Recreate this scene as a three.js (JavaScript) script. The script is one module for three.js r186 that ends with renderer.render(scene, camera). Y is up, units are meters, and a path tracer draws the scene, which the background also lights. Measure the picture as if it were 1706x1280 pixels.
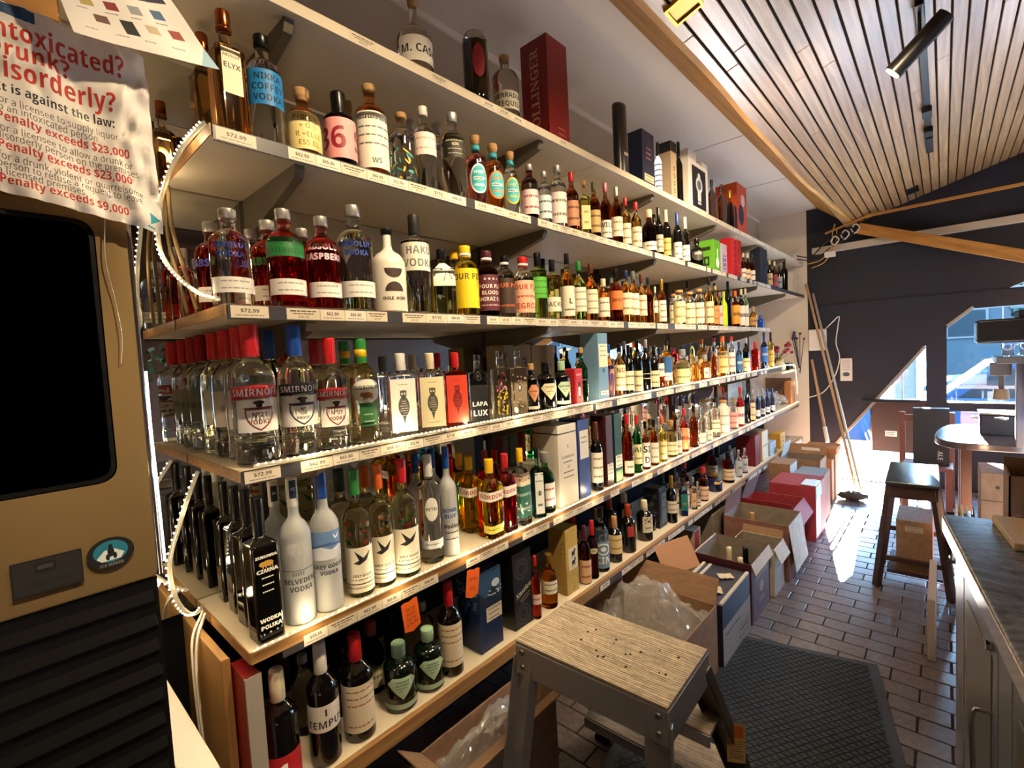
import * as THREE from 'three';
import { RoundedBoxGeometry } from 'three/addons/geometries/RoundedBoxGeometry.js';
import { mergeGeometries } from 'three/addons/utils/BufferGeometryUtils.js';
import { ImprovedNoise } from 'three/addons/math/ImprovedNoise.js';
import { RectAreaLightUniformsLib } from 'three/addons/lights/RectAreaLightUniformsLib.js';
RectAreaLightUniformsLib.init();

// ---------- camera, sky, sun, large lights, exposure ----------
const scene = new THREE.Scene();
const V = (x, y, z) => new THREE.Vector3(x, y, z);
const camera = new THREE.PerspectiveCamera(77.78, 1706 / 1280, 0.03, 120);
{
  const yaw = 0.737899, pitch = -0.054656, roll = -0.05183;
  const F = V(-Math.sin(yaw) * Math.cos(pitch), Math.sin(pitch), -Math.cos(yaw) * Math.cos(pitch));
  const R0 = V(Math.cos(yaw), 0, -Math.sin(yaw)), U0 = R0.clone().cross(F);
  camera.position.set(0, 1.55, 0);
  camera.up.copy(R0.clone().multiplyScalar(-Math.sin(roll)).addScaledVector(U0, Math.cos(roll)));
  camera.lookAt(camera.position.clone().add(F));
}
const renderer = new THREE.WebGLRenderer({ antialias: true });
renderer.toneMapping = THREE.LinearToneMapping;
renderer.toneMappingExposure = 1.0;
renderer.shadowMap.enabled = true;
scene.background = new THREE.Color().setRGB(20, 37, 58);          // bright open sky, a little hazy
const sun = new THREE.DirectionalLight(new THREE.Color().setRGB(1, 0.95, 0.9), 700);
sun.position.set(-0.45, 2.34, -9.0); sun.target.position.set(0, 0, 0);
sun.castShadow = true; sun.shadow.mapSize.set(2048, 2048);
Object.assign(sun.shadow.camera, { left: -9, right: 9, bottom: -6, top: 8, near: 0.1, far: 40 });
scene.add(sun, sun.target);
const LED_WARM = new THREE.Color().setRGB(1, 0.74, 0.42), SPOT_WARM = new THREE.Color().setRGB(1, 0.76, 0.46);
const LED_CD = 0.032, SPOT_CD = 8.5;

// ---------- helpers ----------
let seed = 7;
const rnd = () => { seed = (seed * 1664525 + 1013904223) >>> 0; return seed / 4294967296; };
const rr = (a, b) => a + (b - a) * rnd();
const noise = new ImprovedNoise();
const names = {};
const numbered = (n) => { const k = names[n] = (names[n] ?? -1) + 1; return k ? `${n}_${String(k).padStart(3, '0')}` : n; };
const labelsSeen = new Map();
function tag(o, label, category, group, kind) {
  if (label) { o.userData.label = label; const w = label.split(/\s+/).length; if (w < 4 || w > 16) console.log('LABEL WORDS', w, label); if (labelsSeen.has(label)) console.log('LABEL TWICE', label); labelsSeen.set(label, 1); }
  if (category) o.userData.category = category;
  if (group) o.userData.group = group;
  if (kind) o.userData.kind = kind;
  return o;
}
function thing(name, label, category, [x, y, z] = [0, 0, 0], turn = 0, group) {
  const o = new THREE.Group(); o.name = numbered(name); o.position.set(x, y, z); o.rotation.y = turn; scene.add(o);
  return tag(o, label, category, group);
}
function struct(name, geo, mat, parent) {
  const o = geo ? new THREE.Mesh(geo, mat) : new THREE.Group(); o.name = parent ? name : numbered(name);
  if (!parent) o.userData.kind = 'structure';
  o.castShadow = o.receiveShadow = true; (parent || scene).add(o); return o;
}
function part(parent, name, geo, mat, pos, rot, label) {
  const o = new THREE.Mesh(geo, mat); o.name = name; o.castShadow = o.receiveShadow = true;
  if (pos) o.position.set(...pos); if (rot) o.rotation.set(...rot);
  if (label) o.userData.label = label; parent.add(o); return o;
}
const box = (w, h, d, r = 0) => r ? new RoundedBoxGeometry(w, h, d, 2, r) : new THREE.BoxGeometry(w, h, d);
const at = (g, x, y, z, rx = 0, ry = 0, rz = 0) => { if (rx) g.rotateX(rx); if (rz) g.rotateZ(rz); if (ry) g.rotateY(ry); return g.translate(x, y, z); };
const plain = (g) => { const n = g.index ? g.toNonIndexed() : g; for (const k of Object.keys(n.attributes)) if (!['position', 'normal', 'uv'].includes(k)) n.deleteAttribute(k); return n; };
const join = (...gs) => mergeGeometries(gs.flat().map(plain));
const cyl = (r0, r1, h, s = 20) => new THREE.CylinderGeometry(r1, r0, h, s);
const tube = (pts, r, seg = 40, rs = 8, closed = false) => new THREE.TubeGeometry(new THREE.CatmullRomCurve3(pts.map((p) => V(...p)), closed, 'centripetal'), seg, r, rs, closed);
// a box between two x, two y and two z
const bb = (x0, x1, y0, y1, z0, z1, r = 0) => box(Math.abs(x1 - x0), Math.abs(y1 - y0), Math.abs(z1 - z0), r).translate((x0 + x1) / 2, (y0 + y1) / 2, (z0 + z1) / 2);
// a straight bar between two points
function bar(a, b, r, seg = 12, r2 = r) {
  const A = V(...a), B = V(...b), d = B.clone().sub(A), g = cyl(r, r2, d.length(), seg);
  g.applyQuaternion(new THREE.Quaternion().setFromUnitVectors(V(0, 1, 0), d.clone().normalize())); return g.translate((A.x + B.x) / 2, (A.y + B.y) / 2, (A.z + B.z) / 2);
}
function beam(a, b, w, h, r = 0.003) {   // square bar between two points
  const A = V(...a), B = V(...b), d = B.clone().sub(A), g = box(w, h, d.length(), r), m = new THREE.Matrix4().lookAt(B, A, V(0, 1, 0));
  g.applyMatrix4(m); return g.translate((A.x + B.x) / 2, (A.y + B.y) / 2, (A.z + B.z) / 2);
}
function extrude(pts, depth, bevel = 0) {
  const s = new THREE.Shape(pts.map(([x, y]) => new THREE.Vector2(x, y)));
  return new THREE.ExtrudeGeometry(s, { depth, bevelEnabled: bevel > 0, bevelSize: bevel, bevelThickness: bevel, bevelSegments: 2, steps: 1 });
}

// ---------- textures and materials ----------
function canvasTex(w, h, draw, srgb = true) {
  const c = document.createElement('canvas'); c.width = w; c.height = h; draw(c.getContext('2d'), w, h);
  const t = new THREE.CanvasTexture(c); if (srgb) t.colorSpace = THREE.SRGBColorSpace; t.wrapS = t.wrapT = THREE.RepeatWrapping; t.anisotropy = 8; return t;
}
function grain(w, h, fn, srgb = true) {
  const d = new Uint8Array(w * h * 4);
  for (let y = 0; y < h; y++) for (let x = 0; x < w; x++) { const c = fn(x / w, y / h), k = (y * w + x) * 4; for (let i = 0; i < 3; i++) d[k + i] = Math.max(0, Math.min(255, (c.length ? c[i] : c) * 255)); d[k + 3] = 255; }
  const t = new THREE.DataTexture(d, w, h); t.magFilter = THREE.LinearFilter; t.minFilter = THREE.LinearMipmapLinearFilter; t.generateMipmaps = true; t.wrapS = t.wrapT = THREE.RepeatWrapping;
  if (srgb) t.colorSpace = THREE.SRGBColorSpace; t.needsUpdate = true; return t;
}
// noise that repeats over one turn of u and v
const tn = (u, v, fu, fv, z = 0) => { const a = u * Math.PI * 2, b = v * Math.PI * 2; return noise.noise(Math.cos(a) * fu + 9.1, Math.sin(a) * fu + Math.cos(b) * fv, Math.sin(b) * fv + z); };
const mat = (color, roughness = 0.6, metalness = 0, more = {}) => new THREE.MeshStandardMaterial({ color, roughness, metalness, ...more });
const phys = (o) => new THREE.MeshPhysicalMaterial(o);
const rgb = (r, g, b) => new THREE.Color().setRGB(r, g, b);
const woodTex = (c0, c1, fu, fv, z) => grain(256, 256, (u, v) => { const n = 0.5 + 0.5 * tn(u, v, fu, fv, z) + 0.22 * tn(u, v, fu * 3, fv * 2, z + 5); return [0, 1, 2].map((i) => c0[i] + (c1[i] - c0[i]) * n); });
const plankTex = woodTex([0.58, 0.45, 0.30], [0.79, 0.67, 0.49], 3.2, 0.5, 1);
const timberTex = woodTex([0.66, 0.46, 0.19], [0.84, 0.64, 0.33], 2.2, 0.5, 2);
const woodEdgeTex = woodTex([0.50, 0.36, 0.20], [0.70, 0.54, 0.34], 3.0, 0.6, 3);
const treadTex = grain(256, 512, (u, v) => { const rib = Math.abs(((v * 34) % 1) - 0.5) < 0.13 + 0.05 * tn(u, v, 2, 6, 3) ? 0.62 : 1; const n = 0.85 + 0.22 * tn(u, v, 0.8, 7, 4) + 0.12 * tn(u, v, 5, 5, 8); return [0.86 * n * rib, 0.79 * n * rib, 0.69 * n * rib]; });
const cardTex = grain(128, 128, (u, v) => { const n = 0.9 + 0.08 * tn(u, v, 1.3, 1.3, 1) + 0.05 * tn(u, v, 9, 2, 6); return [n, n, n]; });
const paintBump = grain(256, 256, (u, v) => 0.5 + 0.3 * tn(u, v, 2, 2, 2) + 0.25 * tn(u, v, 12, 12, 4), false);
const stoneTex = grain(256, 256, (u, v) => { const n = tn(u, v, 1.1, 3.4, 3), m = tn(u, v, 6, 9, 7), s = 0.47 + 0.15 * n + 0.13 * m; return [s * 0.88, s, s * 1.12]; });
const tileTex = grain(128, 128, (u, v) => { const n = 0.8 + 0.16 * tn(u, v, 1.4, 1.4, 1) + 0.14 * tn(u, v, 7, 7, 2); return [n, n, n]; });
const brushTex = grain(256, 256, (u, v) => 0.5 + 0.3 * tn(u, v, 0.6, 16, 5) + 0.2 * tn(u, v, 0.5, 32, 9), false);
const matBump = grain(256, 256, (u, v) => { const X = u * 8, Y = v * 8, i = Math.floor(X), j = Math.floor(Y), fx = X - i - 0.5, fy = Y - j - 0.5, up = (i + j) % 2 ? 1 : -1; const a = Math.abs(fx * 0.8 + up * fy * 0.6), b = Math.abs(fy * 0.8 - up * fx * 0.6); return a < 0.13 && b < 0.42 ? 1 : 0.2; }, false);

const M = {
  cream: mat('#d9d0c0', 0.55, 0, { bumpMap: paintBump, bumpScale: 0.0006 }),
  soffit: mat('#e2dcd2', 0.7, 0, { bumpMap: paintBump, bumpScale: 0.001 }),
  wallGrey: mat('#b9afa0', 0.75, 0, { bumpMap: paintBump, bumpScale: 0.001 }),
  navy: mat('#0e1122', 0.66, 0, { bumpMap: paintBump, bumpScale: 0.0008 }),
  darkRoom: mat('#3a2a20', 0.7), darkPanel: phys({ color: '#17161b', roughness: 0.95, specularIntensity: 0.15 }), blackGap: mat('#0c0b0b', 0.8),
  board: mat('#d8ccb4', 0.45), edge: mat('#ffffff', 0.5, 0, { map: woodEdgeTex }),
  rail: mat('#3b3a41', 0.4), bracket: mat('#6b6253', 0.45, 0.35), upright: mat('#3a3230', 0.5, 0.3),
  plank: ['#ffffff', '#f1e9df', '#e6ddd2', '#fbf4ea'].map((c) => phys({ color: c, map: plankTex, roughness: 0.36, clearcoat: 0.9, clearcoatRoughness: 0.23, bumpMap: paintBump, bumpScale: 0.0022 })),
  timber: mat('#ffffff', 0.5, 0, { map: timberTex }), timberPlain: mat('#e2d4b4', 0.5, 0, { map: timberTex }), white: mat('#e6e1d8', 0.5), whiteBeam: mat('#b7aa97', 0.55),
  mirror: mat('#e2e4e2', 0.015, 1), black: mat('#0b0b0c', 0.35), blackGloss: phys({ color: '#08080a', roughness: 0.08, clearcoat: 1, clearcoatRoughness: 0.05 }),
  steel: phys({ color: '#ae9468', roughness: 0.34, metalness: 0.9, anisotropy: 0.75, anisotropyRotation: Math.PI / 2, bumpMap: brushTex, bumpScale: 0.0001 }), chrome: mat('#d8d4cc', 0.12, 1), alu: mat('#b4b4b6', 0.36, 0.85, { bumpMap: brushTex, bumpScale: 0.0002 }),
  aluDark: mat('#6e6c6a', 0.42, 0.7), tread: mat('#ffffff', 0.62, 0, { map: treadTex, bumpMap: treadTex, bumpScale: 0.002 }), stone: phys({ color: '#ffffff', map: stoneTex, roughness: 0.2, clearcoat: 0.5, clearcoatRoughness: 0.12 }),
  mat: mat('#303948', 0.6, 0, { bumpMap: matBump, bumpScale: 0.003 }), matEdge: mat('#343b48', 0.55), tile: [0.9, 1, 1.1, 1.22].map((k) => phys({ color: rgb(0.20 * k, 0.17 * k, 0.185 * k), map: tileTex, roughness: 0.32, clearcoat: 1, clearcoatRoughness: 0.32, bumpMap: tileTex, bumpScale: 0.0008 })), grout: mat('#1d1817', 0.85),
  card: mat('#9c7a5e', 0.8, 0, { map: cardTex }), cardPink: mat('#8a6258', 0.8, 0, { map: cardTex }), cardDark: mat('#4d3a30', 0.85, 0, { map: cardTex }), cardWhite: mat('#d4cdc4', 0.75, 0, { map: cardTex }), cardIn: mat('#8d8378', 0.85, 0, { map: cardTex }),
  maroon: mat('#4a1c26', 0.6), navyCard: mat('#1b2036', 0.5), cardRed: mat('#9c2c3a', 0.65, 0, { map: cardTex }), orangeCard: mat('#b1703a', 0.7, 0, { map: cardTex }),
  film: phys({ color: '#f6f6f6', transmission: 0.8, roughness: 0.14, thickness: 0, ior: 1.5 }), pane: phys({ color: '#ffffff', transmission: 1, roughness: 0.0, thickness: 0, ior: 1.45 }),
  paper: mat('#e9e6e0', 0.8), cable: mat('#1a1714', 0.6), cableWhite: mat('#dcd8cf', 0.5), cableYellow: mat('#c79a3c', 0.5), woodDark: mat('#3c2620', 0.5), woodRed: mat('#6a3a2c', 0.5),
  door: mat('#8a8f9a', 0.26, 0.25), doorEdge: mat('#9a958f', 0.3, 0.6), pole: mat('#b4a894', 0.4, 0.5), poleWood: mat('#b08a66', 0.5), broom: mat('#3a352e', 0.9),
};

// ---------- label atlas: print on labels, tags and cartons ----------
const pages = [];
function alloc(w, h) {
  w = Math.ceil(w); h = Math.ceil(h);
  let p = pages[pages.length - 1];
  if (p) { if (p.x + w + 2 > 2048) { p.x = 0; p.y += p.row + 2; p.row = 0; } if (p.y + h + 2 > 2048) p = null; }
  if (!p) {
    const c = document.createElement('canvas'); c.width = c.height = 2048;
    const t = new THREE.CanvasTexture(c); t.colorSpace = THREE.SRGBColorSpace; t.anisotropy = 8;
    p = { ctx: c.getContext('2d'), t, x: 0, y: 0, row: 0, m: new THREE.MeshStandardMaterial({ map: t, alphaTest: 0.5, roughness: 0.55, side: THREE.DoubleSide }) };
    pages.push(p);
  }
  const a = { page: p, x: p.x, y: p.y, w, h }; p.x += w + 2; p.row = Math.max(p.row, h);
  a.uv = [(a.x + 0.5) / 2048, 1 - (a.y + h - 0.5) / 2048, (a.x + w - 0.5) / 2048, 1 - (a.y + 0.5) / 2048];
  return a;
}
function inked(w, h, draw) { const a = alloc(w, h), c = a.page.ctx; c.save(); c.beginPath(); c.rect(a.x, a.y, w, h); c.clip(); c.translate(a.x, a.y); draw(c, w, h); c.restore(); return a; }
function fitText(c, s, x, y, maxW, size, font = 'bold', fam = 'sans-serif') { c.font = `${font} ${size}px ${fam}`; const m = c.measureText(s).width; if (m > maxW) c.font = `${font} ${size * maxW / m}px ${fam}`; c.textAlign = 'center'; c.textBaseline = 'middle'; c.fillText(s, x, y); }
const dashes = (c, x, y, w, h, n = 6) => { for (let i = 0, X = x; i < n && X < x + w; i++) { const l = w * (0.08 + 0.14 * rnd()); c.fillRect(X, y, Math.min(l, x + w - X), h); X += l + w * 0.03; } };
const blob = (c, pts) => { c.beginPath(); pts.forEach(([x, y], i) => (i ? c.lineTo(x, y) : c.moveTo(x, y))); c.closePath(); c.fill(); };
const ell = (c, x, y, a, b, fill = true) => { c.beginPath(); c.ellipse(x, y, Math.max(a, 0.3), Math.max(b, 0.3), 0, 0, 7); fill ? c.fill() : c.stroke(); };
const MOTIF = {
  o(c, w, h, fg) {   // a perched owl, line drawing
    c.fillStyle = fg; c.strokeStyle = fg; c.globalAlpha = 0.82; const X = w / 2;
    ell(c, X, h * 0.29, w * 0.15, h * 0.08); blob(c, [[X - w * 0.15, h * 0.2], [X - w * 0.08, h * 0.24], [X - w * 0.15, h * 0.3]]); blob(c, [[X + w * 0.15, h * 0.2], [X + w * 0.08, h * 0.24], [X + w * 0.15, h * 0.3]]);
    ell(c, X, h * 0.52, w * 0.25, h * 0.19); blob(c, [[X - w * 0.14, h * 0.62], [X + w * 0.14, h * 0.62], [X, h * 0.86]]);
    c.globalAlpha = 1; c.fillStyle = c._bg; ell(c, X - w * 0.065, h * 0.28, w * 0.045, h * 0.022); ell(c, X + w * 0.065, h * 0.28, w * 0.045, h * 0.022);
    for (let i = 0; i < 7; i++) for (let j = -2; j <= 2; j++) if (Math.abs(j) < 3 - Math.abs(i - 3) * 0.5) ell(c, X + j * w * 0.07 + (i % 2) * w * 0.03, h * (0.42 + i * 0.045), w * 0.022, h * 0.008);
    c.fillStyle = fg; ell(c, X - w * 0.065, h * 0.28, w * 0.018, h * 0.009); ell(c, X + w * 0.065, h * 0.28, w * 0.018, h * 0.009);
    c.globalAlpha = 0.5; dashes(c, w * 0.28, h * 0.1, w * 0.44, h * 0.012); dashes(c, w * 0.25, h * 0.9, w * 0.5, h * 0.012); c.globalAlpha = 1;
  },
  s(c, w, h, fg) { c.strokeStyle = fg; c.lineWidth = w * 0.035; c.beginPath(); c.moveTo(w * 0.22, h * 0.3); c.lineTo(w * 0.78, h * 0.3); c.quadraticCurveTo(w * 0.84, h * 0.7, w * 0.5, h * 0.94); c.quadraticCurveTo(w * 0.16, h * 0.7, w * 0.22, h * 0.3); c.stroke(); c.fillStyle = '#1a1414'; ell(c, w * 0.5, h * 0.1, w * 0.12, h * 0.06); ell(c, w * 0.5, h * 0.19, w * 0.07, h * 0.06); c.fillStyle = fg; c.fillRect(w * 0.18, h * 0.24, w * 0.64, h * 0.05); },
  g(c, w, h) { c.fillStyle = '#1a1a1c'; blob(c, [[w * 0.32, h * 0.06], [w * 0.52, h * 0.24], [w * 0.72, h * 0.1], [w * 0.6, h * 0.3], [w * 0.42, h * 0.38], [w * 0.28, h * 0.34], [w * 0.42, h * 0.28]]); c.fillStyle = '#c8b9a0'; c.fillRect(0, h * 0.86, w, h * 0.025); c.fillStyle = '#403830'; c.fillRect(0, h * 0.80, w, h * 0.02); },
  n(c, w, h, fg) { c.fillStyle = fg; c.beginPath(); c.arc(w * 0.5, h * 0.12, h * 0.24, 0, Math.PI); c.fill(); c.beginPath(); c.arc(w * 0.5, h * 0.7, h * 0.24, Math.PI, 0); c.fill(); },
  m(c, w, h, fg) { c.clearRect(0, 0, w, h); c.fillStyle = fg; ell(c, w / 2, h / 2, w * 0.5, h * 0.5); c.fillStyle = '#38aebf'; ell(c, w / 2, h / 2, w * 0.42, h * 0.44); c.fillStyle = '#1c5d78'; for (let i = 0; i < 26; i++) { const a = i * 2.4, q = 0.36 * Math.sqrt(i / 26); ell(c, w * (0.5 + q * Math.cos(a)), h * (0.5 + q * Math.sin(a)), w * 0.025, h * 0.012); } c.fillStyle = '#e8e4d0'; c.fillRect(w * 0.2, h * 0.44, w * 0.6, h * 0.1); c.fillStyle = '#1c4a68'; dashes(c, w * 0.24, h * 0.47, w * 0.5, h * 0.04, 4); },
  c(c, w, h, fg, bg) { c.clearRect(0, 0, w, h); c.fillStyle = bg; ell(c, w / 2, h / 2, w * 0.49, h * 0.49); },
  d(c, w, h, fg, bg) { c.clearRect(0, 0, w, h); c.fillStyle = bg; blob(c, [[w / 2, 0], [w, h / 2], [w / 2, h], [0, h / 2]]); c.fillStyle = fg; c.globalAlpha = 0.5; for (let i = 0; i < 9; i++) ell(c, w * (0.5 + 0.05 * (i % 3 - 1)), h * (0.14 + 0.03 * Math.floor(i / 3)), w * 0.02, h * 0.012); dashes(c, w * 0.3, h * 0.63, w * 0.4, h * 0.03, 5); dashes(c, w * 0.38, h * 0.72, w * 0.24, h * 0.03, 3); c.globalAlpha = 1; },
  b(c, w, h) { c.clearRect(0, 0, w, h); c.fillStyle = '#efeee0'; ell(c, w / 2, h / 2, w * 0.49, h * 0.49); c.fillStyle = '#9a5a28'; ell(c, w * 0.5, h * 0.68, w * 0.17, h * 0.12); ell(c, w * 0.36, h * 0.66, w * 0.09, h * 0.1); for (const x of [0.36, 0.44, 0.56, 0.63]) c.fillRect(w * x, h * 0.74, w * 0.04, h * 0.12); },
  e(c, w, h, fg) { c.strokeStyle = fg; c.lineWidth = Math.max(1.4, w * 0.012); const br = (x, y, a, l, n) => { const X = x + Math.cos(a) * l, Y = y - Math.sin(a) * l * 0.9; c.beginPath(); c.moveTo(x, y); c.lineTo(X, Y); c.stroke(); if (n) { br(X, Y, a + 0.38, l * 0.78, n - 1); br(X, Y, a - 0.3, l * 0.8, n - 1); } }; br(w * 0.5, h * 0.8, 1.57, h * 0.2, 5); br(w * 0.4, h * 0.8, 1.9, h * 0.16, 4); br(w * 0.6, h * 0.8, 1.2, h * 0.16, 4); c.fillStyle = '#7c828c'; c.fillRect(0, h * 0.84, w, h * 0.02); for (let i = 0; i < 5; i++) c.fillRect(w * (0.36 + i * 0.06), h * 0.88, w * 0.03, h * 0.1); },
  w(c, w, h) { c.fillStyle = '#6f95cc'; c.fillRect(0, 0, w, h); c.fillStyle = '#dfe6ee'; blob(c, [[0, h * 0.62], [w * 0.3, h * 0.52], [w * 0.55, h * 0.66], [w * 0.8, h * 0.55], [w, h * 0.64], [w, h], [0, h]]); c.fillStyle = '#46699e'; blob(c, [[0, h * 0.5], [w * 0.5, h * 0.4], [w, h * 0.52], [w, h * 0.56], [w * 0.4, h * 0.5], [0, h * 0.58]]); c.fillStyle = '#fff'; blob(c, [[w * 0.6, h * 0.1], [w * 0.7, h * 0.24], [w * 0.84, h * 0.08], [w * 0.76, h * 0.28], [w * 0.66, h * 0.3]]); },
  v(c, w, h, fg, bg) { const cols = [bg, fg, bg, '#123f48', fg]; for (let i = 0; i < 46; i++) { c.fillStyle = cols[i % 5]; const x = rnd() * w, y = h * (0.2 + 0.8 * rnd()), a = rnd() * 6; c.beginPath(); c.ellipse(x, y, w * rr(0.03, 0.1), w * rr(0.015, 0.035), a, 0, 7); c.fill(); } },
  h(c, w, h) { const P = ['#d8b820', '#e0c838', '#d85a88', '#e88aa8', '#5a2a5a', '#f0e090']; for (let i = 0; i < 70; i++) { c.fillStyle = P[i < 34 ? i % 2 : 2 + i % 4]; const x = w * (0.2 + 0.6 * rnd()), y = h * (i < 34 ? 0.45 + 0.5 * rnd() : 0.1 + 0.4 * rnd()); ell(c, x, y, w * rr(0.02, 0.07), h * rr(0.008, 0.04)); } },
  q(c, w, h) { c.fillStyle = '#14141a'; ell(c, w * 0.5, h * 0.4, w * 0.17, h * 0.1); c.strokeStyle = '#fff'; c.lineWidth = 2; ell(c, w * 0.5, h * 0.4, w * 0.15, h * 0.085, false); c.fillStyle = '#fff'; blob(c, [[w * 0.42, h * 0.35], [w * 0.47, h * 0.38], [w * 0.53, h * 0.38], [w * 0.58, h * 0.35], [w * 0.56, h * 0.45], [w * 0.44, h * 0.45]]); for (let i = 0; i < 22; i++) { c.fillStyle = i % 2 ? '#a88' : '#988a78'; ell(c, w * (0.1 + 0.8 * rnd()), h * (0.1 + 0.8 * rnd()), w * 0.05, h * 0.014); } },
  t(c, w, h, fg) { c.fillStyle = fg; ell(c, w * 0.36, h * 0.3, w * 0.07, h * 0.05); c.strokeStyle = fg; c.lineWidth = w * 0.03; c.beginPath(); c.moveTo(w * 0.62, h * 0.4); c.lineTo(w * 0.45, h * 0.8); c.moveTo(w * 0.7, h * 0.3); c.lineTo(w * 0.86, h * 0.72); c.stroke(); },
  k(c, w, h) { c.clearRect(0, h * 0.34, w * 0.09, h * 0.12); c.clearRect(w * 0.91, h * 0.34, w * 0.09, h * 0.12); },
  y(c, w, h, fg) { c.strokeStyle = fg; c.lineWidth = Math.max(1, w * 0.015); for (let i = 0; i < 16; i++) { const a = i / 16 * Math.PI * 2; c.beginPath(); c.moveTo(w * 0.5, h * 0.75); c.lineTo(w * (0.5 + Math.cos(a)), h * (0.75 + Math.sin(a))); c.stroke(); } },
};
function drawLabel(spec, wm, hm, scale) {
  const [kind, bg, fg, text, , , , motif] = spec, W = Math.max(14, wm / scale), H = Math.max(12, hm / scale);
  return inked(Math.min(W, 700), Math.min(H, 700), (c, w, h) => {
    c._bg = bg;
    if (kind === 'p') { c.fillStyle = bg; c.fillRect(0, 0, w, h); }
    if (kind === 'r') { c.fillStyle = bg; blob(c, [[0, h * 0.16], [w * 0.5, 0], [w, h * 0.16], [w, h], [w * 0.5, h * 0.84], [0, h]]); }
    if (motif) MOTIF[motif](c, w, h, fg, bg);
    const lines = text.split('/'), n = lines.length, top = motif === 's' ? 0.36 : motif === 'g' ? 0.4 : motif === 'b' ? 0.16 : motif === 'd' ? 0.4 : 0.06, bot = motif === 's' ? 0.8 : motif === 'd' ? 0.6 : 0.94, st = (bot - top) / n;
    c.fillStyle = fg;
    lines.forEach((s, i) => {
      const y = h * (top + st * (i + 0.5));
      if (s === '~') { c.globalAlpha = 0.7; dashes(c, w * 0.22, y - h * st * 0.12, w * 0.56, Math.max(1, h * st * 0.2)); c.globalAlpha = 1; }
      else if (s === '=') { c.fillRect(0, y, w, h * 0.012); }
      else if (s === '@') { c.lineWidth = w * 0.05; c.strokeStyle = fg; ell(c, w / 2, y, w * 0.24, Math.min(w * 0.24, h * st * 0.46), false); ell(c, w / 2, y, w * 0.1, h * st * 0.2); }
      else if (s === '%') { c.fillStyle = '#c79a3a'; ell(c, w * 0.52, y, w * 0.28, h * st * 0.42); ell(c, w * 0.3, y, w * 0.14, h * st * 0.34); for (const x of [0.28, 0.42, 0.62, 0.72]) c.fillRect(w * x, y, w * 0.06, h * st * 0.6); c.fillStyle = fg; }
      else if (s === '|') { c.fillRect(w * 0.48, y - h * st * 0.3, w * 0.04, h * st * 0.6); }
      else if (s === '#') { for (let k = 0; k < 14; k++) ell(c, w * rr(0.2, 0.8), y + h * st * rr(-0.45, 0.45), w * 0.07, h * 0.03); }
      else if (s.trim()) { fitText(c, s, w / 2, y, w * (motif === 'd' ? 0.8 : 0.9), h * st * 0.86); if (kind === 't' && h * st > 14) { c.strokeStyle = fg; c.lineWidth = h * st * 0.035; c.strokeText(s, w / 2, y); } }
    });
  });
}
// a flat printed sheet, w by h metres, facing +z
function sheet(a, w, h) { const g = new THREE.PlaneGeometry(w, h), u = g.attributes.uv, [u0, v0, u1, v1] = a.uv; for (let i = 0; i < u.count; i++) u.setXY(i, u0 + (u1 - u0) * u.getX(i), v0 + (v1 - v0) * u.getY(i)); return g; }

// ---------- the setting ----------
const ZB = -6.4, XW = -1.66, XR = 2.7, ZF = 2.4;
{ // floor: grout bed, quarry tiles one by one, the far and hidden ones joined
  const floor = struct('floor', bb(XW - 0.1, XR + 0.1, -0.12, -0.004, ZB - 0.15, ZF + 0.1), M.grout);
  const L = 0.208, W = 0.104, geos = [0, 1, 2].map((k) => { const g = box(L - 0.007, 0.012, W - 0.007, 0.0035), u = g.attributes.uv; for (let i = 0; i < u.count; i++) u.setXY(i, u.getX(i) + k * 0.31, u.getY(i) * 0.5 + k * 0.17); return g; });
  const rest = M.tile.map(() => []);
  let made = 0;
  for (let j = 0, z = ZB + W / 2; z < ZF; j++, z += W) for (let i = 0, x = XW + (j % 2) * L / 2 + 0.02; x < XR; i++, x += L) {
    const y = -0.006 + rr(-0.0008, 0.0008), m = Math.floor(rnd() * 4), g = Math.floor(rnd() * 3);
    if (x > -0.86 && x < 0.34 && z < -1.75 && z > -5.1 && made < 300) { part(floor, 'tile', geos[g], M.tile[m], [x, y, z]); made++; } else rest[m].push(geos[g].clone().translate(x, y, z));
  }
  rest.forEach((r, m) => { const o = part(floor, 'tiles', join(r), M.tile[m]); o.userData.kind = 'stuff'; });
}
{ // the wall behind the shelves
  const w = struct('wall_left', bb(XW - 0.15, XW, 0, 3.2, ZB, ZF), M.wallGrey);
  part(w, 'dark_lower_panel', bb(XW, XW + 0.012, 0, 0.872, ZB, ZF), M.darkPanel);
  for (const z of [-0.58, -1.6, -2.62, -3.63, -4.64, -5.66]) part(w, 'slotted_upright', bb(XW + 0.03, XW + 0.068, 0.42, 2.46, z - 0.014, z + 0.014), M.upright);
  struct('trim_1', join(bb(XW, XW + 0.012, 3.02, 3.05, ZB, ZF)), M.white);
}
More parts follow.
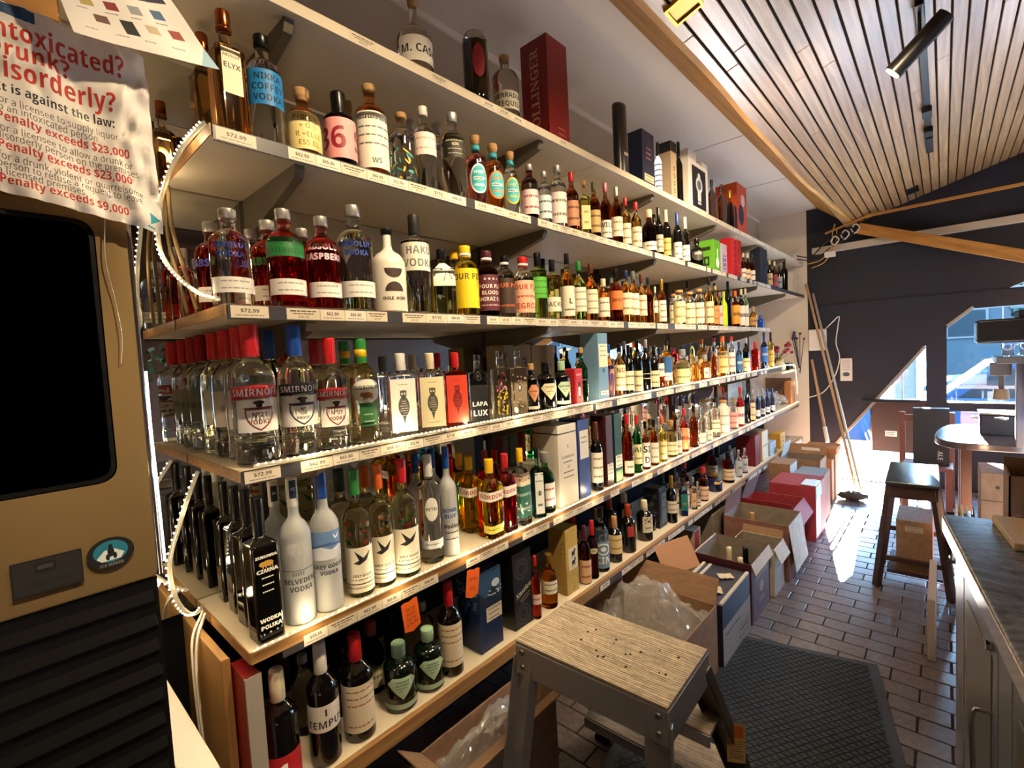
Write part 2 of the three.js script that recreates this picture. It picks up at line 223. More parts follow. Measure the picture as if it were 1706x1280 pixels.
{ // back wall: a cream return beside the shelves, navy boards with openings cut on the slant
  struct('wall_back_left', bb(XW - 0.15, -1.16, 0, 3.2, ZB - 0.15, ZB), M.cream);
  const s = new THREE.Shape([[-1.16, 0], [-1.02, 0], [-1.02, 0.235], [-0.135, 1.457], [-0.135, 0], [0.022, 0], [0.022, 1.626], [0.213, 1.795], [1.9, 1.80], [1.9, 0], [XR + 0.1, 0], [XR + 0.1, 3.9], [-1.16, 3.2]].map(([x, y]) => new THREE.Vector2(x, y)));
  const hole = new THREE.Path([[0.44, 1.955], [1.9, 2.62], [1.9, 1.955]].map(([x, y]) => new THREE.Vector2(x, y))); s.holes.push(hole);
  const w = struct('wall_back', new THREE.ExtrudeGeometry(s, { depth: 0.15, bevelEnabled: false }).translate(0, 0, ZB - 0.15), M.navy);
  part(w, 'batten', beam([-1.14, 1.958, ZB + 0.008], [2.4, 1.94, ZB + 0.008], 0.02, 0.016), M.navy);
  part(w, 'edge_trim', beam([-1.0, 0.262, ZB + 0.006], [-0.14, 1.45, ZB + 0.006], 0.014, 0.03), M.doorEdge);
  part(w, 'edge_trim', beam([0.024, 1.64, ZB + 0.006], [0.213, 1.81, ZB + 0.006], 0.014, 0.03), M.doorEdge);
  struct('trim_2', bb(-1.1, XR, 2.535, 2.605, ZB, ZB + 0.07, 0.006), M.whiteBeam);
  // glazing in the slanted opening
  const d = struct('window_1');
  part(d, 'sill', bb(-0.66, -0.135, 0.872, 0.905, ZB - 0.12, ZB + 0.03, 0.004), M.black);
  part(d, 'kick_panel', bb(-0.585, -0.135, 0.335, 0.872, ZB - 0.09, ZB - 0.05, 0.004), M.woodDark);
  part(d, 'mullion', bb(-0.597, -0.58, 0, 0.9, ZB - 0.11, ZB - 0.04), M.chrome);
  part(d, 'mullion', bb(-0.33, -0.32, 0.905, 1.2, ZB - 0.11, ZB - 0.07), M.white);
  part(d, 'notice_sticker', sheet(inked(60, 36, (c, w2, h) => { c.fillStyle = '#e8e0d4'; c.fillRect(0, 0, w2, h); c.fillStyle = '#655'; dashes(c, 6, 8, 46, 5); dashes(c, 6, 20, 46, 5); }), 0.1, 0.06), pages[0].m, [-0.42, 0.53, ZB - 0.048]);
  const tri = new THREE.Shape([[-0.597, 0.905], [-0.14, 0.905], [-0.14, 1.44], [-0.597, 0.81]].map(([x, y]) => new THREE.Vector2(x, y)));
  part(d, 'pane', new THREE.ExtrudeGeometry(tri, { depth: 0.006, bevelEnabled: false }).translate(0, 0, ZB - 0.085), M.pane);
  const dr = struct('door_1');
  const tri2 = new THREE.Shape([[-0.93, 0.02], [-0.605, 0.02], [-0.605, 0.80], [-0.93, 0.35]].map(([x, y]) => new THREE.Vector2(x, y)));
  part(dr, 'pane', new THREE.ExtrudeGeometry(tri2, { depth: 0.006, bevelEnabled: false }).translate(0, 0, ZB - 0.12), M.pane);
  part(dr, 'threshold', bb(-1.02, -0.135, -0.004, 0.012, ZB - 0.15, ZB + 0.02, 0.003), M.aluDark);
  const w2 = struct('window_2');
  part(w2, 'sill', bb(0.022, 1.9, 0.80, 0.885, ZB - 0.13, ZB + 0.02, 0.004), M.navy);
  part(w2, 'lower_panel', bb(0.25, 1.9, 0.0, 0.80, ZB - 0.12, ZB - 0.06), M.navy);
  part(w2, 'lower_panel', bb(0.022, 0.25, 0.0, 0.55, ZB - 0.12, ZB - 0.06), M.navy);
  part(w2, 'mullion', bb(0.95, 0.99, 0.88, 1.8, ZB - 0.11, ZB - 0.05), M.navy);
  part(w2, 'pane', bb(0.022, 1.9, 0.885, 1.8, ZB - 0.088, ZB - 0.082), M.pane);
  part(w2, 'pane', bb(0.022, 0.25, 0.55, 0.8, ZB - 0.088, ZB - 0.082), M.pane);
}
{ // ceiling: flat soffit over the shelves, then slatted timber rising to the right
  struct('soffit', bb(XW - 0.15, -1.03, 3.05, 3.2, ZB - 0.15, ZF + 0.1), M.soffit);
  for (const z of [-3.75, -5.0]) struct('trim_3', bb(XW, -1.06, 3.047, 3.0505, z - 0.004, z + 0.004), M.wallGrey);
  const k = 0.29, yAt = (x) => 2.79 + k * (x + 0.731), an = Math.atan(k), step = 0.0585;
  const cs = struct('ceiling_slope', extrude([[-0.785, yAt(-0.785) + 0.02], [XR + 0.1, yAt(XR + 0.1) + 0.02], [XR + 0.1, yAt(XR + 0.1) + 0.3], [-0.785, yAt(-0.785) + 0.42]], ZF - ZB + 0.25).translate(0, 0, ZB - 0.15), M.blackGap);
  const geos = [0, 1, 2, 3].map((q) => { const g = box(step / Math.cos(an) - 0.0085, 0.014, 1, 0.0025), u = g.attributes.uv, p = g.attributes.position; for (let i = 0; i < u.count; i++) u.setXY(i, p.getX(i) * 3 + q * 0.27, p.getZ(i) * 1.6 + q * 0.4); return g; });
  let n = 0;
  for (let i = 0; n < 60; i++, n++) {
    const x = -0.731 - step + (i + 0.5) * step; if (x > XR) break;
    let z = ZB, first = true;
    while (z < ZF) {
      const len = first ? rr(0.8, 2.2) : rr(1.6, 2.6), e = Math.min(ZF, z + len); first = false;
      const p = part(cs, 'plank', geos[Math.floor(rnd() * 4)], M.plank[Math.floor(rnd() * 4)], [x, yAt(x) + 0.006, (z + e) / 2], [0, 0, an]); p.scale.z = e - z - 0.002; z = e;
    }
  }
  // the live-edge fascia board between soffit and slats
  const g = new THREE.BufferGeometry(), pos = [], uv = [], idx = [], N = 60;
  for (let i = 0; i <= N; i++) {
    const z = ZB + (ZF - ZB) * i / N, wv = 0.004 * Math.sin(z * 2.1) + 0.003 * Math.sin(z * 5.3 + 1), xr = -0.792 + wv + (z < -4.5 ? (-4.5 - z) * 0.04 : 0), yr = yAt(xr) - 0.012;
    const xl = -1.055, yl = 3.049, nx = 0.72 * 0.04, ny = 0.69 * 0.04;
    pos.push(xl, yl, z, xl + nx, yl + ny, z, xr + nx, yr + ny, z, xr, yr, z); const t = z * 0.9; uv.push(0, t, 0.05, t, 0.45, t, 0.5, t);
  }
  for (let i = 0; i < N; i++) for (let q = 0; q < 4; q++) { const a = i * 4 + q, b = i * 4 + (q + 1) % 4; idx.push(a, b, a + 4, b, b + 4, a + 4); }
  g.setAttribute('position', new THREE.Float32BufferAttribute(pos, 3)); g.setAttribute('uv', new THREE.Float32BufferAttribute(uv, 2)); g.setIndex(idx);
  const gg = g.toNonIndexed(); gg.computeVertexNormals(); const tm = M.timber.clone(); tm.side = THREE.DoubleSide; struct('trim_4', gg, tm);
}
{ // the rest of the room, behind and beside the camera; one side window far along
  const xa = XR, xb = XR + 0.15, y0 = 0.9, y1 = 1.75, h0 = -5.6, h1 = -5.2, w = struct('wall_right');
  part(w, 'panel', bb(xa, xb, 0, 4.1, ZB, h0), M.darkRoom); part(w, 'panel', bb(xa, xb, 0, y0, h0, h1), M.darkRoom); part(w, 'panel', bb(xa, xb, y1, 4.1, h0, h1), M.darkRoom); part(w, 'panel', bb(xa, xb, 0, 4.1, h1, ZF), M.darkRoom);
  const wi = struct('window_3'); part(wi, 'pane', bb(xa + 0.05, xa + 0.056, y0, y1, h0, h1), M.pane); part(wi, 'mullion', bb(xa + 0.02, xa + 0.08, y0, y1, -5.41, -5.39), M.black);
  struct('wall_front', bb(XW - 0.15, XR + 0.15, 0, 4.2, ZF, ZF + 0.15), M.darkRoom);
}

// ---------- shelves ----------
const SH = { A: 2.465, B: 2.099, C: 1.705, D: 1.323, E: 0.898, F: 0.497 };
const ORDER = { A: 'top', B: 'second', C: 'third', D: 'fourth', E: 'fifth', F: 'bottom' };
const XFRONT = -1.19;
{
  const end = { A: -6.39, B: -6.385, C: -4.9, D: -5.28, E: -6.0, F: -6.12 }, start = { A: 0.2, B: -0.372, C: -0.372, D: -0.372, E: -0.362, F: -0.345 };
  const tags = []; // printed price tickets
  const prices = ['$72.99', '$59.95', '$48.99', '$62.99', '$65.00', '$79.00', '$94.99', '$52.99', '$69.99', '$110', '$88.00', '$125'];
  for (let i = 0; i < 14; i++) tags.push(inked(150, 60, (c, w, h) => { c.fillStyle = ['#d8cdb8', '#e0d7c6', '#d0c5ae'][i % 3]; c.fillRect(0, 0, w, h); c.fillStyle = '#3a3636'; if (i % 3 === 2) { dashes(c, 16, 12, 118, 6, 7); dashes(c, 28, 26, 94, 5, 6); } if (i % 3 !== 2) fitText(c, prices[i % 12], w * 0.5, h * 0.4, w * 0.5, h * 0.5); else fitText(c, prices[i % 12], w * 0.5, h * 0.76, w * 0.36, h * 0.26, ''); c.fillStyle = '#8a807a'; if (i % 3 !== 2) dashes(c, 18, 44, 112, 5, 7); }));
  for (const s of 'ABCDEF') {
    const y = SH[s], th = s === 'F' ? 0.036 : s === 'A' ? 0.03 : 0.026, z0 = start[s], z1 = end[s], xb = s === 'F' ? -1.62 : -1.6;
    const t = thing('wall_shelf', `long cream laminate wall shelf, ${({ A: 'topmost, just under the soffit', B: 'second from the top', C: 'third from the top', D: 'fourth down, with a light rope', E: 'fifth down, edged by the brighter light rope', F: 'lowest, just above the floor cartons' })[s]}`, 'shelf', [0, y, 0], 0, 'wall shelves of the bottle display');
    const seams = s === 'A' ? [z0, -2.0, -4.1, z1] : s === 'C' ? [z0, -1.55, -3.2, z1] : [z0, -2.2, -4.1, z1];
    for (let i = 0; i < 3; i++) part(t, 'board', bb(xb, XFRONT - 0.004, -th, 0, seams[i] - (i ? 0.0015 : 0), seams[i + 1] + 0.0015, 0.002), M.board);
    part(t, 'end_edge', bb(xb, XFRONT - 0.002, -th, 0.0004, z0, z0 + 0.003), M.edge);
    if (s === 'F') part(t, 'front_edge', bb(XFRONT - 0.006, XFRONT + 0.012, -0.05, -0.001, z0, z1, 0.003), M.edge);
    if (s !== 'F') for (const z of [-0.58, -1.6, -2.62, -3.63, -4.64, -5.66]) if (z > z1) part(t, 'bracket', extrude([[-1.6, -th - 0.001], [-1.6, -th - 0.11], [-1.56, -th - 0.115], [-1.235, -th - 0.03], [-1.225, -th - 0.012], [-1.225, -th - 0.001]], 0.022, 0.002).translate(0, 0, z - 0.011), M.bracket);
    const tall = s === 'A' ? 0.03 : 0.034, yo = s === 'F' ? -0.045 : s === 'E' ? -0.044 : -0.031;
    if (s === 'E') part(t, 'front_edge', bb(XFRONT - 0.006, XFRONT + 0.001, -0.028, -0.001, z0, z1), M.edge);
    const zr0 = s === 'E' ? z0 - 0.07 : s === 'F' ? -1.82 : z0 - 0.002;
    const xo = s === 'F' ? 0.013 : 0;
    part(t, 'ticket_rail', bb(XFRONT - 0.004 + xo, XFRONT + 0.0005 + xo, yo - 0.004, yo + tall - 0.004, zr0, z1, 0.001), s === 'A' ? M.board : M.rail);
    let z = zr0 - 0.006; const gapP = s === 'A' ? 0.62 : s === 'E' ? 0.3 : s === 'F' ? 0.3 : 0.2;
    for (let n = 0; z > z1 + 0.09 && n < 70; n++) {
      const w = rr(0.062, 0.088);
      if (rnd() > gapP) part(t, 'price_ticket', sheet(tags[n % 14], w, tall - 0.006).rotateY(Math.PI / 2), tags[n % 14].page.m, [XFRONT + 0.0012 + xo, yo + tall / 2 - 0.004 + rr(-0.0008, 0.0008), z - w / 2], [0, 0, 0]), z -= w + 0.001;
      else z -= rr(0.02, s === 'A' ? 0.22 : 0.05);
    }
  }
  const m = thing('wall_mirror', 'long frameless mirror behind the lit bottle shelves', 'mirror');
  part(m, 'mirror_glass', bb(-1.612, -1.606, 0.875, 2.43, -4.98, 0.7), M.mirror); part(m, 'backing_board', bb(-1.648, -1.612, 0.875, 2.43, -4.98, 0.7), M.black);
}

// ---------- bottles ----------
const glass = (r, g, b, d, rough = 0.02, more = {}) => phys({ color: '#ffffff', transmission: 1, roughness: rough, ior: 1.4, thickness: 0.05, attenuationColor: rgb(r, g, b), attenuationDistance: d, ...more });
const BODY = {
  clr: glass(0.94, 0.95, 0.89, 0.12), ylt: glass(0.92, 0.90, 0.50, 0.08), yel: glass(0.95, 0.80, 0.08, 0.05), amb: glass(0.88, 0.45, 0.08, 0.04), damb: glass(0.42, 0.10, 0.02, 0.03), org: glass(0.92, 0.36, 0.06, 0.045),
  dkred: glass(0.26, 0.015, 0.03, 0.025), red: glass(0.92, 0.12, 0.09, 0.045), red2: glass(0.90, 0.10, 0.06, 0.03), pink: glass(0.85, 0.36, 0.30, 0.05), grn: glass(0.04, 0.30, 0.08, 0.03), lgrn: glass(0.45, 0.62, 0.15, 0.05), lime: mat('#b4d628', 0.25), olv: glass(0.62, 0.60, 0.25, 0.06), teal: glass(0.08, 0.55, 0.60, 0.045), smoke: glass(0.32, 0.30, 0.28, 0.06),
  fro: phys({ color: '#e9eef0', transmission: 0.55, roughness: 0.5, ior: 1.4, thickness: 0.05 }), blk: phys({ color: '#060606', roughness: 0.07, clearcoat: 0.6, clearcoatRoughness: 0.04 }), dgrn: phys({ color: '#06140d', roughness: 0.07, clearcoat: 0.6, clearcoatRoughness: 0.04 }),
  navy: phys({ color: '#0c1a44', roughness: 0.1, clearcoat: 0.5, clearcoatRoughness: 0.05 }), blue: phys({ color: '#1d46a8', roughness: 0.2 }), wht: phys({ color: '#ebe5d8', roughness: 0.3, clearcoat: 0.3 }), copper: glass(0.92, 0.52, 0.16, 0.07, 0.04),
};
const CAP = {
  blk: mat('#0b0b0c', 0.3), cork: mat('#c69a62', 0.75, 0, { map: cardTex }), silver: mat('#bdbcb8', 0.38, 0.65), white: mat('#e8e4da', 0.4), red: mat('#c01f24', 0.35), blue: mat('#14489e', 0.35), copper: mat('#b8683a', 0.22, 0.95), gold: mat('#c79a3e', 0.3, 0.85), grncap: mat('#2f8a3a', 0.4), dkgreen: mat('#0f3a24', 0.4), mint: mat('#a6cfae', 0.45), olive: mat('#4a4a26', 0.4), cream: mat('#ddd0b0', 0.5), grey: mat('#5f6c66', 0.4), dkgrey: mat('#333231', 0.35, 0.4),
  brown: mat('#6a3c24', 0.35, 0.4), maroon: mat('#4c1626', 0.4), navy: mat('#1a2350', 0.4), yellow: mat('#f0c21a', 0.4), orange: mat('#e2661c', 0.4), pinkfoil: mat('#d87888', 0.3, 0.6), rust: mat('#a0381c', 0.5), lime: mat('#a8cc20', 0.4), zebra: mat('#8f8b82', 0.5), smoke: BODY.smoke, glass: glass(0.95, 0.96, 0.95, 0.2), clear: glass(0.9, 0.9, 0.9, 0.2),
};
// outline as [radius, height] of 1, then the cap: bottom, radius, squareness of the section, depth over width
const STYLE = {
  std: [[.9, 0, 1, .02, 1, .58, .95, .62, .72, .68, .42, .74, .34, .80, .33, .95], .84, .385, 0, 1], wine: [[.9, 0, 1, .015, 1, .60, .97, .63, .75, .68, .45, .735, .38, .78, .36, .96], .745, .43, 0, 1],
  abs: [[.92, 0, 1, .02, 1, .62, .97, .67, .84, .72, .56, .765, .38, .79, .36, .93], .895, .42, 0, 1], smir: [[.9, 0, 1, .02, 1, .12, .97, .13, .97, .19, 1, .20, 1, .62, .76, .70, .43, .75, .36, .77, .36, .92], .77, .41, 0, 1],
  tall: [[.92, 0, 1, .015, 1, .58, .95, .63, .72, .68, .42, .72, .34, .76, .32, .95], .80, .37, 0, 1], haku: [[.92, 0, 1, .02, 1, .70, .97, .73, .60, .75, .40, .765, .34, .80, .34, .95], .80, .40, 0, 1],
  four: [[.92, 0, 1, .02, 1, .66, .9, .72, .66, .77, .42, .80, .40, .92], .83, .48, 0, 1], squat: [[.92, 0, 1, .03, 1, .50, .95, .58, .75, .66, .45, .71, .36, .75, .36, .9], .82, .46, 0, 1],
  hend: [[.92, 0, 1, .02, 1, .60, .92, .68, .62, .74, .42, .76, .40, .88], .80, .44, 0, 1], gord: [[.93, 0, 1, .02, 1, .60, .95, .66, .72, .71, .42, .75, .36, .78, .36, .92], .82, .42, .35, 1],
  malfy: [[.92, 0, 1, .02, 1, .62, .93, .69, .6, .74, .40, .77, .40, .92], .87, .50, 0, 1], wax: [[.92, 0, 1, .02, 1, .60, .92, .66, .62, .71, .42, .74, .40, .97], .70, .46, 0, 1],
  sqr: [[.95, 0, 1, .012, 1, .62, .97, .66, .75, .70, .42, .73, .36, .76, .36, .93], .86, .44, .85, 1], zub: [[.95, 0, 1, .012, 1, .655, .97, .675, .62, .70, .38, .72, .36, .74, .36, .97], .735, .42, .9, 1],
  flat: [[.97, 0, 1, .012, 1, .72, .97, .74, .5, .755, .36, .77, .34, .92], .80, .38, .95, .55], moon: [[.95, 0, 1, .02, 1, .55, .95, .62, .70, .69, .36, .74, .27, .78, .25, .96], .93, .32, 0, 1],
  dome: [[.8, 0, .96, .03, 1, .12, 1, .80, .98, .82], .82, .98, 0, 1], long: [[.85, 0, 1, .04, 1, .42, .92, .52, .6, .6, .34, .66, .24, .74, .22, .95], .90, .3, 0, 1],
  jar: [[.85, 0, 1, .05, 1, .68, .85, .8, .62, .84, .6, .93], .88, .68, 0, 1], wrap: [[.9, 0, 1, .02, 1, .58, .95, .62, .72, .68, .42, .74, .34, .80, .33, .95], .66, .62, 0, 1],
};
const FRUIT = ['#c88a3a', '#d8a860', '#b8472c', '#3f7a3a', '#c85a3a'].map((c) => mat(c, 0.6));
const pairs = (a) => { const o = []; for (let i = 0; i < a.length; i += 2) o.push([a[i], a[i + 1]]); return o; };
const section = (c, s, q) => (q > 0.01 ? 1 / Math.pow(Math.pow(Math.abs(c), 2 + q * 12) + Math.pow(Math.abs(s), 2 + q * 12), 1 / (2 + q * 12)) : 1);
const squareAt = (rf, q) => q * Math.min(1, Math.max(0, (rf - 0.5) / 0.4));
function profileAt(pts, y) { for (let i = 1; i < pts.length; i++) if (y <= pts[i][1]) { const [r0, y0] = pts[i - 1], [r1, y1] = pts[i]; return r0 + (r1 - r0) * (y - y0) / Math.max(1e-6, y1 - y0); } return pts[pts.length - 1][0]; }
function turned(pts, r, h, q, depth, seg) {   // a closed turned body; the section can be squared off and flattened
  const P = [], I = [], U = [], n = pts.length;
  for (let i = 0; i < n; i++) for (let j = 0; j <= seg; j++) {
    const a = j / seg * Math.PI * 2, c = Math.cos(a), s = Math.sin(a), rf = pts[i][0], qq = squareAt(rf, q), k = rf * r * section(c, s, qq), d = q > 0.5 ? 1 + (depth - 1) * Math.min(1, Math.max(0, (rf - 0.5) / 0.4)) : depth;
    P.push(k * c * d, pts[i][1] * h, -k * s); U.push(j / seg, pts[i][1]);
  }
  for (let i = 0; i < n - 1; i++) for (let j = 0; j < seg; j++) { const a = i * (seg + 1) + j, b = a + seg + 1; I.push(a, a + 1, b, a + 1, b + 1, b); }
  const b0 = P.length / 3; P.push(0, pts[0][1] * h, 0); U.push(.5, 0); const t0 = b0 + 1; P.push(0, pts[n - 1][1] * h, 0); U.push(.5, 1);
  for (let j = 0; j < seg; j++) { I.push(b0, j + 1, j); const a = (n - 1) * (seg + 1) + j; I.push(t0, a, a + 1); }
  const g = new THREE.BufferGeometry(); g.setAttribute('position', new THREE.Float32BufferAttribute(P, 3)); g.setAttribute('uv', new THREE.Float32BufferAttribute(U, 2)); g.setIndex(I); g.computeVertexNormals();
  const N = g.attributes.normal; for (let i = 0; i < n; i++) { const a = i * (seg + 1), b = a + seg, x = N.getX(a) + N.getX(b), y = N.getY(a) + N.getY(b), z = N.getZ(a) + N.getZ(b), l = Math.hypot(x, y, z) || 1; N.setXYZ(a, x / l, y / l, z / l); N.setXYZ(b, x / l, y / l, z / l); }
  return g;
}
function wrapLabel(pts, r, h, q, depth, y0, y1, span, face, capY, capR, a) {   // a printed strip round the body, just proud of it
  const P = [], U = [], I = [], nc = Math.max(8, Math.round(span / 9)), nr = 3, [u0, v0, u1, v1] = a.uv, half = span * Math.PI / 360;
  for (let i = 0; i <= nr; i++) for (let j = 0; j <= nc; j++) {
    const yf = y0 + (y1 - y0) * i / nr, rf = Math.max(profileAt(pts, yf), yf >= capY ? capR : 0), an = face + half - 2 * half * j / nc, c = Math.cos(an), s = -Math.sin(an), qq = squareAt(rf, q);
    let k = rf * r * section(c, s, qq), d = depth; P.push((k * c) * d + 0.0007 * c, yf * h, -(k * s) - 0.0007 * s); U.push(u0 + (u1 - u0) * j / nc, v0 + (v1 - v0) * i / nr);
  }
  for (let i = 0; i < nr; i++) for (let j = 0; j < nc; j++) { const k = i * (nc + 1) + j; I.push(k, k + 1, k + nc + 1, k + 1, k + nc + 2, k + nc + 1); }
  const g = new THREE.BufferGeometry(); g.setAttribute('position', new THREE.Float32BufferAttribute(P, 3)); g.setAttribute('uv', new THREE.Float32BufferAttribute(U, 2)); g.setIndex(I); g.computeVertexNormals(); return g;
}
function makeBottle(row) {
  const [s, z, X, h, r, style, body, cap, lab, desc] = row, [flatPts, capY, capR, q, depth] = STYLE[style];
  let pts = pairs(flatPts); const v = Math.atan2(-z, -X), near = z > -2.2;
  const square = q > 0.5, turn = square ? rr(-0.04, 0.06) - (style !== 'zub' && z < -0.7 ? 0.75 * v : 0) : 0;
  const t = thing('bottle', `${desc} on the ${ORDER[s]} shelf`, 'bottle', [X, SH[s] + 0.0006, z], turn, `bottles on the ${ORDER[s]} shelf`);
  // round the shoulder between the listed points
  const fine = []; for (let i = 0; i < pts.length - 1; i++) { const p0 = pts[Math.max(0, i - 1)], p1 = pts[i], p2 = pts[i + 1], p3 = pts[Math.min(pts.length - 1, i + 2)]; const st = p1[1] < 0.45 && i < 2 ? 1 : near ? 3 : 2; for (let k = 0; k < st; k++) { const u = k / st, m1 = p1[1] < 0.5 ? 0 : (p2[0] - p0[0]) / Math.max(1e-5, p2[1] - p0[1]) * (p2[1] - p1[1]), m2 = (p3[0] - p1[0]) / Math.max(1e-5, p3[1] - p1[1]) * (p2[1] - p1[1]); const y = p1[1] + (p2[1] - p1[1]) * u; fine.push([st === 1 ? p1[0] : (2 * u ** 3 - 3 * u * u + 1) * p1[0] + (u ** 3 - 2 * u * u + u) * m1 + (3 * u * u - 2 * u ** 3) * p2[0] + (u ** 3 - u * u) * m2, y]); } } fine.push(pts[pts.length - 1]);
  part(t, 'glass_body', turned(fine, r, h, q, depth, square ? 48 : near ? 36 : 24), BODY[body]);
  const cr = cap === 'copper' || style === 'zub' ? 1.06 : 1, capPts = style === 'dome' ? [[1, 0], [.96, .35], [.8, .68], [.5, .9], [.15, 1]] : style === 'wrap' ? [[1.25, 0], [.8, .12], [.62, .2], [.66, .5], [.7, .92], [.5, 1]] : style === 'wine' ? [[1, 0], [.98, .5], [.93, .93], [.86, 1]] : cap === 'cork' ? [[.8, 0], [.8, .38], [1, .4], [1, .93], [.92, 1]] : [[1, 0], [1, .93], [.92, 1]];
  part(t, style === 'wine' ? 'capsule' : cap === 'glass' || cap === 'cork' ? 'stopper' : 'cap', turned(capPts, r * capR * cr, h * (1 - capY), style === 'zub' ? 0.0 : 0, 1, near ? 24 : 16).translate(0, h * capY, 0), CAP[cap]);
  if (cap === 'grncap' && style === 'smir') part(t, 'cap_band', turned([[1.01, 0], [1.01, .3]], r * capR, h * (1 - capY), 0, 1, 20).translate(0, h * (capY + .06), 0), CAP.yellow);
  if (style === 'malfy') part(t, 'neck_band', turned([[1.03, 0], [1.03, 1]], r * 0.42, h * 0.07, 0, 1, 20).translate(0, h * 0.79, 0), mat('#2f9aa8', 0.5));
  if (style === 'four') part(t, 'cap_band', turned([[1.02, 0], [1.02, 1]], r * capR, h * 0.045, 0, 1, 20).translate(0, h * 0.845, 0), CAP.white);
  if (style === 'abs' && cap === 'silver' && near) part(t, 'neck_ring', turned([[1, 0], [1.12, .3], [1.12, .7], [1, 1]], r * 0.38, h * 0.02, 0, 1, 20).translate(0, h * 0.865, 0), BODY.clr);
  if (style === 'wine' && desc.includes('stripes')) for (let i = 0; i < 6; i++) part(t, 'stripe', turned([[1.015, 0], [1.015, 1]], r * profileAt(pts, 0.07 + i * 0.1), h * 0.022, 0, 1, 16).translate(0, h * (0.06 + i * 0.1), 0), CAP.zebra);
  if (body === 'ylt' && style === 'tall') for (let i = 0; i < 10; i++) { const an = rr(-1.5, 1.2), k = rr(0.45, 1); part(t, 'fruit_print', at(new THREE.SphereGeometry(1, 10, 7).scale(r * 0.06, r * rr(0.16, 0.3) * k, r * rr(0.2, 0.4) * k).rotateX(rr(-0.9, 0.9)).rotateY(an), r * 0.8 * Math.cos(an), h * rr(0.40, 0.60), -r * 0.8 * Math.sin(an)), FRUIT[cap === 'orange' ? i % 2 : 2 + i % 3]); }
  if (body === 'copper') part(t, 'collar', turned([[1, 0], [1, 1]], r * 0.5, h * 0.03, 0, 1, 24).translate(0, h * 0.84, 0), CAP.copper);
  if (lab) for (const L of lab.split('&')) {
    const f = L.split(':'), y0 = +f[4], y1 = +f[5], span = Math.min(+f[6], 240), face = square ? 0 : 0.62 * v + rr(-0.12, 0.12), motif = f[7];
    const round = span * Math.PI / 180 * r * (square ? 1.15 : 1), a = drawLabel([f[0], f[1], f[2], f[3], 0, 0, 0, motif], round, (y1 - y0) * h, z > -1.4 ? 0.00042 : z > -2.6 ? 0.0006 : 0.0009);
    part(t, 'label', wrapLabel(pts, r, h, q, depth, y0, y1, square ? Math.min(span, 92) : span, face, capY, capR * cr, a), a.page.m);
  }
  return t;
}
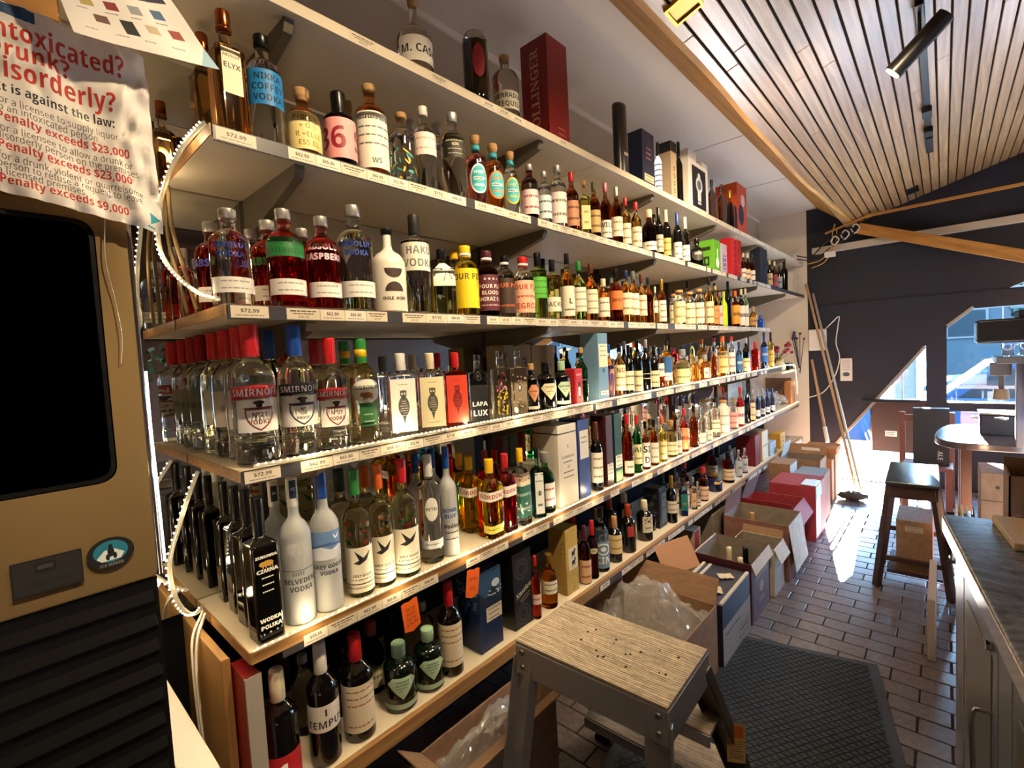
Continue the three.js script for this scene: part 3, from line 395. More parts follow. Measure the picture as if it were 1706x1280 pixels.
const ROWS = `
A;-1.003;-1.258;0.243;0.0559;long;clr;cork;p:#e9e4d6:#333:M. CASK:.10:.42:150;large dusty clear bottle with a round shoulder and white label
A;-1.266;-1.247;0.259;0.0454;dome;blk;clear;p:#a02a2e:#7a1218::.30:.75:60:c;tall black rounded bottle with a red oval badge
A;-1.428;-1.252;0.242;0.0499;abs;clr;cork;p:#cfc9b4:#333:HERRADURA/TEQUILA:.10:.38:180;small square-shouldered clear bottle with a grey cap and pale label
A;-2.765;-1.254;0.310;0.0222;wine;zebra;blk;;slim bottle with black and white stripes
A;-3.050;-1.246;0.394;0.0235;wine;blk;blk;;tall thin black bottle with a long neck
A;-3.582;-1.230;0.281;0.0278;std;smoke;blk;;smoky grey ribbed bottle
A;-3.792;-1.233;0.296;0.0309;std;smoke;smoke;;smoky cut-glass bottle
A;-4.051;-1.254;0.315;0.0325;squat;smoke;gold;;squat smoky bottle with a gold stopper
B;-0.429;-1.235;0.283;0.0326;sqr;copper;copper;p:#f1e3c6:#3a2a1a:ABSOLUT/ELYX/ / :.30:.66:64;square copper-toned bottle with a copper collar and cream label
B;-0.515;-1.244;0.270;0.0417;abs;clr;blk;p:#1d7fc4:#101c30:NIKKA/COFFEY/VODKA:.33:.64:210;clear bottle with a black cap and bright blue label
B;-0.608;-1.244;0.178;0.0419;squat;org;cork;p:#efdf9a:#a8872c:P+BLEND/+ O B/R +ELLE/ESS EL:.06:.60:230;orange spirit bottle with a pale wood stopper and yellow grid label
B;-0.712;-1.245;0.207;0.0426;wax;dkred;blk;p:#f2a3a0:#8e1e2e:36 S:.08:.60:230;dark red bottle with black wax neck and pink label
B;-0.815;-1.248;0.267;0.0460;abs;org;cork;p:#efe9d8:#444:~/~/~/~/ /WS:.06:.66:230;orange spirit bottle with a cork and tall white label
B;-0.923;-1.247;0.223;0.0422;abs;clr;cork;t:#2e8f96:#d7b42a::.05:.55:200:v;clear bottle with a cork and teal sea artwork
B;-1.005;-1.241;0.268;0.0370;abs;clr;white;p:#f1dcd2:#b98:~/~:.40:.66:200;clear bottle with a white cap and blush label
B;-1.132;-1.245;0.293;0.0431;abs;clr;silver;p:#2b2a22:#d8d0b0:AVIATION/AMERICAN/GIN/~/~:.45:.74:120;clear fluted bottle with a black art-deco label
B;-1.231;-1.237;0.244;0.0354;malfy;pink;cork;p:#3fb0c4:#f0f0f0:~/~:.14:.56:110:m;pink spirit bottle with turquoise oval label and cork
B;-1.322;-1.239;0.242;0.0369;malfy;org;cork;p:#3fb0c4:#e07a20:~/~:.14:.56:110:m;orange spirit bottle with turquoise oval label and cork
B;-1.411;-1.234;0.237;0.0325;malfy;clr;cork;p:#3fb0c4:#e0c020:~/~:.14:.56:110:m;clear bottle with turquoise oval label and cork
B;-1.526;-1.236;0.221;0.0339;abs;dkred;silver;p:#f0d3d2:#7a2030:~/~:.08:.52:230:k;dark berry bottle with a notched pink label
B;-1.615;-1.232;0.214;0.0300;abs;clr;silver;p:#cfe4e6:#333:~/~:.08:.52:230:k;clear bottle with a notched pale blue label
B;-1.722;-1.240;0.268;0.0377;abs;clr;silver;p:#f3e4e0:#554:~/~:.06:.55:230:k;clear bottle with a blush notched label
B;-1.817;-1.233;0.264;0.0307;std;damb;red;p:#c98d6a:#402010:~/~:.08:.5:200;brown bottle with a red capsule and ornate label
B;-1.904;-1.223;0.244;0.0214;sqr;yel;cork;p:#efdca0:#7a5a20:~/~:.08:.52:200;square golden bottle with a cream label
B;-1.997;-1.230;0.261;0.0282;std;damb;olive;p:#c9a86a:#332010:~/~:.08:.48:200;brown bottle with an olive cap and gold label
B;-2.098;-1.228;0.281;0.0261;std;damb;pinkfoil;p:#f2ead8:#333:WILD/~:.04:.34:220;dark amber bottle with pink foil neck and white label
B;-2.207;-1.230;0.286;0.0283;std;damb;silver;p:#efe4c8:#7a5a20:~/~:.12:.46:220;amber bottle with a silver foil neck and cream label
B;-2.296;-1.228;0.250;0.0259;std;amb;red;p:#f0e2c0:#5a3a20:~/~:.04:.46:230;amber red-capped bottle with cream label, left of a twin
B;-2.413;-1.230;0.252;0.0283;std;amb;red;p:#f0e2c0:#5a3a20:~/~:.04:.46:230;amber red-capped bottle with cream label, right of a twin
B;-2.592;-1.242;0.249;0.0395;squat;dkred;cream;p:#f0e6d4:#333:~:.06:.26:200;ruby bottle with a cream capsule and low white label
B;-2.682;-1.225;0.276;0.0234;wine;blk;blk;p:#b7ae98:#333:~/~:.06:.42:200;slender black sake bottle with a grey label
B;-2.789;-1.228;0.283;0.0256;wine;blk;cream;p:#cfae5a:#4a3410:~/~:.04:.40:210;black bottle with a pale cap and gold label
B;-2.949;-1.227;0.295;0.0247;wine;blk;blue;p:#efe8da:#333:~/~:.04:.38:210;black bottle with a bright blue neck
B;-3.072;-1.227;0.292;0.0254;wine;smoke;white;p:#f0eade:#333:~/~:.04:.38:210;smoky bottle with a white paper-wrapped neck
B;-3.298;-1.242;0.192;0.0399;squat;blk;blk;p:#3a3a38:#d8d4c8:~:.2:.7:150:c;round black jug with a skull print
B;-4.248;-1.222;0.212;0.0200;std;damb;cream;p:#f0e6d4:#333:~:.05:.4:220;small amber bottle with an orange band, beside the red cartons
B;-4.364;-1.222;0.222;0.0204;std;damb;cream;p:#f0c8a0:#333:~:.05:.4:220;middle of three small amber bottles beyond the red cartons
B;-4.502;-1.223;0.234;0.0208;std;damb;blk;p:#f0e6d4:#333:~:.05:.4:220;small amber bottle with a dark cap, against the navy carton
B;-5.068;-1.225;0.248;0.0226;std;blk;cream;p:#b8a878:#333:~:.05:.5:220;dark bottle with a cream neck, first after the navy carton
B;-5.245;-1.225;0.257;0.0232;std;damb;cream;p:#9a3030:#333:~:.05:.5:220;dark bottle with a cream neck and red label
B;-5.432;-1.226;0.249;0.0237;std;blk;blk;p:#8a9096:#333:~:.05:.5:220;black bottle with a grey label at the far end
B;-5.669;-1.235;0.344;0.0327;squat;blk;blk;;round-shouldered black bottle at the shelf's far end
B;-0.430;-1.392;0.308;0.0305;sqr;copper;copper;;copper-toned square bottle half hidden behind another
B;-0.855;-1.436;0.309;0.0336;std;org;cork;p:#c88a2a:#333::.1:.5:200;amber bottle with a cork at the back
B;-1.077;-1.410;0.313;0.0380;abs;clr;silver;;clear bottle with a white cap behind the teal artwork one
B;-1.203;-1.413;0.344;0.0405;abs;clr;silver;;clear bottle with a silver cap at the back
B;-2.910;-1.359;0.309;0.0274;std;blk;blk;;black bottle behind the ruby one
C;-0.408;-1.246;0.226;0.0440;abs;clr;silver;t:#fff:#173a8f:ABSOLUT/VODKA:.45:.66:170&p:#f1efe8:#888:~/~:.12:.28:150;clear vodka bottle with blue lettering, leftmost on the shelf front
C;-0.536;-1.246;0.250;0.0445;abs;red;silver;p:#1f7d3c:#0f5a2a:ABSOLUT/WATERMELON:.50:.70:170&p:#f1efe8:#888:~/~:.12:.28:150;watermelon red vodka with a green band
C;-0.635;-1.245;0.249;0.0432;abs;red;silver;t:#fff:#f3c9d6:ABSOLUT/RASPBERRI:.48:.72:180&p:#f1efe8:#888:~/~:.12:.28:150;red vodka bottle with pale pink lettering
C;-0.736;-1.251;0.300;0.0494;abs;clr;silver;t:#fff:#173a8f:ABSOLUT/VODKA:.48:.66:170&p:#f1efe8:#888:~/~:.12:.27:150;tall clear vodka with blue lettering next to the white ceramic bottle
C;-0.847;-1.254;0.254;0.0512;moon;wht;blk;t:#fff:#3a2422:/ / / / / /OULE  HORE:.10:.56:130:n;white ceramic bottle with two dark half discs
C;-0.945;-1.246;0.312;0.0441;haku;clr;dkgrey;p:#efead8:#777:HAKU/VODKA:.42:.70:230;tall clear bottle with a dark neck and white upper label
C;-1.046;-1.239;0.216;0.0374;sqr;ylt;blk;p:#eceadb:#2b3a22: /  //:.42:.78:92:t;square pale yellow bottle with botanical sketch
C;-1.158;-1.245;0.243;0.0432;four;yel;yellow;p:#f2d21c:#5a4a10:FOUR PILL/ / :.10:.66:210;yellow gin bottle with bright yellow label and cap
C;-1.261;-1.243;0.239;0.0409;four;dkred;maroon;p:#5a2030:#efe2d8:* * * */FOUR PILL/BLOODY/SHIRAZ GIN/~:.08:.62:210;dark wine-coloured bottle with a maroon label
C;-1.353;-1.238;0.232;0.0355;four;smoke;blk;p:#3f2c24:#d9692a:FOUR PILL/ /~:.06:.62:210;smoky bottle with a brown label and orange lettering
C;-1.467;-1.244;0.242;0.0421;four;clr;red;p:#f0b79b:#b23a2a:FOUR PILL/~/NEGRONI:.08:.60:210;clear gin bottle with red cap and salmon label
C;-1.554;-1.238;0.269;0.0359;haku;lgrn;blk;p:#58b43a:#2f6a20:~/~/~:.30:.62:230;green-tinted bottle with a vivid green label
C;-1.647;-1.235;0.252;0.0332;haku;olv;blk;p:#eeead6:#5a5a40:HACKEL:.12:.36:200;olive-tinted bottle with a low white label
C;-1.751;-1.231;0.290;0.0290;std;amb;blk;p:#f2ecd8:#333: /L/~:.05:.50:200;amber whisky with black cap, white label and letter L
C;-1.844;-1.233;0.267;0.0313;std;lgrn;grncap;p:#f0ecd8:#777:~/~/~:.14:.55:210;green bottle with a green cap and cream label
C;-1.944;-1.233;0.267;0.0308;std;amb;brown;p:#f0e6c8:#777:~/~/~:.12:.54:210;amber whisky with a bronze cap and cream label
C;-2.047;-1.229;0.205;0.0273;squat;amb;cream;p:#f3ecd2:#555:~/~:.1:.55:220;squat amber bottle with a cream-topped cap
C;-2.178;-1.235;0.266;0.0329;std;damb;blk;p:#e07a3a:#7a3a10:~:.22:.58:220;amber bottle with a bright orange label
C;-2.283;-1.234;0.270;0.0322;std;amb;navy;p:#f2e8c2:#6a5a30:~/~:.14:.56:220;amber whisky with a navy cap
C;-2.357;-1.232;0.272;0.0297;std;amb;grey;p:#f2ead2:#6a5a30:~/~:.14:.56:220;amber whisky with a grey-green cap
C;-2.446;-1.229;0.266;0.0271;std;amb;brown;p:#f2dcc0:#8a4a30:~/~:.14:.56:220;amber whisky with a brown cap and peach label
C;-2.523;-1.226;0.256;0.0243;std;damb;dkgrey;;dark amber bottle with a charcoal cap and no front label
C;-2.690;-1.266;0.221;0.0150;std;amb;cream;p:#f3ecd2:#555:~:.3:.62:220;pale-topped amber bottle behind the gold-wrapped one
C;-2.722;-1.239;0.264;0.0235;wrap;damb;gold;p:#f2ead0:#3a2a10:~/~/~:.05:.52:170;amber bottle with gold paper tied over its neck
C;-2.971;-1.238;0.216;0.0358;jar;clr;cork;p:#e4d8a8:#7a6a3a:~/~:.05:.66:230;corked clear jar, nearest of three
C;-3.207;-1.266;0.224;0.0341;jar;clr;cork;p:#e9dfb8:#5a4a2a:~/~:.05:.66:230;corked clear jar, middle of three
C;-3.289;-1.232;0.245;0.0304;jar;clr;cork;p:#efe6c8:#5a4a2a:~/~:.05:.62:230;corked clear jar, farthest of three
C;-3.478;-1.232;0.339;0.0295;std;amb;blk;p:#d8c8a0:#5a4a2a:~/~:.05:.50:230;tall amber bottle with black cap past the cork jars
C;-3.589;-1.228;0.288;0.0261;std;amb;cork;p:#e88a4a:#5a4a2a:~/~:.05:.50:230;amber bottle with an orange print past the cork jars
C;-3.727;-1.245;0.256;0.0205;abs;pink;pinkfoil;p:#eeb0c0:#a04060:~:.05:.60:230;pink bottle between amber and lime ones
C;-3.772;-1.229;0.261;0.0242;std;lime;lime;;lime green bottle
C;-3.958;-1.258;0.357;0.0259;std;blk;blk;;tall black bottle right behind the lime one
C;-4.051;-1.232;0.285;0.0304;std;damb;orange;p:#f0a030:#5a3a10:~:.08:.60:230;dark bottle with an amber-yellow label and orange cap
C;-4.184;-1.226;0.308;0.0244;std;blk;cream;p:#f0e8d8:#333:~:.04:.56:230;dark bottle with long white label, left of a pair
C;-4.361;-1.245;0.328;0.0229;std;lgrn;cream;p:#f0e8d8:#333:~:.04:.56:230;greenish bottle with white label near the far end
C;-4.531;-1.235;0.183;0.0328;squat;amb;cork;p:#c89a5a:#333:~:.1:.5:200;squat honey-coloured bottle
C;-4.748;-1.233;0.112;0.0314;squat;blue;blue;;small blue squat bottle at the far end
C;-0.392;-1.555;0.192;0.0183;sqr;clr;silver;;plain clear square bottle beside the light rope
C;-0.425;-1.433;0.240;0.0406;abs;red;silver;t:#fff:#3a3a8f:ABSOLUT:.45:.62:170&p:#f1efe8:#888:~/~:.12:.28:150;red flavoured vodka behind the blue-lettered clear one
C;-0.541;-1.480;0.251;0.0383;abs;clr;silver;;clear bottle with a silver cap, farthest back at left
C;-0.544;-1.368;0.251;0.0457;abs;red;silver;t:#fff:#1f7a3a:ABSOLUT:.45:.62:170&p:#f1efe8:#888:~/~:.12:.28:150;red vodka with green lettering in the second row
C;-0.635;-1.360;0.243;0.0380;abs;red;silver;;red flavoured vodka in the second row behind the raspberry one
C;-1.227;-1.381;0.258;0.0388;abs;ylt;yellow;;pale bottle with a yellow cap behind the square one
D;-0.436;-1.251;0.340;0.0494;smir;clr;red;r:#c3272b:#fff:SMIRNOFF:.47:.57:150&p:#efede6:#7a2a2a:N°21/VODKA:.24:.47:120:s;big clear red-capped vodka bottle with red ribbon label, front left
D;-0.541;-1.249;0.339;0.0461;smir;clr;blue;r:#15161f:#fff:SMIRNOFF:.47:.57:150&p:#efede6:#23243a:N°/100/PROOF:.24:.47:130:s;clear vodka bottle with blue cap and black ribbon label
D;-0.632;-1.245;0.308;0.0420;smir;clr;red;r:#c3272b:#fff:SMIRNOFF:.45:.56:150&p:#efede6:#7a2a2a:N°21/VODKA:.22:.45:120:s;smaller clear vodka with red cap between blue cap and yellow-green bottle
D;-0.728;-1.245;0.304;0.0433;smir;ylt;grncap;p:#efeee0:#30442a:ZUBROWKA/ :.40:.62:120:b&p:#2f6b3a:#dfe8d0: /~/~:.18:.40:70;yellow-green vodka bottle with a green banded cap
D;-0.846;-1.224;0.258;0.0402;flat;clr;white;p:#f0eee6:#333::.08:.70:88:o;clear flat bottle with white owl label
D;-0.958;-1.224;0.256;0.0403;flat;clr;cream;p:#ebe2b8:#333::.08:.70:88:o;clear flat bottle with cream owl label
D;-1.061;-1.222;0.255;0.0371;flat;red2;red;p:#d8402a:#641a14::.08:.70:88:o;red flat bottle with red owl label
D;-1.163;-1.220;0.244;0.0323;flat;clr;glass;p:#16141c:#fff:@/ / /LAPA/LUX:.05:.80:92;flat bottle with a full black label and big white lettering
D;-1.281;-1.222;0.254;0.0359;flat;clr;glass;t:#fff:#d8b820::.04:.78:92:h;clear flat bottle painted with pink and yellow fruit
D;-1.379;-1.220;0.251;0.0332;flat;clr;glass;t:#fff:#8a7a70::.04:.72:92:q;clear flat bottle printed with a small round cat badge
D;-1.483;-1.241;0.200;0.0293;hend;blk;cork;p:#d9926a:#4a2414:HENDRICK:.22:.66:100:d&p:#e9dcc8:#777: :.08:.14:180;black apothecary bottle with an orange diamond label
D;-1.584;-1.245;0.203;0.0431;hend;blk;blk;p:#e2d6b4:#333:HENDRICK/'S:.22:.70:110:d;black apothecary bottle with a cream diamond label
D;-1.687;-1.239;0.202;0.0366;hend;blk;mint;p:#b8d0b4:#24402e:NEPTUNIA:.22:.70:110:d&p:#dfe6d4:#777: :.08:.15:200;black apothecary bottle with a pale green diamond label and mint cap
D;-1.831;-1.231;0.258;0.0290;std;grn;cork;t:#fff:#cfe0c8:~:.4:.46:100;green glass bottle with a cork
D;-2.066;-1.228;0.269;0.0262;std;org;blue;p:#54397c:#f0a860:STAR/ / :.06:.62:230:y;orange spirit with a purple sunburst label
D;-2.177;-1.230;0.271;0.0285;std;amb;blk;p:#f2e4c0:#7a5a20:NO./~/~:.12:.60:230;amber bottle with a tall cream label beside the purple one
D;-2.265;-1.226;0.263;0.0245;std;blk;blk;p:#f0e6c4:#333:~/~:.10:.48:230;dark bottle with a cream label, right of the amber one
D;-2.366;-1.227;0.291;0.0252;std;blk;blk;p:#f0e6b8:#333:~/~:.04:.42:230;dark tall bottle with a low cream label
D;-2.466;-1.228;0.290;0.0258;std;blk;silver;t:#fff:#cfc8b8:~/~:.2:.4:200;black bottle with silver lettering
D;-2.568;-1.230;0.255;0.0280;std;blk;blk;p:#efe2b0:#333:~/~:.08:.44:230;dark bottle with a square yellow-cream label
D;-2.681;-1.246;0.240;0.0238;std;damb;dkgrey;p:#f0e6cc:#333:~:.3:.62:200;dark bottle with a white oval label
D;-2.744;-1.233;0.282;0.0309;abs;amb;blk;p:#2f5f98:#e8e8e0: / / :.32:.66:230&p:#f0ece0:#555:~:.16:.32:230;amber bottle in a blue and white label
D;-3.012;-1.248;0.226;0.0456;squat;clr;silver;p:#d8cf98:#4a5030:~/~:.05:.62:230;squat clear bottle with a patterned label
D;-3.179;-1.226;0.174;0.0243;squat;amb;silver;;squat amber decanter, left of the flask
D;-3.376;-1.239;0.178;0.0370;squat;amb;silver;p:#efe8dc:#555:~:.1:.5:60;amber flask with a round silver stopper
D;-3.568;-1.244;0.232;0.0222;std;damb;blk;;dark amber bottle right of the flask
D;-3.746;-1.239;0.310;0.0374;std;amb;orange;p:#e9cf8c:#7a4a20:~/~:.1:.62:230;amber bottle with an orange cap and gold art label
D;-3.917;-1.228;0.304;0.0256;abs;clr;red;p:#f2efe6:#a03030:~/~:.1:.6:230;clear bottle with a bright red cap and white label
D;-4.090;-1.226;0.261;0.0241;std;navy;navy;p:#2a5f98:#ddd:~:.1:.6:230;dark blue bottle near the far end
D;-4.299;-1.232;0.294;0.0295;std;blk;silver;p:#f0e8b0:#555:~/~:.05:.42:230;dark bottle with a white and yellow label near the far end
D;-4.582;-1.238;0.256;0.0356;haku;red2;red;;bright red slender bottle
D;-4.846;-1.232;0.342;0.0295;wine;navy;blue;p:#3a68b8:#ddd:~:.2:.6:230;blue slender bottle
D;-5.058;-1.227;0.343;0.0253;wine;yel;blk;p:#e9c060:#7a5a20:~/~:.06:.5:230;slim bottle with a golden label, last on the shelf
D;-0.442;-1.353;0.342;0.0385;smir;clr;red;p:#e6e2d4:#999:~:.24:.52:120;clear vodka bottle with red cap, second back in the left file
D;-0.442;-1.548;0.344;0.0414;smir;clr;red;p:#e6e2d4:#999:~:.24:.52:120;clear vodka bottle with red cap, last back in the left file
D;-0.444;-1.451;0.343;0.0442;smir;clr;red;p:#e6e2d4:#999:~:.24:.52:120;clear vodka bottle with red cap, third back in the left file
D;-0.520;-1.356;0.335;0.0366;smir;clr;blue;p:#e6e2d4:#999:~:.24:.52:120;clear vodka bottle with blue cap in the second row
D;-0.610;-1.467;0.310;0.0446;smir;clr;red;p:#e6e2d4:#999:~:.24:.52:120;red-capped clear vodka bottle, third row behind the blue cap
D;-0.647;-1.353;0.308;0.0408;smir;clr;red;p:#e6e2d4:#999:~:.24:.52:120;smaller clear vodka with red cap in the second row
D;-0.741;-1.361;0.304;0.0386;smir;ylt;grncap;;yellow-green vodka with green cap in the second row
D;-0.875;-1.364;0.254;0.0369;flat;clr;grey;;clear flat bottle with a grey cap behind the white owl one
D;-0.992;-1.365;0.256;0.0375;flat;clr;cream;;clear flat bottle with a dull cream cap in the second row
D;-1.100;-1.363;0.258;0.0358;flat;clr;red;;clear flat bottle with red cap behind the red owl one
D;-1.456;-1.360;0.248;0.0324;flat;clr;glass;;clear flat bottle with a glass stopper in the second row
E;-0.416;-1.234;0.350;0.0316;zub;blk;blk;t:#000:#e8e4da:ZUBROWKA/%/CZARNA/~/~/~/ / / /WODKA/POLSKA:.05:.655:84;black square vodka bottle with a gold bison, front left
E;-0.505;-1.244;0.375;0.0376;tall;fro;white;t:#000:#585c62:BELVEDERE/VODKA:.22:.34:150&t:#000:#ffffff::.34:.62:150:e&p:#20303e:#cfd8dc:~:.86:.985:70;frosted tall vodka bottle with etched white tree
E;-0.583;-1.244;0.376;0.0374;tall;fro;blue;t:#000:#3c4a66:GREY GOOSE/VODKA:.26:.36:170&p:#7ea0d0:#f0f4fa: :.38:.58:150:w;frosted vodka bottle with a blue cap and lake picture
E;-0.680;-1.247;0.358;0.0375;tall;ylt;grncap;p:#efe9d2:#222:/ /GREY GOOSE/~/~/=:.04:.40:180:g;clear bottle with a green neck, goose label and melon print
E;-0.755;-1.245;0.358;0.0345;tall;ylt;orange;p:#efe9d2:#222:/ /GREY GOOSE/~/~/=:.04:.42:180:g;clear bottle with an orange neck and goose label
E;-0.838;-1.245;0.358;0.0413;tall;ylt;red;p:#efe9d2:#222:/ /GREY GOOSE/~/~/=:.04:.42:180:g;clear bottle with a red neck and goose label
E;-0.945;-1.251;0.351;0.0360;haku;clr;white;p:#eceae2:#333:KETEL:.40:.62:70:c&p:#e6eaee:#777:~:.14:.22:160;clear bottle with a white cap and round white crest
E;-1.015;-1.244;0.366;0.0313;tall;fro;blue;t:#000:#3b5fa0:BOMB/BLUE:.34:.46:150&t:#000:#333:Vodka/~/~:.12:.32:150;frosted bottle with a blue cap and blue lettering
E;-1.214;-1.241;0.287;0.0388;gord;yel;yellow;p:#f2efe0:#b02a20:GORDON'S:.48:.60:180&p:#e8d85a:#5a8a30:~:.07:.17:120;yellow gin bottle with yellow cap, front row
E;-1.291;-1.234;0.293;0.0324;gord;red2;red;p:#f2efe0:#b02a20:GORDON'S:.46:.60:190;pink-red gin bottle with red cap, front row
E;-1.377;-1.233;0.298;0.0306;gord;clr;yellow;p:#efe8c8:#a03020:GORDON'S:.52:.68:190&p:#2f6a5e:#cfe0d0:~/~:.10:.52:200:v;clear gin bottle with yellow cap and botanical print
E;-1.476;-1.229;0.280;0.0254;sqr;teal;blk;p:#e6eaec:#20303a:BOMBAY/@/~:.06:.66:70;turquoise square gin bottle
E;-1.544;-1.244;0.253;0.0394;squat;grn;silver;p:#f0efe8:#a03030:~/~:.12:.50:190;green rounded gin bottle with a silver cap and white label
E;-1.925;-1.230;0.328;0.0283;wine;blk;brown;p:#efe9da:#5a4a3a:~/~/~:.12:.56:200;dark bottle with brown neck and tall white label
E;-2.230;-1.233;0.328;0.0307;std;damb;red;p:#efe6d8:#5a3a2a:~:.06:.26:120;rum bottle with rusty red neck
E;-2.326;-1.227;0.310;0.0251;std;grn;red;p:#efe6b0:#2a5a2a:JAM/~:.16:.50:200;green whiskey bottle with red cap and cream label
E;-2.419;-1.224;0.265;0.0224;std;damb;blk;p:#eeeae0:#222:SI/D:.06:.56:200;dark bottle with big letters on white label
E;-2.528;-1.227;0.261;0.0247;std;damb;blk;p:#efe8d8:#777:~/~:.06:.50:210;dark amber bottle with a plain white label
E;-2.636;-1.226;0.261;0.0236;std;yel;orange;p:#efdc9a:#7a5a20:~/~:.06:.46:210;golden bottle with orange stopper
E;-2.783;-1.239;0.223;0.0366;squat;olv;cork;p:#dfd8b0:#555:~/~:.06:.42:200;wide yellow-green bottle
E;-2.849;-1.223;0.215;0.0211;std;clr;silver;p:#efe8d8:#777:~:.06:.42:210;clear bottle right of the wide yellow-green one
E;-2.957;-1.227;0.274;0.0252;std;red2;red;p:#e8a070:#7a2a10:~:.06:.56:210;bright red bottle with red and yellow cap
E;-3.123;-1.230;0.275;0.0279;std;damb;blk;;dark brown bottle right of the bright red one
E;-3.258;-1.229;0.252;0.0267;std;clr;glass;p:#efe8d8:#777:~:.04:.3:120;clear bottle with a round glass stopper
E;-3.374;-1.223;0.256;0.0214;std;clr;silver;p:#efe8d8:#777:~:.04:.3:120;thin clear bottle
E;-3.536;-1.236;0.282;0.0342;abs;clr;blk;p:#efe9c8:#333:~/~:.14:.46:200;clear bottle with black cap and cream label
E;-3.739;-1.244;0.248;0.0418;jar;wht;cork;p:#efe6d8:#777:~/~:.1:.7:200;pale jug-shaped bottle
E;-3.940;-1.236;0.243;0.0345;abs;clr;gold;p:#e8b0a8:#8a2a2a:~/~:.08:.56:220;bottle with red and white art label
E;-4.102;-1.231;0.320;0.0287;std;red2;red;p:#efe6e2:#8a2a2a:~:.06:.5:220;red-capped bottle with pale pink label
E;-4.282;-1.227;0.331;0.0250;std;blk;blk;;black bottle near the far end
E;-4.413;-1.225;0.269;0.0231;std;damb;silver;p:#efdca8:#555:~/~:.05:.6:220;dark bottle with a long yellow-cream label
E;-4.559;-1.221;0.268;0.0189;wine;navy;silver;p:#c8ccd8:#555:~:.1:.3:200;slim blue bottle, first of four
E;-4.712;-1.221;0.255;0.0193;wine;navy;silver;p:#c8ccd8:#555:~:.1:.3:200;slim blue bottle, second of four
E;-4.874;-1.222;0.241;0.0198;wine;navy;blue;p:#c8ccd8:#555:~:.1:.3:200;slim blue bottle, third of four
E;-5.045;-1.222;0.233;0.0203;wine;navy;blue;p:#c8ccd8:#555:~:.1:.3:200;slim blue bottle, last of four
E;-0.424;-1.341;0.349;0.0292;zub;blk;blk;;black square vodka bottle, second in the left file
E;-0.429;-1.438;0.343;0.0275;zub;blk;blk;;black square vodka bottle, third in the left file
E;-0.431;-1.536;0.340;0.0265;zub;blk;blk;;black square vodka bottle, last in the left file
E;-0.502;-1.359;0.353;0.0373;tall;fro;white;p:#20303e:#cfd8dc:~:.84:.96:70;frosted tall bottle in the second row with a black neck tag
E;-0.700;-1.374;0.340;0.0420;tall;clr;dkgreen;;clear bottle with a dark green neck in the second row
E;-0.787;-1.373;0.331;0.0408;tall;clr;orange;;clear bottle with an orange neck in the second row
E;-0.981;-1.369;0.337;0.0343;tall;fro;blue;;frosted bottle with blue cap, left one of the second row
E;-1.054;-1.371;0.340;0.0357;tall;fro;blue;;frosted bottle with blue cap, right one of the second row
E;-1.210;-1.346;0.287;0.0363;gord;yel;yellow;p:#f2efe0:#b02a20:GORDON'S:.48:.60:180;yellow gin bottle with yellow cap, behind the front one
E;-1.245;-1.443;0.281;0.0341;gord;yel;yellow;;yellow gin bottle at the very back
E;-1.316;-1.366;0.287;0.0281;gord;red2;red;;pink-red gin bottle with red cap in the second row
E;-1.462;-1.456;0.255;0.0284;gord;red2;red;;pink-red gin bottle at the back
F;-0.432;-1.245;0.304;0.0426;wine;blk;cream;p:#b8202a:#fff:1:.03:.34:170;black wine bottle with a cream capsule and red label
F;-0.543;-1.242;0.322;0.0401;wine;blk;white;p:#d6d0c4:#333:|/TEMPUS:.30:.52:170;black wine bottle with a white capsule and white label
F;-0.646;-1.246;0.295;0.0436;wine;blk;red;p:#dcd0b4:#8a3020:~/~/~/ / /~:.10:.56:210;black wine bottle with red capsule and cream label, front left
F;-0.790;-1.251;0.195;0.0490;hend;dgrn;mint;p:#a8c2a4:#1e3428:HENDRICK/NEPTUNIA:.22:.72:110:d&p:#a8c2a4:#345: :.07:.15:210;dark apothecary bottle with mint cap, left of the two
F;-0.901;-1.250;0.189;0.0471;hend;dgrn;mint;p:#a8c2a4:#1e3428:HENDRICK/NEPTUNIA:.22:.72:110:d&p:#a8c2a4:#345: :.07:.15:210;dark apothecary bottle with mint cap, right of the two
F;-0.990;-1.242;0.311;0.0392;wine;blk;red;p:#dcd0b4:#8a3020:~/~/~/ / /~:.12:.58:210;black wine bottle with a red capsule beside the blue carton
F;-1.422;-1.220;0.256;0.0180;std;red2;red;p:#e0c8b8:#a02020:~:.24:.40:200;red bottle squeezed beside the black carton
F;-1.527;-1.235;0.226;0.0329;squat;amb;gold;p:#e8e2c8:#203a30:~/~:.28:.52:200;amber bottle with cream crest label
F;-1.789;-1.229;0.267;0.0274;wine;dkred;maroon;p:#d9b08a:#7a3a2a:~/~:.02:.42:220;slim rosy bottle with a peach label
F;-1.854;-1.229;0.273;0.0266;wine;dkred;red;p:#d8d0a0:#333:~:.44:.54:90:c;slim bottle with a twisted red neck
F;-1.948;-1.238;0.309;0.0360;std;smoke;blk;p:#6f8fa8:#e8ecec:CI/@/CIN:.06:.66:220;dark bottle with a large blue-grey label
F;-2.074;-1.238;0.227;0.0357;wine;blk;cork;p:#dcc48a:#7a5a20:~/~:.20:.62:200;black bottle with a yellow-cream arched label
F;-2.220;-1.241;0.251;0.0387;wine;blk;rust;p:#a03030:#701818::.35:.65:50;dark jug-like bottle with a small red label
F;-2.416;-1.246;0.222;0.0439;wine;blk;cream;p:#cfc8b4:#333:#/~:.22:.62:90;black bottle with white drawn label
F;-2.558;-1.286;0.146;0.0344;wine;blk;blk;;plain black bottle beside the lettered black carton
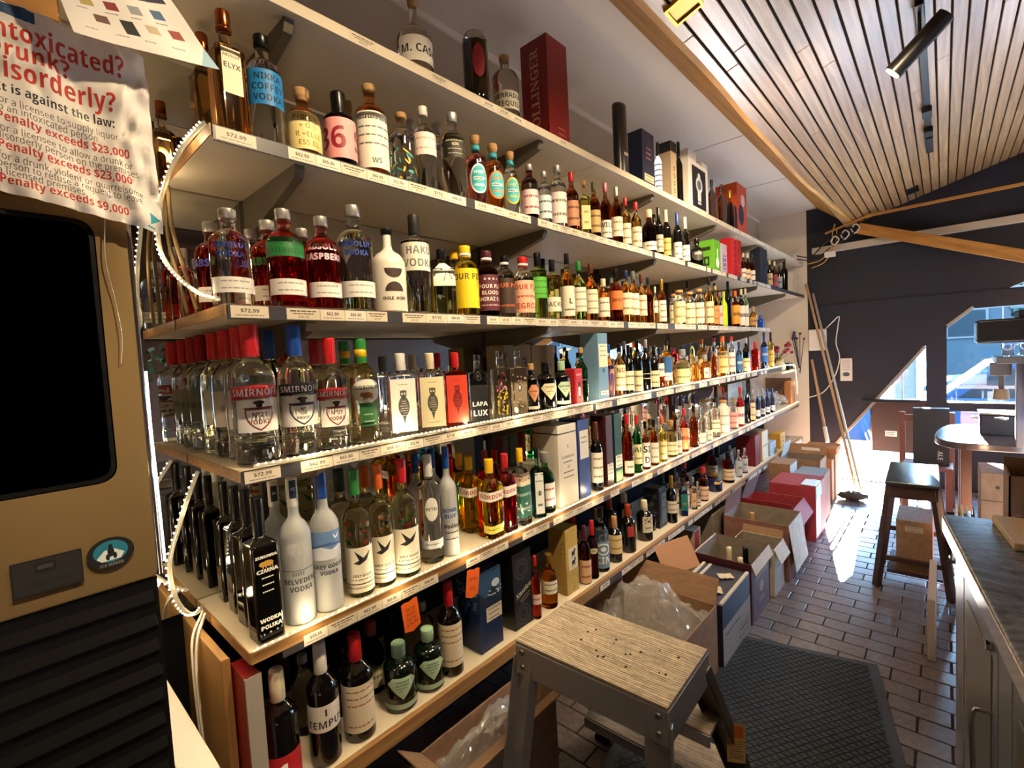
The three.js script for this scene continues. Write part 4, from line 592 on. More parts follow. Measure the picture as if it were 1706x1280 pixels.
F;-2.748;-1.233;0.287;0.0313;wine;blk;gold;p:#cfc6b4:#5a3a2a:~/~:.22:.48:210;dark wine bottle with a beige label past the black carton
F;-2.901;-1.224;0.238;0.0219;sqr;navy;dkgrey;p:#1f6a6a:#d0a040:~/~:.15:.80:90;narrow blue and green painted bottle
F;-3.055;-1.222;0.212;0.0197;sqr;clr;silver;p:#d8a888:#555:~/~:.1:.7:70;clear narrow bottle with a copper-coloured label
F;-3.129;-1.221;0.164;0.0187;std;clr;silver;p:#d8d0c0:#555:~:.05:.3:200;small clear bottle with a low label
F;-3.271;-1.233;0.235;0.0308;squat;damb;red;p:#d9b8a0:#5a3a2a:~/~:.05:.44:210;brown bottle with a red wax cap
F;-3.541;-1.255;0.127;0.0530;squat;navy;gold;p:#c89a4a:#333: :.45:.62:50;fat round dark bottle with a gold emblem
F;-3.819;-1.245;0.238;0.0426;hend;damb;blk;p:#d9c2a4:#5a3a2a:~/~:.10:.46:220;faceted dark bottle with a wide beige label
F;-4.015;-1.228;0.219;0.0263;std;clr;silver;p:#b8c0c8:#555:~:.1:.6:120;tall clear bottle, left of a pair
F;-4.166;-1.227;0.207;0.0246;std;clr;silver;p:#b8c0c8:#555:~:.1:.6:120;tall clear bottle, right of a pair
F;-0.554;-1.384;0.226;0.0323;abs;clr;silver;;clear bottle at the back by the red panel
F;-0.665;-1.372;0.201;0.0401;abs;blk;blk;;dark bottle with a black cap behind the red capsule
F;-0.774;-1.380;0.224;0.0376;squat;grn;pinkfoil;p:#c8c0a0:#555:~:.1:.4:200;green bottle with a pink cap in the second row
F;-0.896;-1.437;0.188;0.0350;std;grn;blk;;dark green bottle at the back
F;-0.987;-1.390;0.201;0.0383;std;clr;silver;;clear bottle with silver cap in the second row
`.trim().split('\n').map((l) => { const f = l.split(';'); return [f[0], +f[1], +f[2], +f[3], +f[4], ...f.slice(5)]; });
const made = ROWS.map(makeBottle);
// the second row on the fuller shelves: copies of the bottles in front
ROWS.forEach((r, i) => {
  const [s, z, X, h, rad, , , , , desc] = r;
  if (!'CDEF'.includes(s) || z > -1.75 || X < -1.3 || z < -4.4 || (s === 'E' && z < -1.7 && z > -2.2) || (s === 'F' && z < -2.5 && z > -2.8) || (s === 'D' && z > -1.97)) return;
  if (i % 4 === 3) return;
  const c = made[i].clone(); c.name = numbered('bottle'); c.position.x = -1.335 - rad - 0.012 * (i % 3); if (s === 'F') c.position.z -= 0.055; scene.add(c);
  const words = desc.replace(/,(?! (nearest|middle|farthest|left|right)).*$/, '').replace(/,/g, '').split(' '); let short = words.slice(0, 9).join(' ');
  c.userData = { ...c.userData, label: `second-row bottle behind the ${short} on the ${ORDER[s]} shelf` };
  tag(c, c.userData.label.split(' ').length > 16 ? `second-row bottle behind the ${words.slice(0, 8).join(' ')} on the ${ORDER[s]} shelf` : c.userData.label);
});

// ---------- cartons and tins on the shelves ----------
// a carton standing on a shelf: front plane x, near end z0, far end z1, depth back, height; print = [face, draw] with face 'front' (+x), 'end' (+z) or 'top'
function shelfBox(s, name, label, cat, x, z0, z1, dep, h, m, prints = [], lid) {
  const cx = x - dep / 2, cz = (z0 + z1) / 2, L = z0 - z1, t = thing(name, `${label} on the ${ORDER[s]} shelf`, cat, [cx, SH[s] + 0.0006, cz], 0, `cartons on the ${ORDER[s]} shelf`);
  part(t, 'carton_body', box(dep, h, L, 0.0025).translate(0, h / 2, 0), m);
  printOn(t, dep, h, L, prints);
  if (lid) part(t, 'lid_line', box(dep + 0.002, 0.004, L + 0.002).translate(0, h * lid, 0), M.black);
  return t;
}
function printOn(t, dep, h, L, prints) {
  for (const [face, x0, x1, y0, y1, draw, scale = 0.0006, nm = 'printed_panel'] of prints) {
    const W = face === 'front' ? L : face === 'end' ? dep : L, Hh = face === 'top' ? dep : h, w = (x1 - x0) * W, hh = (y1 - y0) * Hh, a = inked(Math.max(8, w / scale), Math.max(8, hh / scale), draw), g = sheet(a, w, hh);
    if (face === 'front') part(t, nm, g.rotateY(Math.PI / 2), a.page.m, [dep / 2 + 0.0012, (y0 + y1) / 2 * h, L / 2 - (x0 + x1) / 2 * W]);
    else if (face === 'end') part(t, nm, g, a.page.m, [-dep / 2 + (x0 + x1) / 2 * W, (y0 + y1) / 2 * h, L / 2 + 0.0012]);
    else part(t, nm, g.rotateX(-Math.PI / 2).rotateY(Math.PI / 2), a.page.m, [dep / 2 - (y0 + y1) / 2 * dep, h + 0.0012, L / 2 - (x0 + x1) / 2 * W]);
  }
}
const fillAll = (c, w, h, col) => { c.fillStyle = col; c.fillRect(0, 0, w, h); };
const words = (bg, fg, lines, fam = 'sans-serif', weight = 'bold') => (c, w, h) => { if (bg) fillAll(c, w, h, bg); c.fillStyle = fg; lines.forEach((s, i) => { const y = h * (i + 0.5) / lines.length, st = h / lines.length; if (s === '~') dashes(c, w * 0.15, y - st * 0.1, w * 0.7, Math.max(1, st * 0.2)); else if (s.trim()) fitText(c, s, w / 2, y, w * 0.86, st * 0.8, weight, fam); }); };
const upwards = (bg, fg, s, fam = 'serif') => (c, w, h) => { if (bg) fillAll(c, w, h, bg); c.translate(w / 2, h / 2); c.rotate(-Math.PI / 2); c.fillStyle = fg; fitText(c, s, 0, 0, h * 0.96, w * 0.8, 'bold', fam); };
const C = (hex, rough = 0.5) => mat(hex, rough);
shelfBox('A', 'gift_carton', 'tall deep red magnum carton with upright lettering', 'carton', -1.22, -1.661, -1.806, 0.143, 0.426, C('#7a1018', 0.4), [['end', 0.26, 0.78, 0.03, 0.92, upwards('#7a1018', '#b08a6a', 'BOLLINGER')], ['front', 0.3, 0.86, 0.05, 0.16, words('#7a1018', '#a8755a', ['~', '~'])]]);
{ const t = thing('gift_tin', 'tall dark grey oval tin standing on the top shelf', 'tin', [-1.24, SH.A + 0.0006, -2.293], 0, 'cartons on the top shelf');
  part(t, 'tin_body', turned([[1, 0], [1, .97], [.97, 1]], 0.05, 0.353, 0, 0.62, 32), C('#2b2b2c', 0.28)); const a = inked(50, 22, words('#c8bca8', '#444', ['~'])); part(t, 'label', sheet(a, 0.04, 0.014).rotateY(Math.PI / 2), a.page.m, [0.032, 0.1, 0]); }
shelfBox('A', 'gift_carton', 'navy blue carton with copper emblem and pale base band', 'carton', -1.21, -2.478, -2.622, 0.085, 0.291, C('#18203c', 0.4), [['front', 0.1, 0.9, 0.06, 0.2, words('#c9bb9c', '#4a3a2a', ['~', '~'])], ['front', 0.2, 0.8, 0.45, 0.82, words('#18203c', '#b0603c', ['^', '~', '~', '~'])]]);
shelfBox('A', 'gift_carton', 'pale wooden carton with black lid and brushed characters', 'carton', -1.21, -2.85, -2.929, 0.08, 0.335, C('#b39c7c', 0.55), [['end', 0, 1, 0.82, 1, (c, w, h) => fillAll(c, w, h, '#171514')], ['front', 0, 1, 0.82, 1, (c, w, h) => fillAll(c, w, h, '#171514')], ['front', 0.3, 0.75, 0.05, 0.6, (c, w, h) => { fillAll(c, w, h, '#b8a283'); c.fillStyle = '#241c18'; for (let i = 0; i < 4; i++) { c.fillRect(w * 0.2, h * (0.06 + i * 0.24), w * 0.6, h * 0.03); c.fillRect(w * 0.45, h * (0.04 + i * 0.24), w * 0.1, h * 0.16); c.fillRect(w * 0.25, h * (0.15 + i * 0.24), w * 0.5, h * 0.03); } }]]);
{ const t = shelfBox('A', 'gift_carton', 'white carton with a stepped top and black window', 'carton', -1.2, -3.091, -3.426, 0.1, 0.30, C('#ddd8d0', 0.5), [['front', 0.16, 0.86, 0.03, 0.9, (c, w, h) => { fillAll(c, w, h, '#12141c'); c.fillStyle = '#c9cdd2'; ell(c, w * 0.5, h * 0.42, w * 0.24, h * 0.2); c.fillRect(w * 0.38, h * 0.6, w * 0.24, h * 0.3); ell(c, w * 0.5, h * 0.2, w * 0.1, h * 0.08); c.fillStyle = '#5a6470'; ell(c, w * 0.5, h * 0.42, w * 0.15, h * 0.12); c.fillRect(w * 0.36, h * 0.82, w * 0.28, h * 0.03); }]]);
  part(t, 'raised_corner', box(0.1, 0.058, 0.13, 0.002).translate(0, 0.329, 0.1), C('#ddd8d0', 0.5)); part(t, 'raised_corner', box(0.1, 0.03, 0.1, 0.002).translate(0, 0.315, -0.117), C('#ddd8d0', 0.5)); }
shelfBox('A', 'gift_carton', 'large orange carton with dark painted figures', 'carton', -1.24, -4.183, -4.437, 0.166, 0.412, C('#c04a22', 0.45), [['end', 0, 1, 0, 1, (c, w, h) => { fillAll(c, w, h, '#c84c20'); c.fillStyle = '#1c2038'; ell(c, w * 0.3, h * 0.72, w * 0.18, h * 0.1); blob(c, [[w * 0.1, h], [w * 0.15, h * 0.75], [w * 0.5, h * 0.72], [w * 0.6, h]]); c.fillStyle = '#20284a'; ell(c, w * 0.78, h * 0.55, w * 0.2, h * 0.12); blob(c, [[w * 0.6, h], [w * 0.6, h * 0.62], [w, h * 0.6], [w, h]]); }], ['front', 0, 1, 0, 1, (c, w, h) => { fillAll(c, w, h, '#ad3c1e'); c.fillStyle = '#2a2c44'; ell(c, w * 0.4, h * 0.6, w * 0.28, h * 0.2); c.fillStyle = '#b8b4ac'; ell(c, w * 0.6, h * 0.3, w * 0.2, h * 0.12); }]]);
shelfBox('B', 'gift_carton', 'bright green carton with black panels', 'carton', -1.2, -3.503, -3.636, 0.114, 0.214, C('#5da324', 0.45), [['end', 0.18, 0.72, 0.16, 0.46, (c, w, h) => { fillAll(c, w, h, '#14201a'); c.fillStyle = '#5da324'; for (const x of [0.25, 0.7]) { ell(c, w * x, h * 0.5, w * 0.14, h * 0.3); } }], ['end', 0.2, 0.8, 0.66, 0.78, (c, w, h) => fillAll(c, w, h, '#14201a')], ['front', 0.25, 0.8, 0.08, 0.8, (c, w, h) => { fillAll(c, w, h, '#5da324'); c.fillStyle = '#e8ece4'; ell(c, w * 0.5, h * 0.75, w * 0.42, h * 0.24); c.fillRect(w * 0.4, h * 0.12, w * 0.2, h * 0.5); }]]);
shelfBox('B', 'gift_carton', 'white and lilac carton right of the green one', 'carton', -1.2, -3.663, -3.779, 0.09, 0.208, C('#b3a6bc', 0.5), [['front', 0.2, 0.8, 0.1, 0.6, words('#7a6c90', '#e6e0ea', ['~', '~', '~'])]]);
shelfBox('B', 'gift_carton', 'scarlet carton, left of the matching pair', 'carton', -1.2, -3.891, -3.974, 0.085, 0.285, C('#b4161c', 0.4), [['front', 0.15, 0.85, 0.35, 0.9, words('#b4161c', '#e0605a', ['~', '~', '~'])], ['end', 0.2, 0.8, 0.5, 0.85, words('#a81218', '#d85a54', ['~', '~'])]]);
shelfBox('B', 'gift_carton', 'scarlet carton, right of the matching pair', 'carton', -1.2, -4.02, -4.124, 0.085, 0.286, C('#a8141c', 0.4), [['front', 0.15, 0.85, 0.05, 0.4, words('#a8141c', '#d4564e', ['~', '~'])]]);
shelfBox('B', 'gift_carton', 'navy carton with a silver oval', 'carton', -1.2, -4.67, -4.883, 0.09, 0.314, C('#121b30', 0.4), [['front', 0.5, 0.9, 0.3, 0.7, (c, w, h) => { fillAll(c, w, h, '#121b30'); c.strokeStyle = '#8a96a8'; c.lineWidth = 3; ell(c, w / 2, h / 2, w * 0.4, h * 0.42, false); }]]);
{ const t = thing('paper_bag', 'crumpled cream paper bags at the far end of the second shelf', 'paper bag', [-1.3, SH.B, -6.2]); for (const [z, h] of [[0.08, 0.25], [-0.07, 0.22]]) { const g = new THREE.BoxGeometry(0.13, h, 0.1, 5, 6, 5), p = g.attributes.position; for (let i = 0; i < p.count; i++) { const n = noise.noise(p.getX(i) * 30 + z * 90, p.getY(i) * 22, p.getZ(i) * 30); p.setXYZ(i, p.getX(i) + n * 0.012, p.getY(i), p.getZ(i) + n * 0.012); } g.computeVertexNormals(); part(t, 'bag', g.translate(0, h / 2, z), C('#d9cdb8', 0.8)); } }
shelfBox('D', 'gift_carton', 'red carton showing a dark bottle picture', 'carton', -1.21, -1.747, -1.806, 0.075, 0.164, C('#c0282c', 0.4), [['front', 0.1, 0.9, 0.04, 0.95, (c, w, h) => { fillAll(c, w, h, '#b8303c'); c.fillStyle = '#3a0c14'; c.fillRect(w * 0.3, h * 0.35, w * 0.4, h * 0.5); c.fillStyle = '#e8e0d8'; c.fillRect(w * 0.32, h * 0.5, w * 0.36, h * 0.26); c.fillStyle = '#f0a0a0'; dashes(c, w * 0.1, h * 0.1, w * 0.8, h * 0.06); }]]);
shelfBox('D', 'gift_carton', 'plain beige carton behind the black apothecary bottles, nearer one', 'carton', -1.42, -1.52, -1.70, 0.11, 0.285, C('#a8987c', 0.6), [['front', 0.6, 0.9, 0.55, 0.85, words('#a8987c', '#5a4a3a', ['3'])]]);
shelfBox('D', 'gift_carton', 'plain beige carton behind the black apothecary bottles, farther one', 'carton', -1.42, -1.71, -1.88, 0.11, 0.28, C('#a39272', 0.6), [['front', 0.55, 0.9, 0.5, 0.8, words('#a39272', '#6a5038', ['~'])]]);
shelfBox('D', 'gift_carton', 'tall pale blue carton with a cream upper panel', 'carton', -1.2, -1.93, -2.015, 0.1, 0.322, C('#6c93b4', 0.45), [['front', 0.04, 0.96, 0.5, 0.84, words('#e6dfc4', '#7a8a98', ['~', '~', '~', ' ', ' '])], ['front', 0.35, 0.65, 0.4, 0.5, (c, w, h) => { fillAll(c, w, h, '#6c93b4'); c.fillStyle = '#2c4c6c'; ell(c, w / 2, h / 2, w * 0.3, h * 0.3); }], ['front', 0.1, 0.9, 0.09, 0.15, words('#e8e4d8', '#667', ['~'])]]);
shelfBox('E', 'gift_carton', 'tall white whisky carton with black lid line and age statement', 'carton', -1.21, -1.60, -1.737, 0.125, 0.352, C('#d9d4c6', 0.5), [['front', 0.12, 0.88, 0.32, 0.76, words('#d9d4c6', '#2c2a28', ['¥', ' ', 'LAPHROAIG', '~', '25', '~', '~'], 'serif')]], 0.9);
shelfBox('E', 'gift_carton', 'blue carton with a pale square label', 'carton', -1.212, -1.752, -1.84, 0.09, 0.358, C('#1f3a78', 0.4), [['front', 0.12, 0.9, 0.5, 0.86, words('#d5d2c6', '#555', [' ', '~', '~', ' ', ' ', ' '])]]);
shelfBox('E', 'gift_carton', 'slim dark red carton with a white base', 'carton', -1.21, -1.985, -2.045, 0.085, 0.348, C('#3c1218', 0.4), [['front', 0.04, 0.96, 0.1, 0.32, words('#d8d0c0', '#333', ['Glen', '~', '~', ' '])]]);
shelfBox('E', 'gift_carton', 'slim dark green carton with a white label', 'carton', -1.21, -2.065, -2.135, 0.085, 0.346, C('#12382a', 0.35), [['front', 0.04, 0.96, 0.22, 0.4, words('#dcd6c6', '#333', ['Glen', '~', '~'])], ['front', 0.04, 0.96, 0.02, 0.18, (c, w, h) => fillAll(c, w, h, '#6a8a60')]]);
shelfBox('F', 'gift_carton', 'dark blue carton with a pale label and stormy sea picture', 'carton', -1.22, -1.109, -1.223, 0.118, 0.292, C('#12284c', 0.35), [['front', 0.28, 0.98, 0.36, 0.54, words('#cfc3ae', '#333', ['TALISKER', '~', '~'], 'serif')], ['front', 0, 1, 0.56, 0.98, (c, w, h) => { fillAll(c, w, h, '#27496e'); c.fillStyle = '#0f2038'; blob(c, [[0, h], [0, h * 0.5], [w * 0.3, h * 0.75], [w * 0.6, h * 0.45], [w, h * 0.7], [w, h]]); c.fillStyle = '#b8c4cc'; ell(c, w * 0.75, h * 0.4, w * 0.18, h * 0.12); for (let i = 0; i < 14; i++) ell(c, w * rr(0.4, 1), h * rr(0.4, 0.8), w * 0.05, h * 0.02); }], ['end', 0, 1, 0.5, 0.98, (c, w, h) => { fillAll(c, w, h, '#1d3a60'); c.fillStyle = '#8fa4b4'; for (let i = 0; i < 18; i++) ell(c, w * rr(0, 1), h * rr(0.3, 0.9), w * 0.07, h * 0.02); }]]);
shelfBox('F', 'gift_carton', 'black carton with grey scroll pattern and slanted lettering', 'carton', -1.22, -1.289, -1.399, 0.106, 0.30, C('#111113', 0.35), [['front', 0.02, 0.98, 0.02, 0.98, (c, w, h) => { fillAll(c, w, h, '#131316'); c.strokeStyle = '#3a3c42'; c.lineWidth = w * 0.05; for (const [y, k] of [[0.22, 0.2], [0.84, 0.22]]) { ell(c, w * 0.45, h * y, w * k, h * 0.08, false); ell(c, w * 0.45, h * y, w * k * 1.7, h * 0.13, false); } c.save(); c.translate(w * 0.5, h * 0.52); c.rotate(-0.35); c.fillStyle = '#cfcabd'; fitText(c, 'Xnstico', 0, 0, w * 0.9, h * 0.1, 'bold italic', 'serif'); c.fillStyle = '#8a867c'; dashes(c, -w * 0.3, h * 0.08, w * 0.6, h * 0.015); dashes(c, -w * 0.25, h * 0.12, w * 0.5, h * 0.015); c.restore(); }]]);
shelfBox('F', 'gift_carton', 'golden patterned carton with a white horse label', 'carton', -1.22, -1.632, -1.721, 0.092, 0.292, C('#b99a4c', 0.5), [['end', 0, 1, 0, 1, (c, w, h) => { fillAll(c, w, h, '#b3934a'); c.strokeStyle = '#7a5f28'; c.lineWidth = 2; for (let i = 0; i < 22; i++) { c.beginPath(); c.arc(w * rr(0, 1), h * rr(0, 1), w * rr(0.06, 0.14), 0, rr(2, 6)); c.stroke(); } }, 0.0007], ['front', 0, 1, 0, 1, (c, w, h) => { fillAll(c, w, h, '#c2a454'); c.strokeStyle = '#84682e'; c.lineWidth = 2; for (let i = 0; i < 22; i++) { c.beginPath(); c.arc(w * rr(0, 1), h * rr(0, 1), w * rr(0.06, 0.14), 0, rr(2, 6)); c.stroke(); } c.fillStyle = '#e2d8bc'; c.fillRect(w * 0.2, h * 0.3, w * 0.74, h * 0.34); c.fillStyle = '#1c1a18'; for (const y of [0.4, 0.54]) { ell(c, w * 0.6, h * y, w * 0.14, h * 0.035); ell(c, w * 0.74, h * (y - 0.04), w * 0.06, h * 0.03); c.fillRect(w * 0.48, h * y, w * 0.04, h * 0.07); c.fillRect(w * 0.68, h * y, w * 0.04, h * 0.07); } }]]);
shelfBox('F', 'gift_carton', 'black carton with dim grey lettering', 'carton', -1.24, -2.595, -2.692, 0.1, 0.238, C('#15171c', 0.4), [['end', 0.05, 0.95, 0.1, 0.9, words('#15171c', '#5a6068', ['SKULL', '@', '~', '~'])], ['front', 0.3, 0.95, 0.1, 0.85, words('#54626c', '#2c343a', ['~', '~', ' '])]]);
shelfBox('F', 'gift_carton', 'dark red upright carton far along', 'carton', -1.21, -4.413, -4.557, 0.16, 0.27, C('#6a1620', 0.45), []);
shelfBox('F', 'gift_carton', 'plain tan wooden carton far along', 'carton', -1.21, -4.616, -4.812, 0.12, 0.276, C('#b78f62', 0.55), [['front', 0.03, 0.97, 0.03, 0.97, words('#d8c3a2', '#a08060', [' ', '~', ' '])]]);
shelfBox('F', 'gift_carton', 'pale blue-grey carton beside the tan wooden one', 'carton', -1.21, -4.897, -5.091, 0.1, 0.125, C('#aab8c4', 0.5), [['front', 0.1, 0.9, 0.15, 0.85, words('#b8c4cc', '#556', ['~', '~', '~'])]]);
shelfBox('F', 'gift_carton', 'small yellow carton near the far end', 'carton', -1.22, -5.3, -5.5, 0.1, 0.15, C('#d29a34', 0.5), [['front', 0.15, 0.85, 0.3, 0.8, words('#c88c28', '#6a4414', ['~', '~'])]]);
{ const t = thing('gift_carton', 'red flat carton standing on edge at the near end of the bottom shelf', 'carton', [-1.25, SH.F + 0.0006, -0.366], 0, 'cartons on the bottom shelf'); part(t, 'carton_body', box(0.1, 0.34, 0.034, 0.002).translate(0, 0.17, 0), C('#8c151c', 0.4)); part(t, 'grey_edge', box(0.008, 0.34, 0.036).translate(0.048, 0.17, 0), C('#9a948a', 0.4)); }
for (const [x, y, z, rz, lines, lab] of [[-1.176, 0.80, -0.795, 0.10, ['WAS', '$102', 'NOW', '$79.99'], 'orange fluorescent price card over the red-capsuled wine bottle'], [-1.176, 0.80, -1.045, -0.16, ['NOW', '$75'], 'orange fluorescent price card in front of the blue carton']]) {
  const t = thing('price_card', lab, 'price card', [x, y, z], 0, 'fluorescent price cards'); const a = inked(120, 200, (c, w, h) => { c.fillStyle = '#ee6a1c'; blob(c, [[0, h * 0.03], [w * 0.2, 0], [w * 0.5, h * 0.04], [w * 0.8, 0], [w, h * 0.03], [w, h * 0.9], [w * 0.5, h], [0, h * 0.9]]); c.fillStyle = '#5c1c10'; lines.forEach((s, i) => fitText(c, s, w / 2, h * (0.2 + 0.62 * (i + 0.5) / lines.length), w * 0.7, h * 0.15, 'italic', 'serif')); });
  const g = sheet(a, 0.058, 0.098); g.rotateZ(rz); g.rotateY(Math.PI / 2); part(t, 'card', g, a.page.m);
}

// ---------- light ropes ----------
const ledMat = new THREE.MeshStandardMaterial({ color: '#ffffff', emissive: rgb(1, 0.86, 0.62), emissiveIntensity: 9 });
const ropeMat = phys({ color: '#f4eedd', transmission: 0.75, roughness: 0.25, thickness: 0, emissive: rgb(1, 0.82, 0.55), emissiveIntensity: 0.35 });
function lightRope(name, label, pts, every, lampEvery, off, r = 0.0045, cd = LED_CD) {
  const t = thing(name, label, 'light rope'), curve = new THREE.CatmullRomCurve3(pts.map((p) => V(...p)), false, 'centripetal'), len = curve.getLength();
  part(t, 'rope_tube', new THREE.TubeGeometry(curve, Math.ceil(len / 0.02), r, 8, false), ropeMat);
  const g = new THREE.IcosahedronGeometry(0.0026, 0), all = [], n = Math.floor(len / every); for (let i = 0; i < n; i++) { const p = curve.getPointAt((i + 0.5) / n); all.push(g.clone().translate(p.x + off[0] * (r + 0.001), p.y + off[1] * (r + 0.001), p.z + off[2] * (r + 0.001))); }
  const o = part(t, 'leds', join(all), ledMat); o.userData.kind = 'stuff';
  const k = Math.max(1, Math.round(len / lampEvery)); for (let i = 0; i < k; i++) { const p = curve.getPointAt((i + 0.5) / k), l = new THREE.PointLight(LED_WARM, cd * len / k / 0.25, 0, 2); l.position.set(p.x + off[0] * 0.02, p.y + off[1] * 0.02, p.z + off[2] * 0.02); l.castShadow = true; l.shadow.radius = 0.6; scene.add(l); }
  return t;
}
const zs = (x, y, z0, z1, n, wob = 0) => Array.from({ length: n }, (_, i) => [x, y + (wob ? wob * Math.sin(i * 1.7) : 0), z0 + (z1 - z0) * i / (n - 1)]);
lightRope('light_rope', 'warm light rope along the fourth shelf edge, drooping over its far end', [...zs(-1.183, SH.D + 0.008, -0.40, -5.5, 16), [-1.185, 1.322, -5.72], [-1.19, 1.30, -5.84], [-1.2, 1.22, -5.93], [-1.21, 1.1, -6.02], [-1.22, 0.98, -6.08]], 0.0167, 0.26, [0.8, 0.6, 0]);
lightRope('light_rope', 'warm light rope along the fifth shelf edge with bright dots', [...zs(-1.183, SH.E + 0.007, -0.366, -5.95, 17, 0.002)], 0.0167, 0.26, [0.8, 0.6, 0]);
lightRope('light_rope', 'curved light rope hanging between the second and third shelf ends', [[-1.20, 2.098, -0.362], [-1.33, 2.092, -0.355], [-1.45, 2.05, -0.345], [-1.50, 1.97, -0.33], [-1.47, 1.87, -0.32], [-1.38, 1.79, -0.33], [-1.28, 1.735, -0.35], [-1.2, 1.715, -0.36]], 0.0167, 0.2, [0, 0.5, 0.9], 0.0055);
lightRope('light_rope', 'curved light rope looping from the fourth to the fifth shelf end', [[-1.47, 1.292, -0.358], [-1.45, 1.24, -0.33], [-1.42, 1.17, -0.295], [-1.38, 1.10, -0.262], [-1.36, 1.03, -0.262], [-1.40, 0.96, -0.29], [-1.48, 0.915, -0.33], [-1.53, 0.906, -0.356]], 0.0167, 0.2, [0, 0, 1], 0.0055);
{ const t = thing('power_cable', 'pale double power cable hanging below the light rope loop', 'cable'); part(t, 'cable', tube([[-1.50, 0.905, -0.35], [-1.47, 0.86, -0.315], [-1.45, 0.78, -0.305], [-1.43, 0.6, -0.305], [-1.40, 0.44, -0.31]], 0.004), M.cableWhite); part(t, 'cable', tube([[-1.48, 0.905, -0.35], [-1.455, 0.87, -0.325], [-1.44, 0.8, -0.31], [-1.415, 0.6, -0.306], [-1.38, 0.44, -0.308]], 0.004), M.cableWhite); }
{ const t = thing('power_cable', 'brown cable strands hanging from the second shelf end', 'cable'); part(t, 'cable', tube([[-1.52, 2.05, -0.36], [-1.47, 1.93, -0.35], [-1.42, 1.82, -0.355], [-1.38, 1.71, -0.365]], 0.005), C('#7a6038', 0.6)); part(t, 'cable', tube([[-1.56, 2.04, -0.36], [-1.52, 1.9, -0.352], [-1.49, 1.8, -0.36], [-1.46, 1.71, -0.365]], 0.005), C('#6a5838', 0.6)); }

{ const t = thing('edge_highlight', 'thin white light strip down the edge of the steel machine', 'painted highlight'), pts = [[-1.066, 1.56, -0.194], [-1.066, 1.45, -0.1935], [-1.066, 1.33, -0.195], [-1.067, 1.21, -0.196]]; part(t, 'highlight_tube', tube(pts, 0.0022, 30, 8), new THREE.MeshStandardMaterial({ color: '#ffffff', emissive: rgb(1, 0.97, 0.95), emissiveIntensity: 2.5 })); const l = new THREE.PointLight(rgb(1, 0.95, 0.9), 0.02, 0, 2); l.position.set(-1.06, 1.38, -0.215); l.castShadow = true; scene.add(l); }  // glowing tube imitates the rope's reflection on the steel edge; its lamp is added

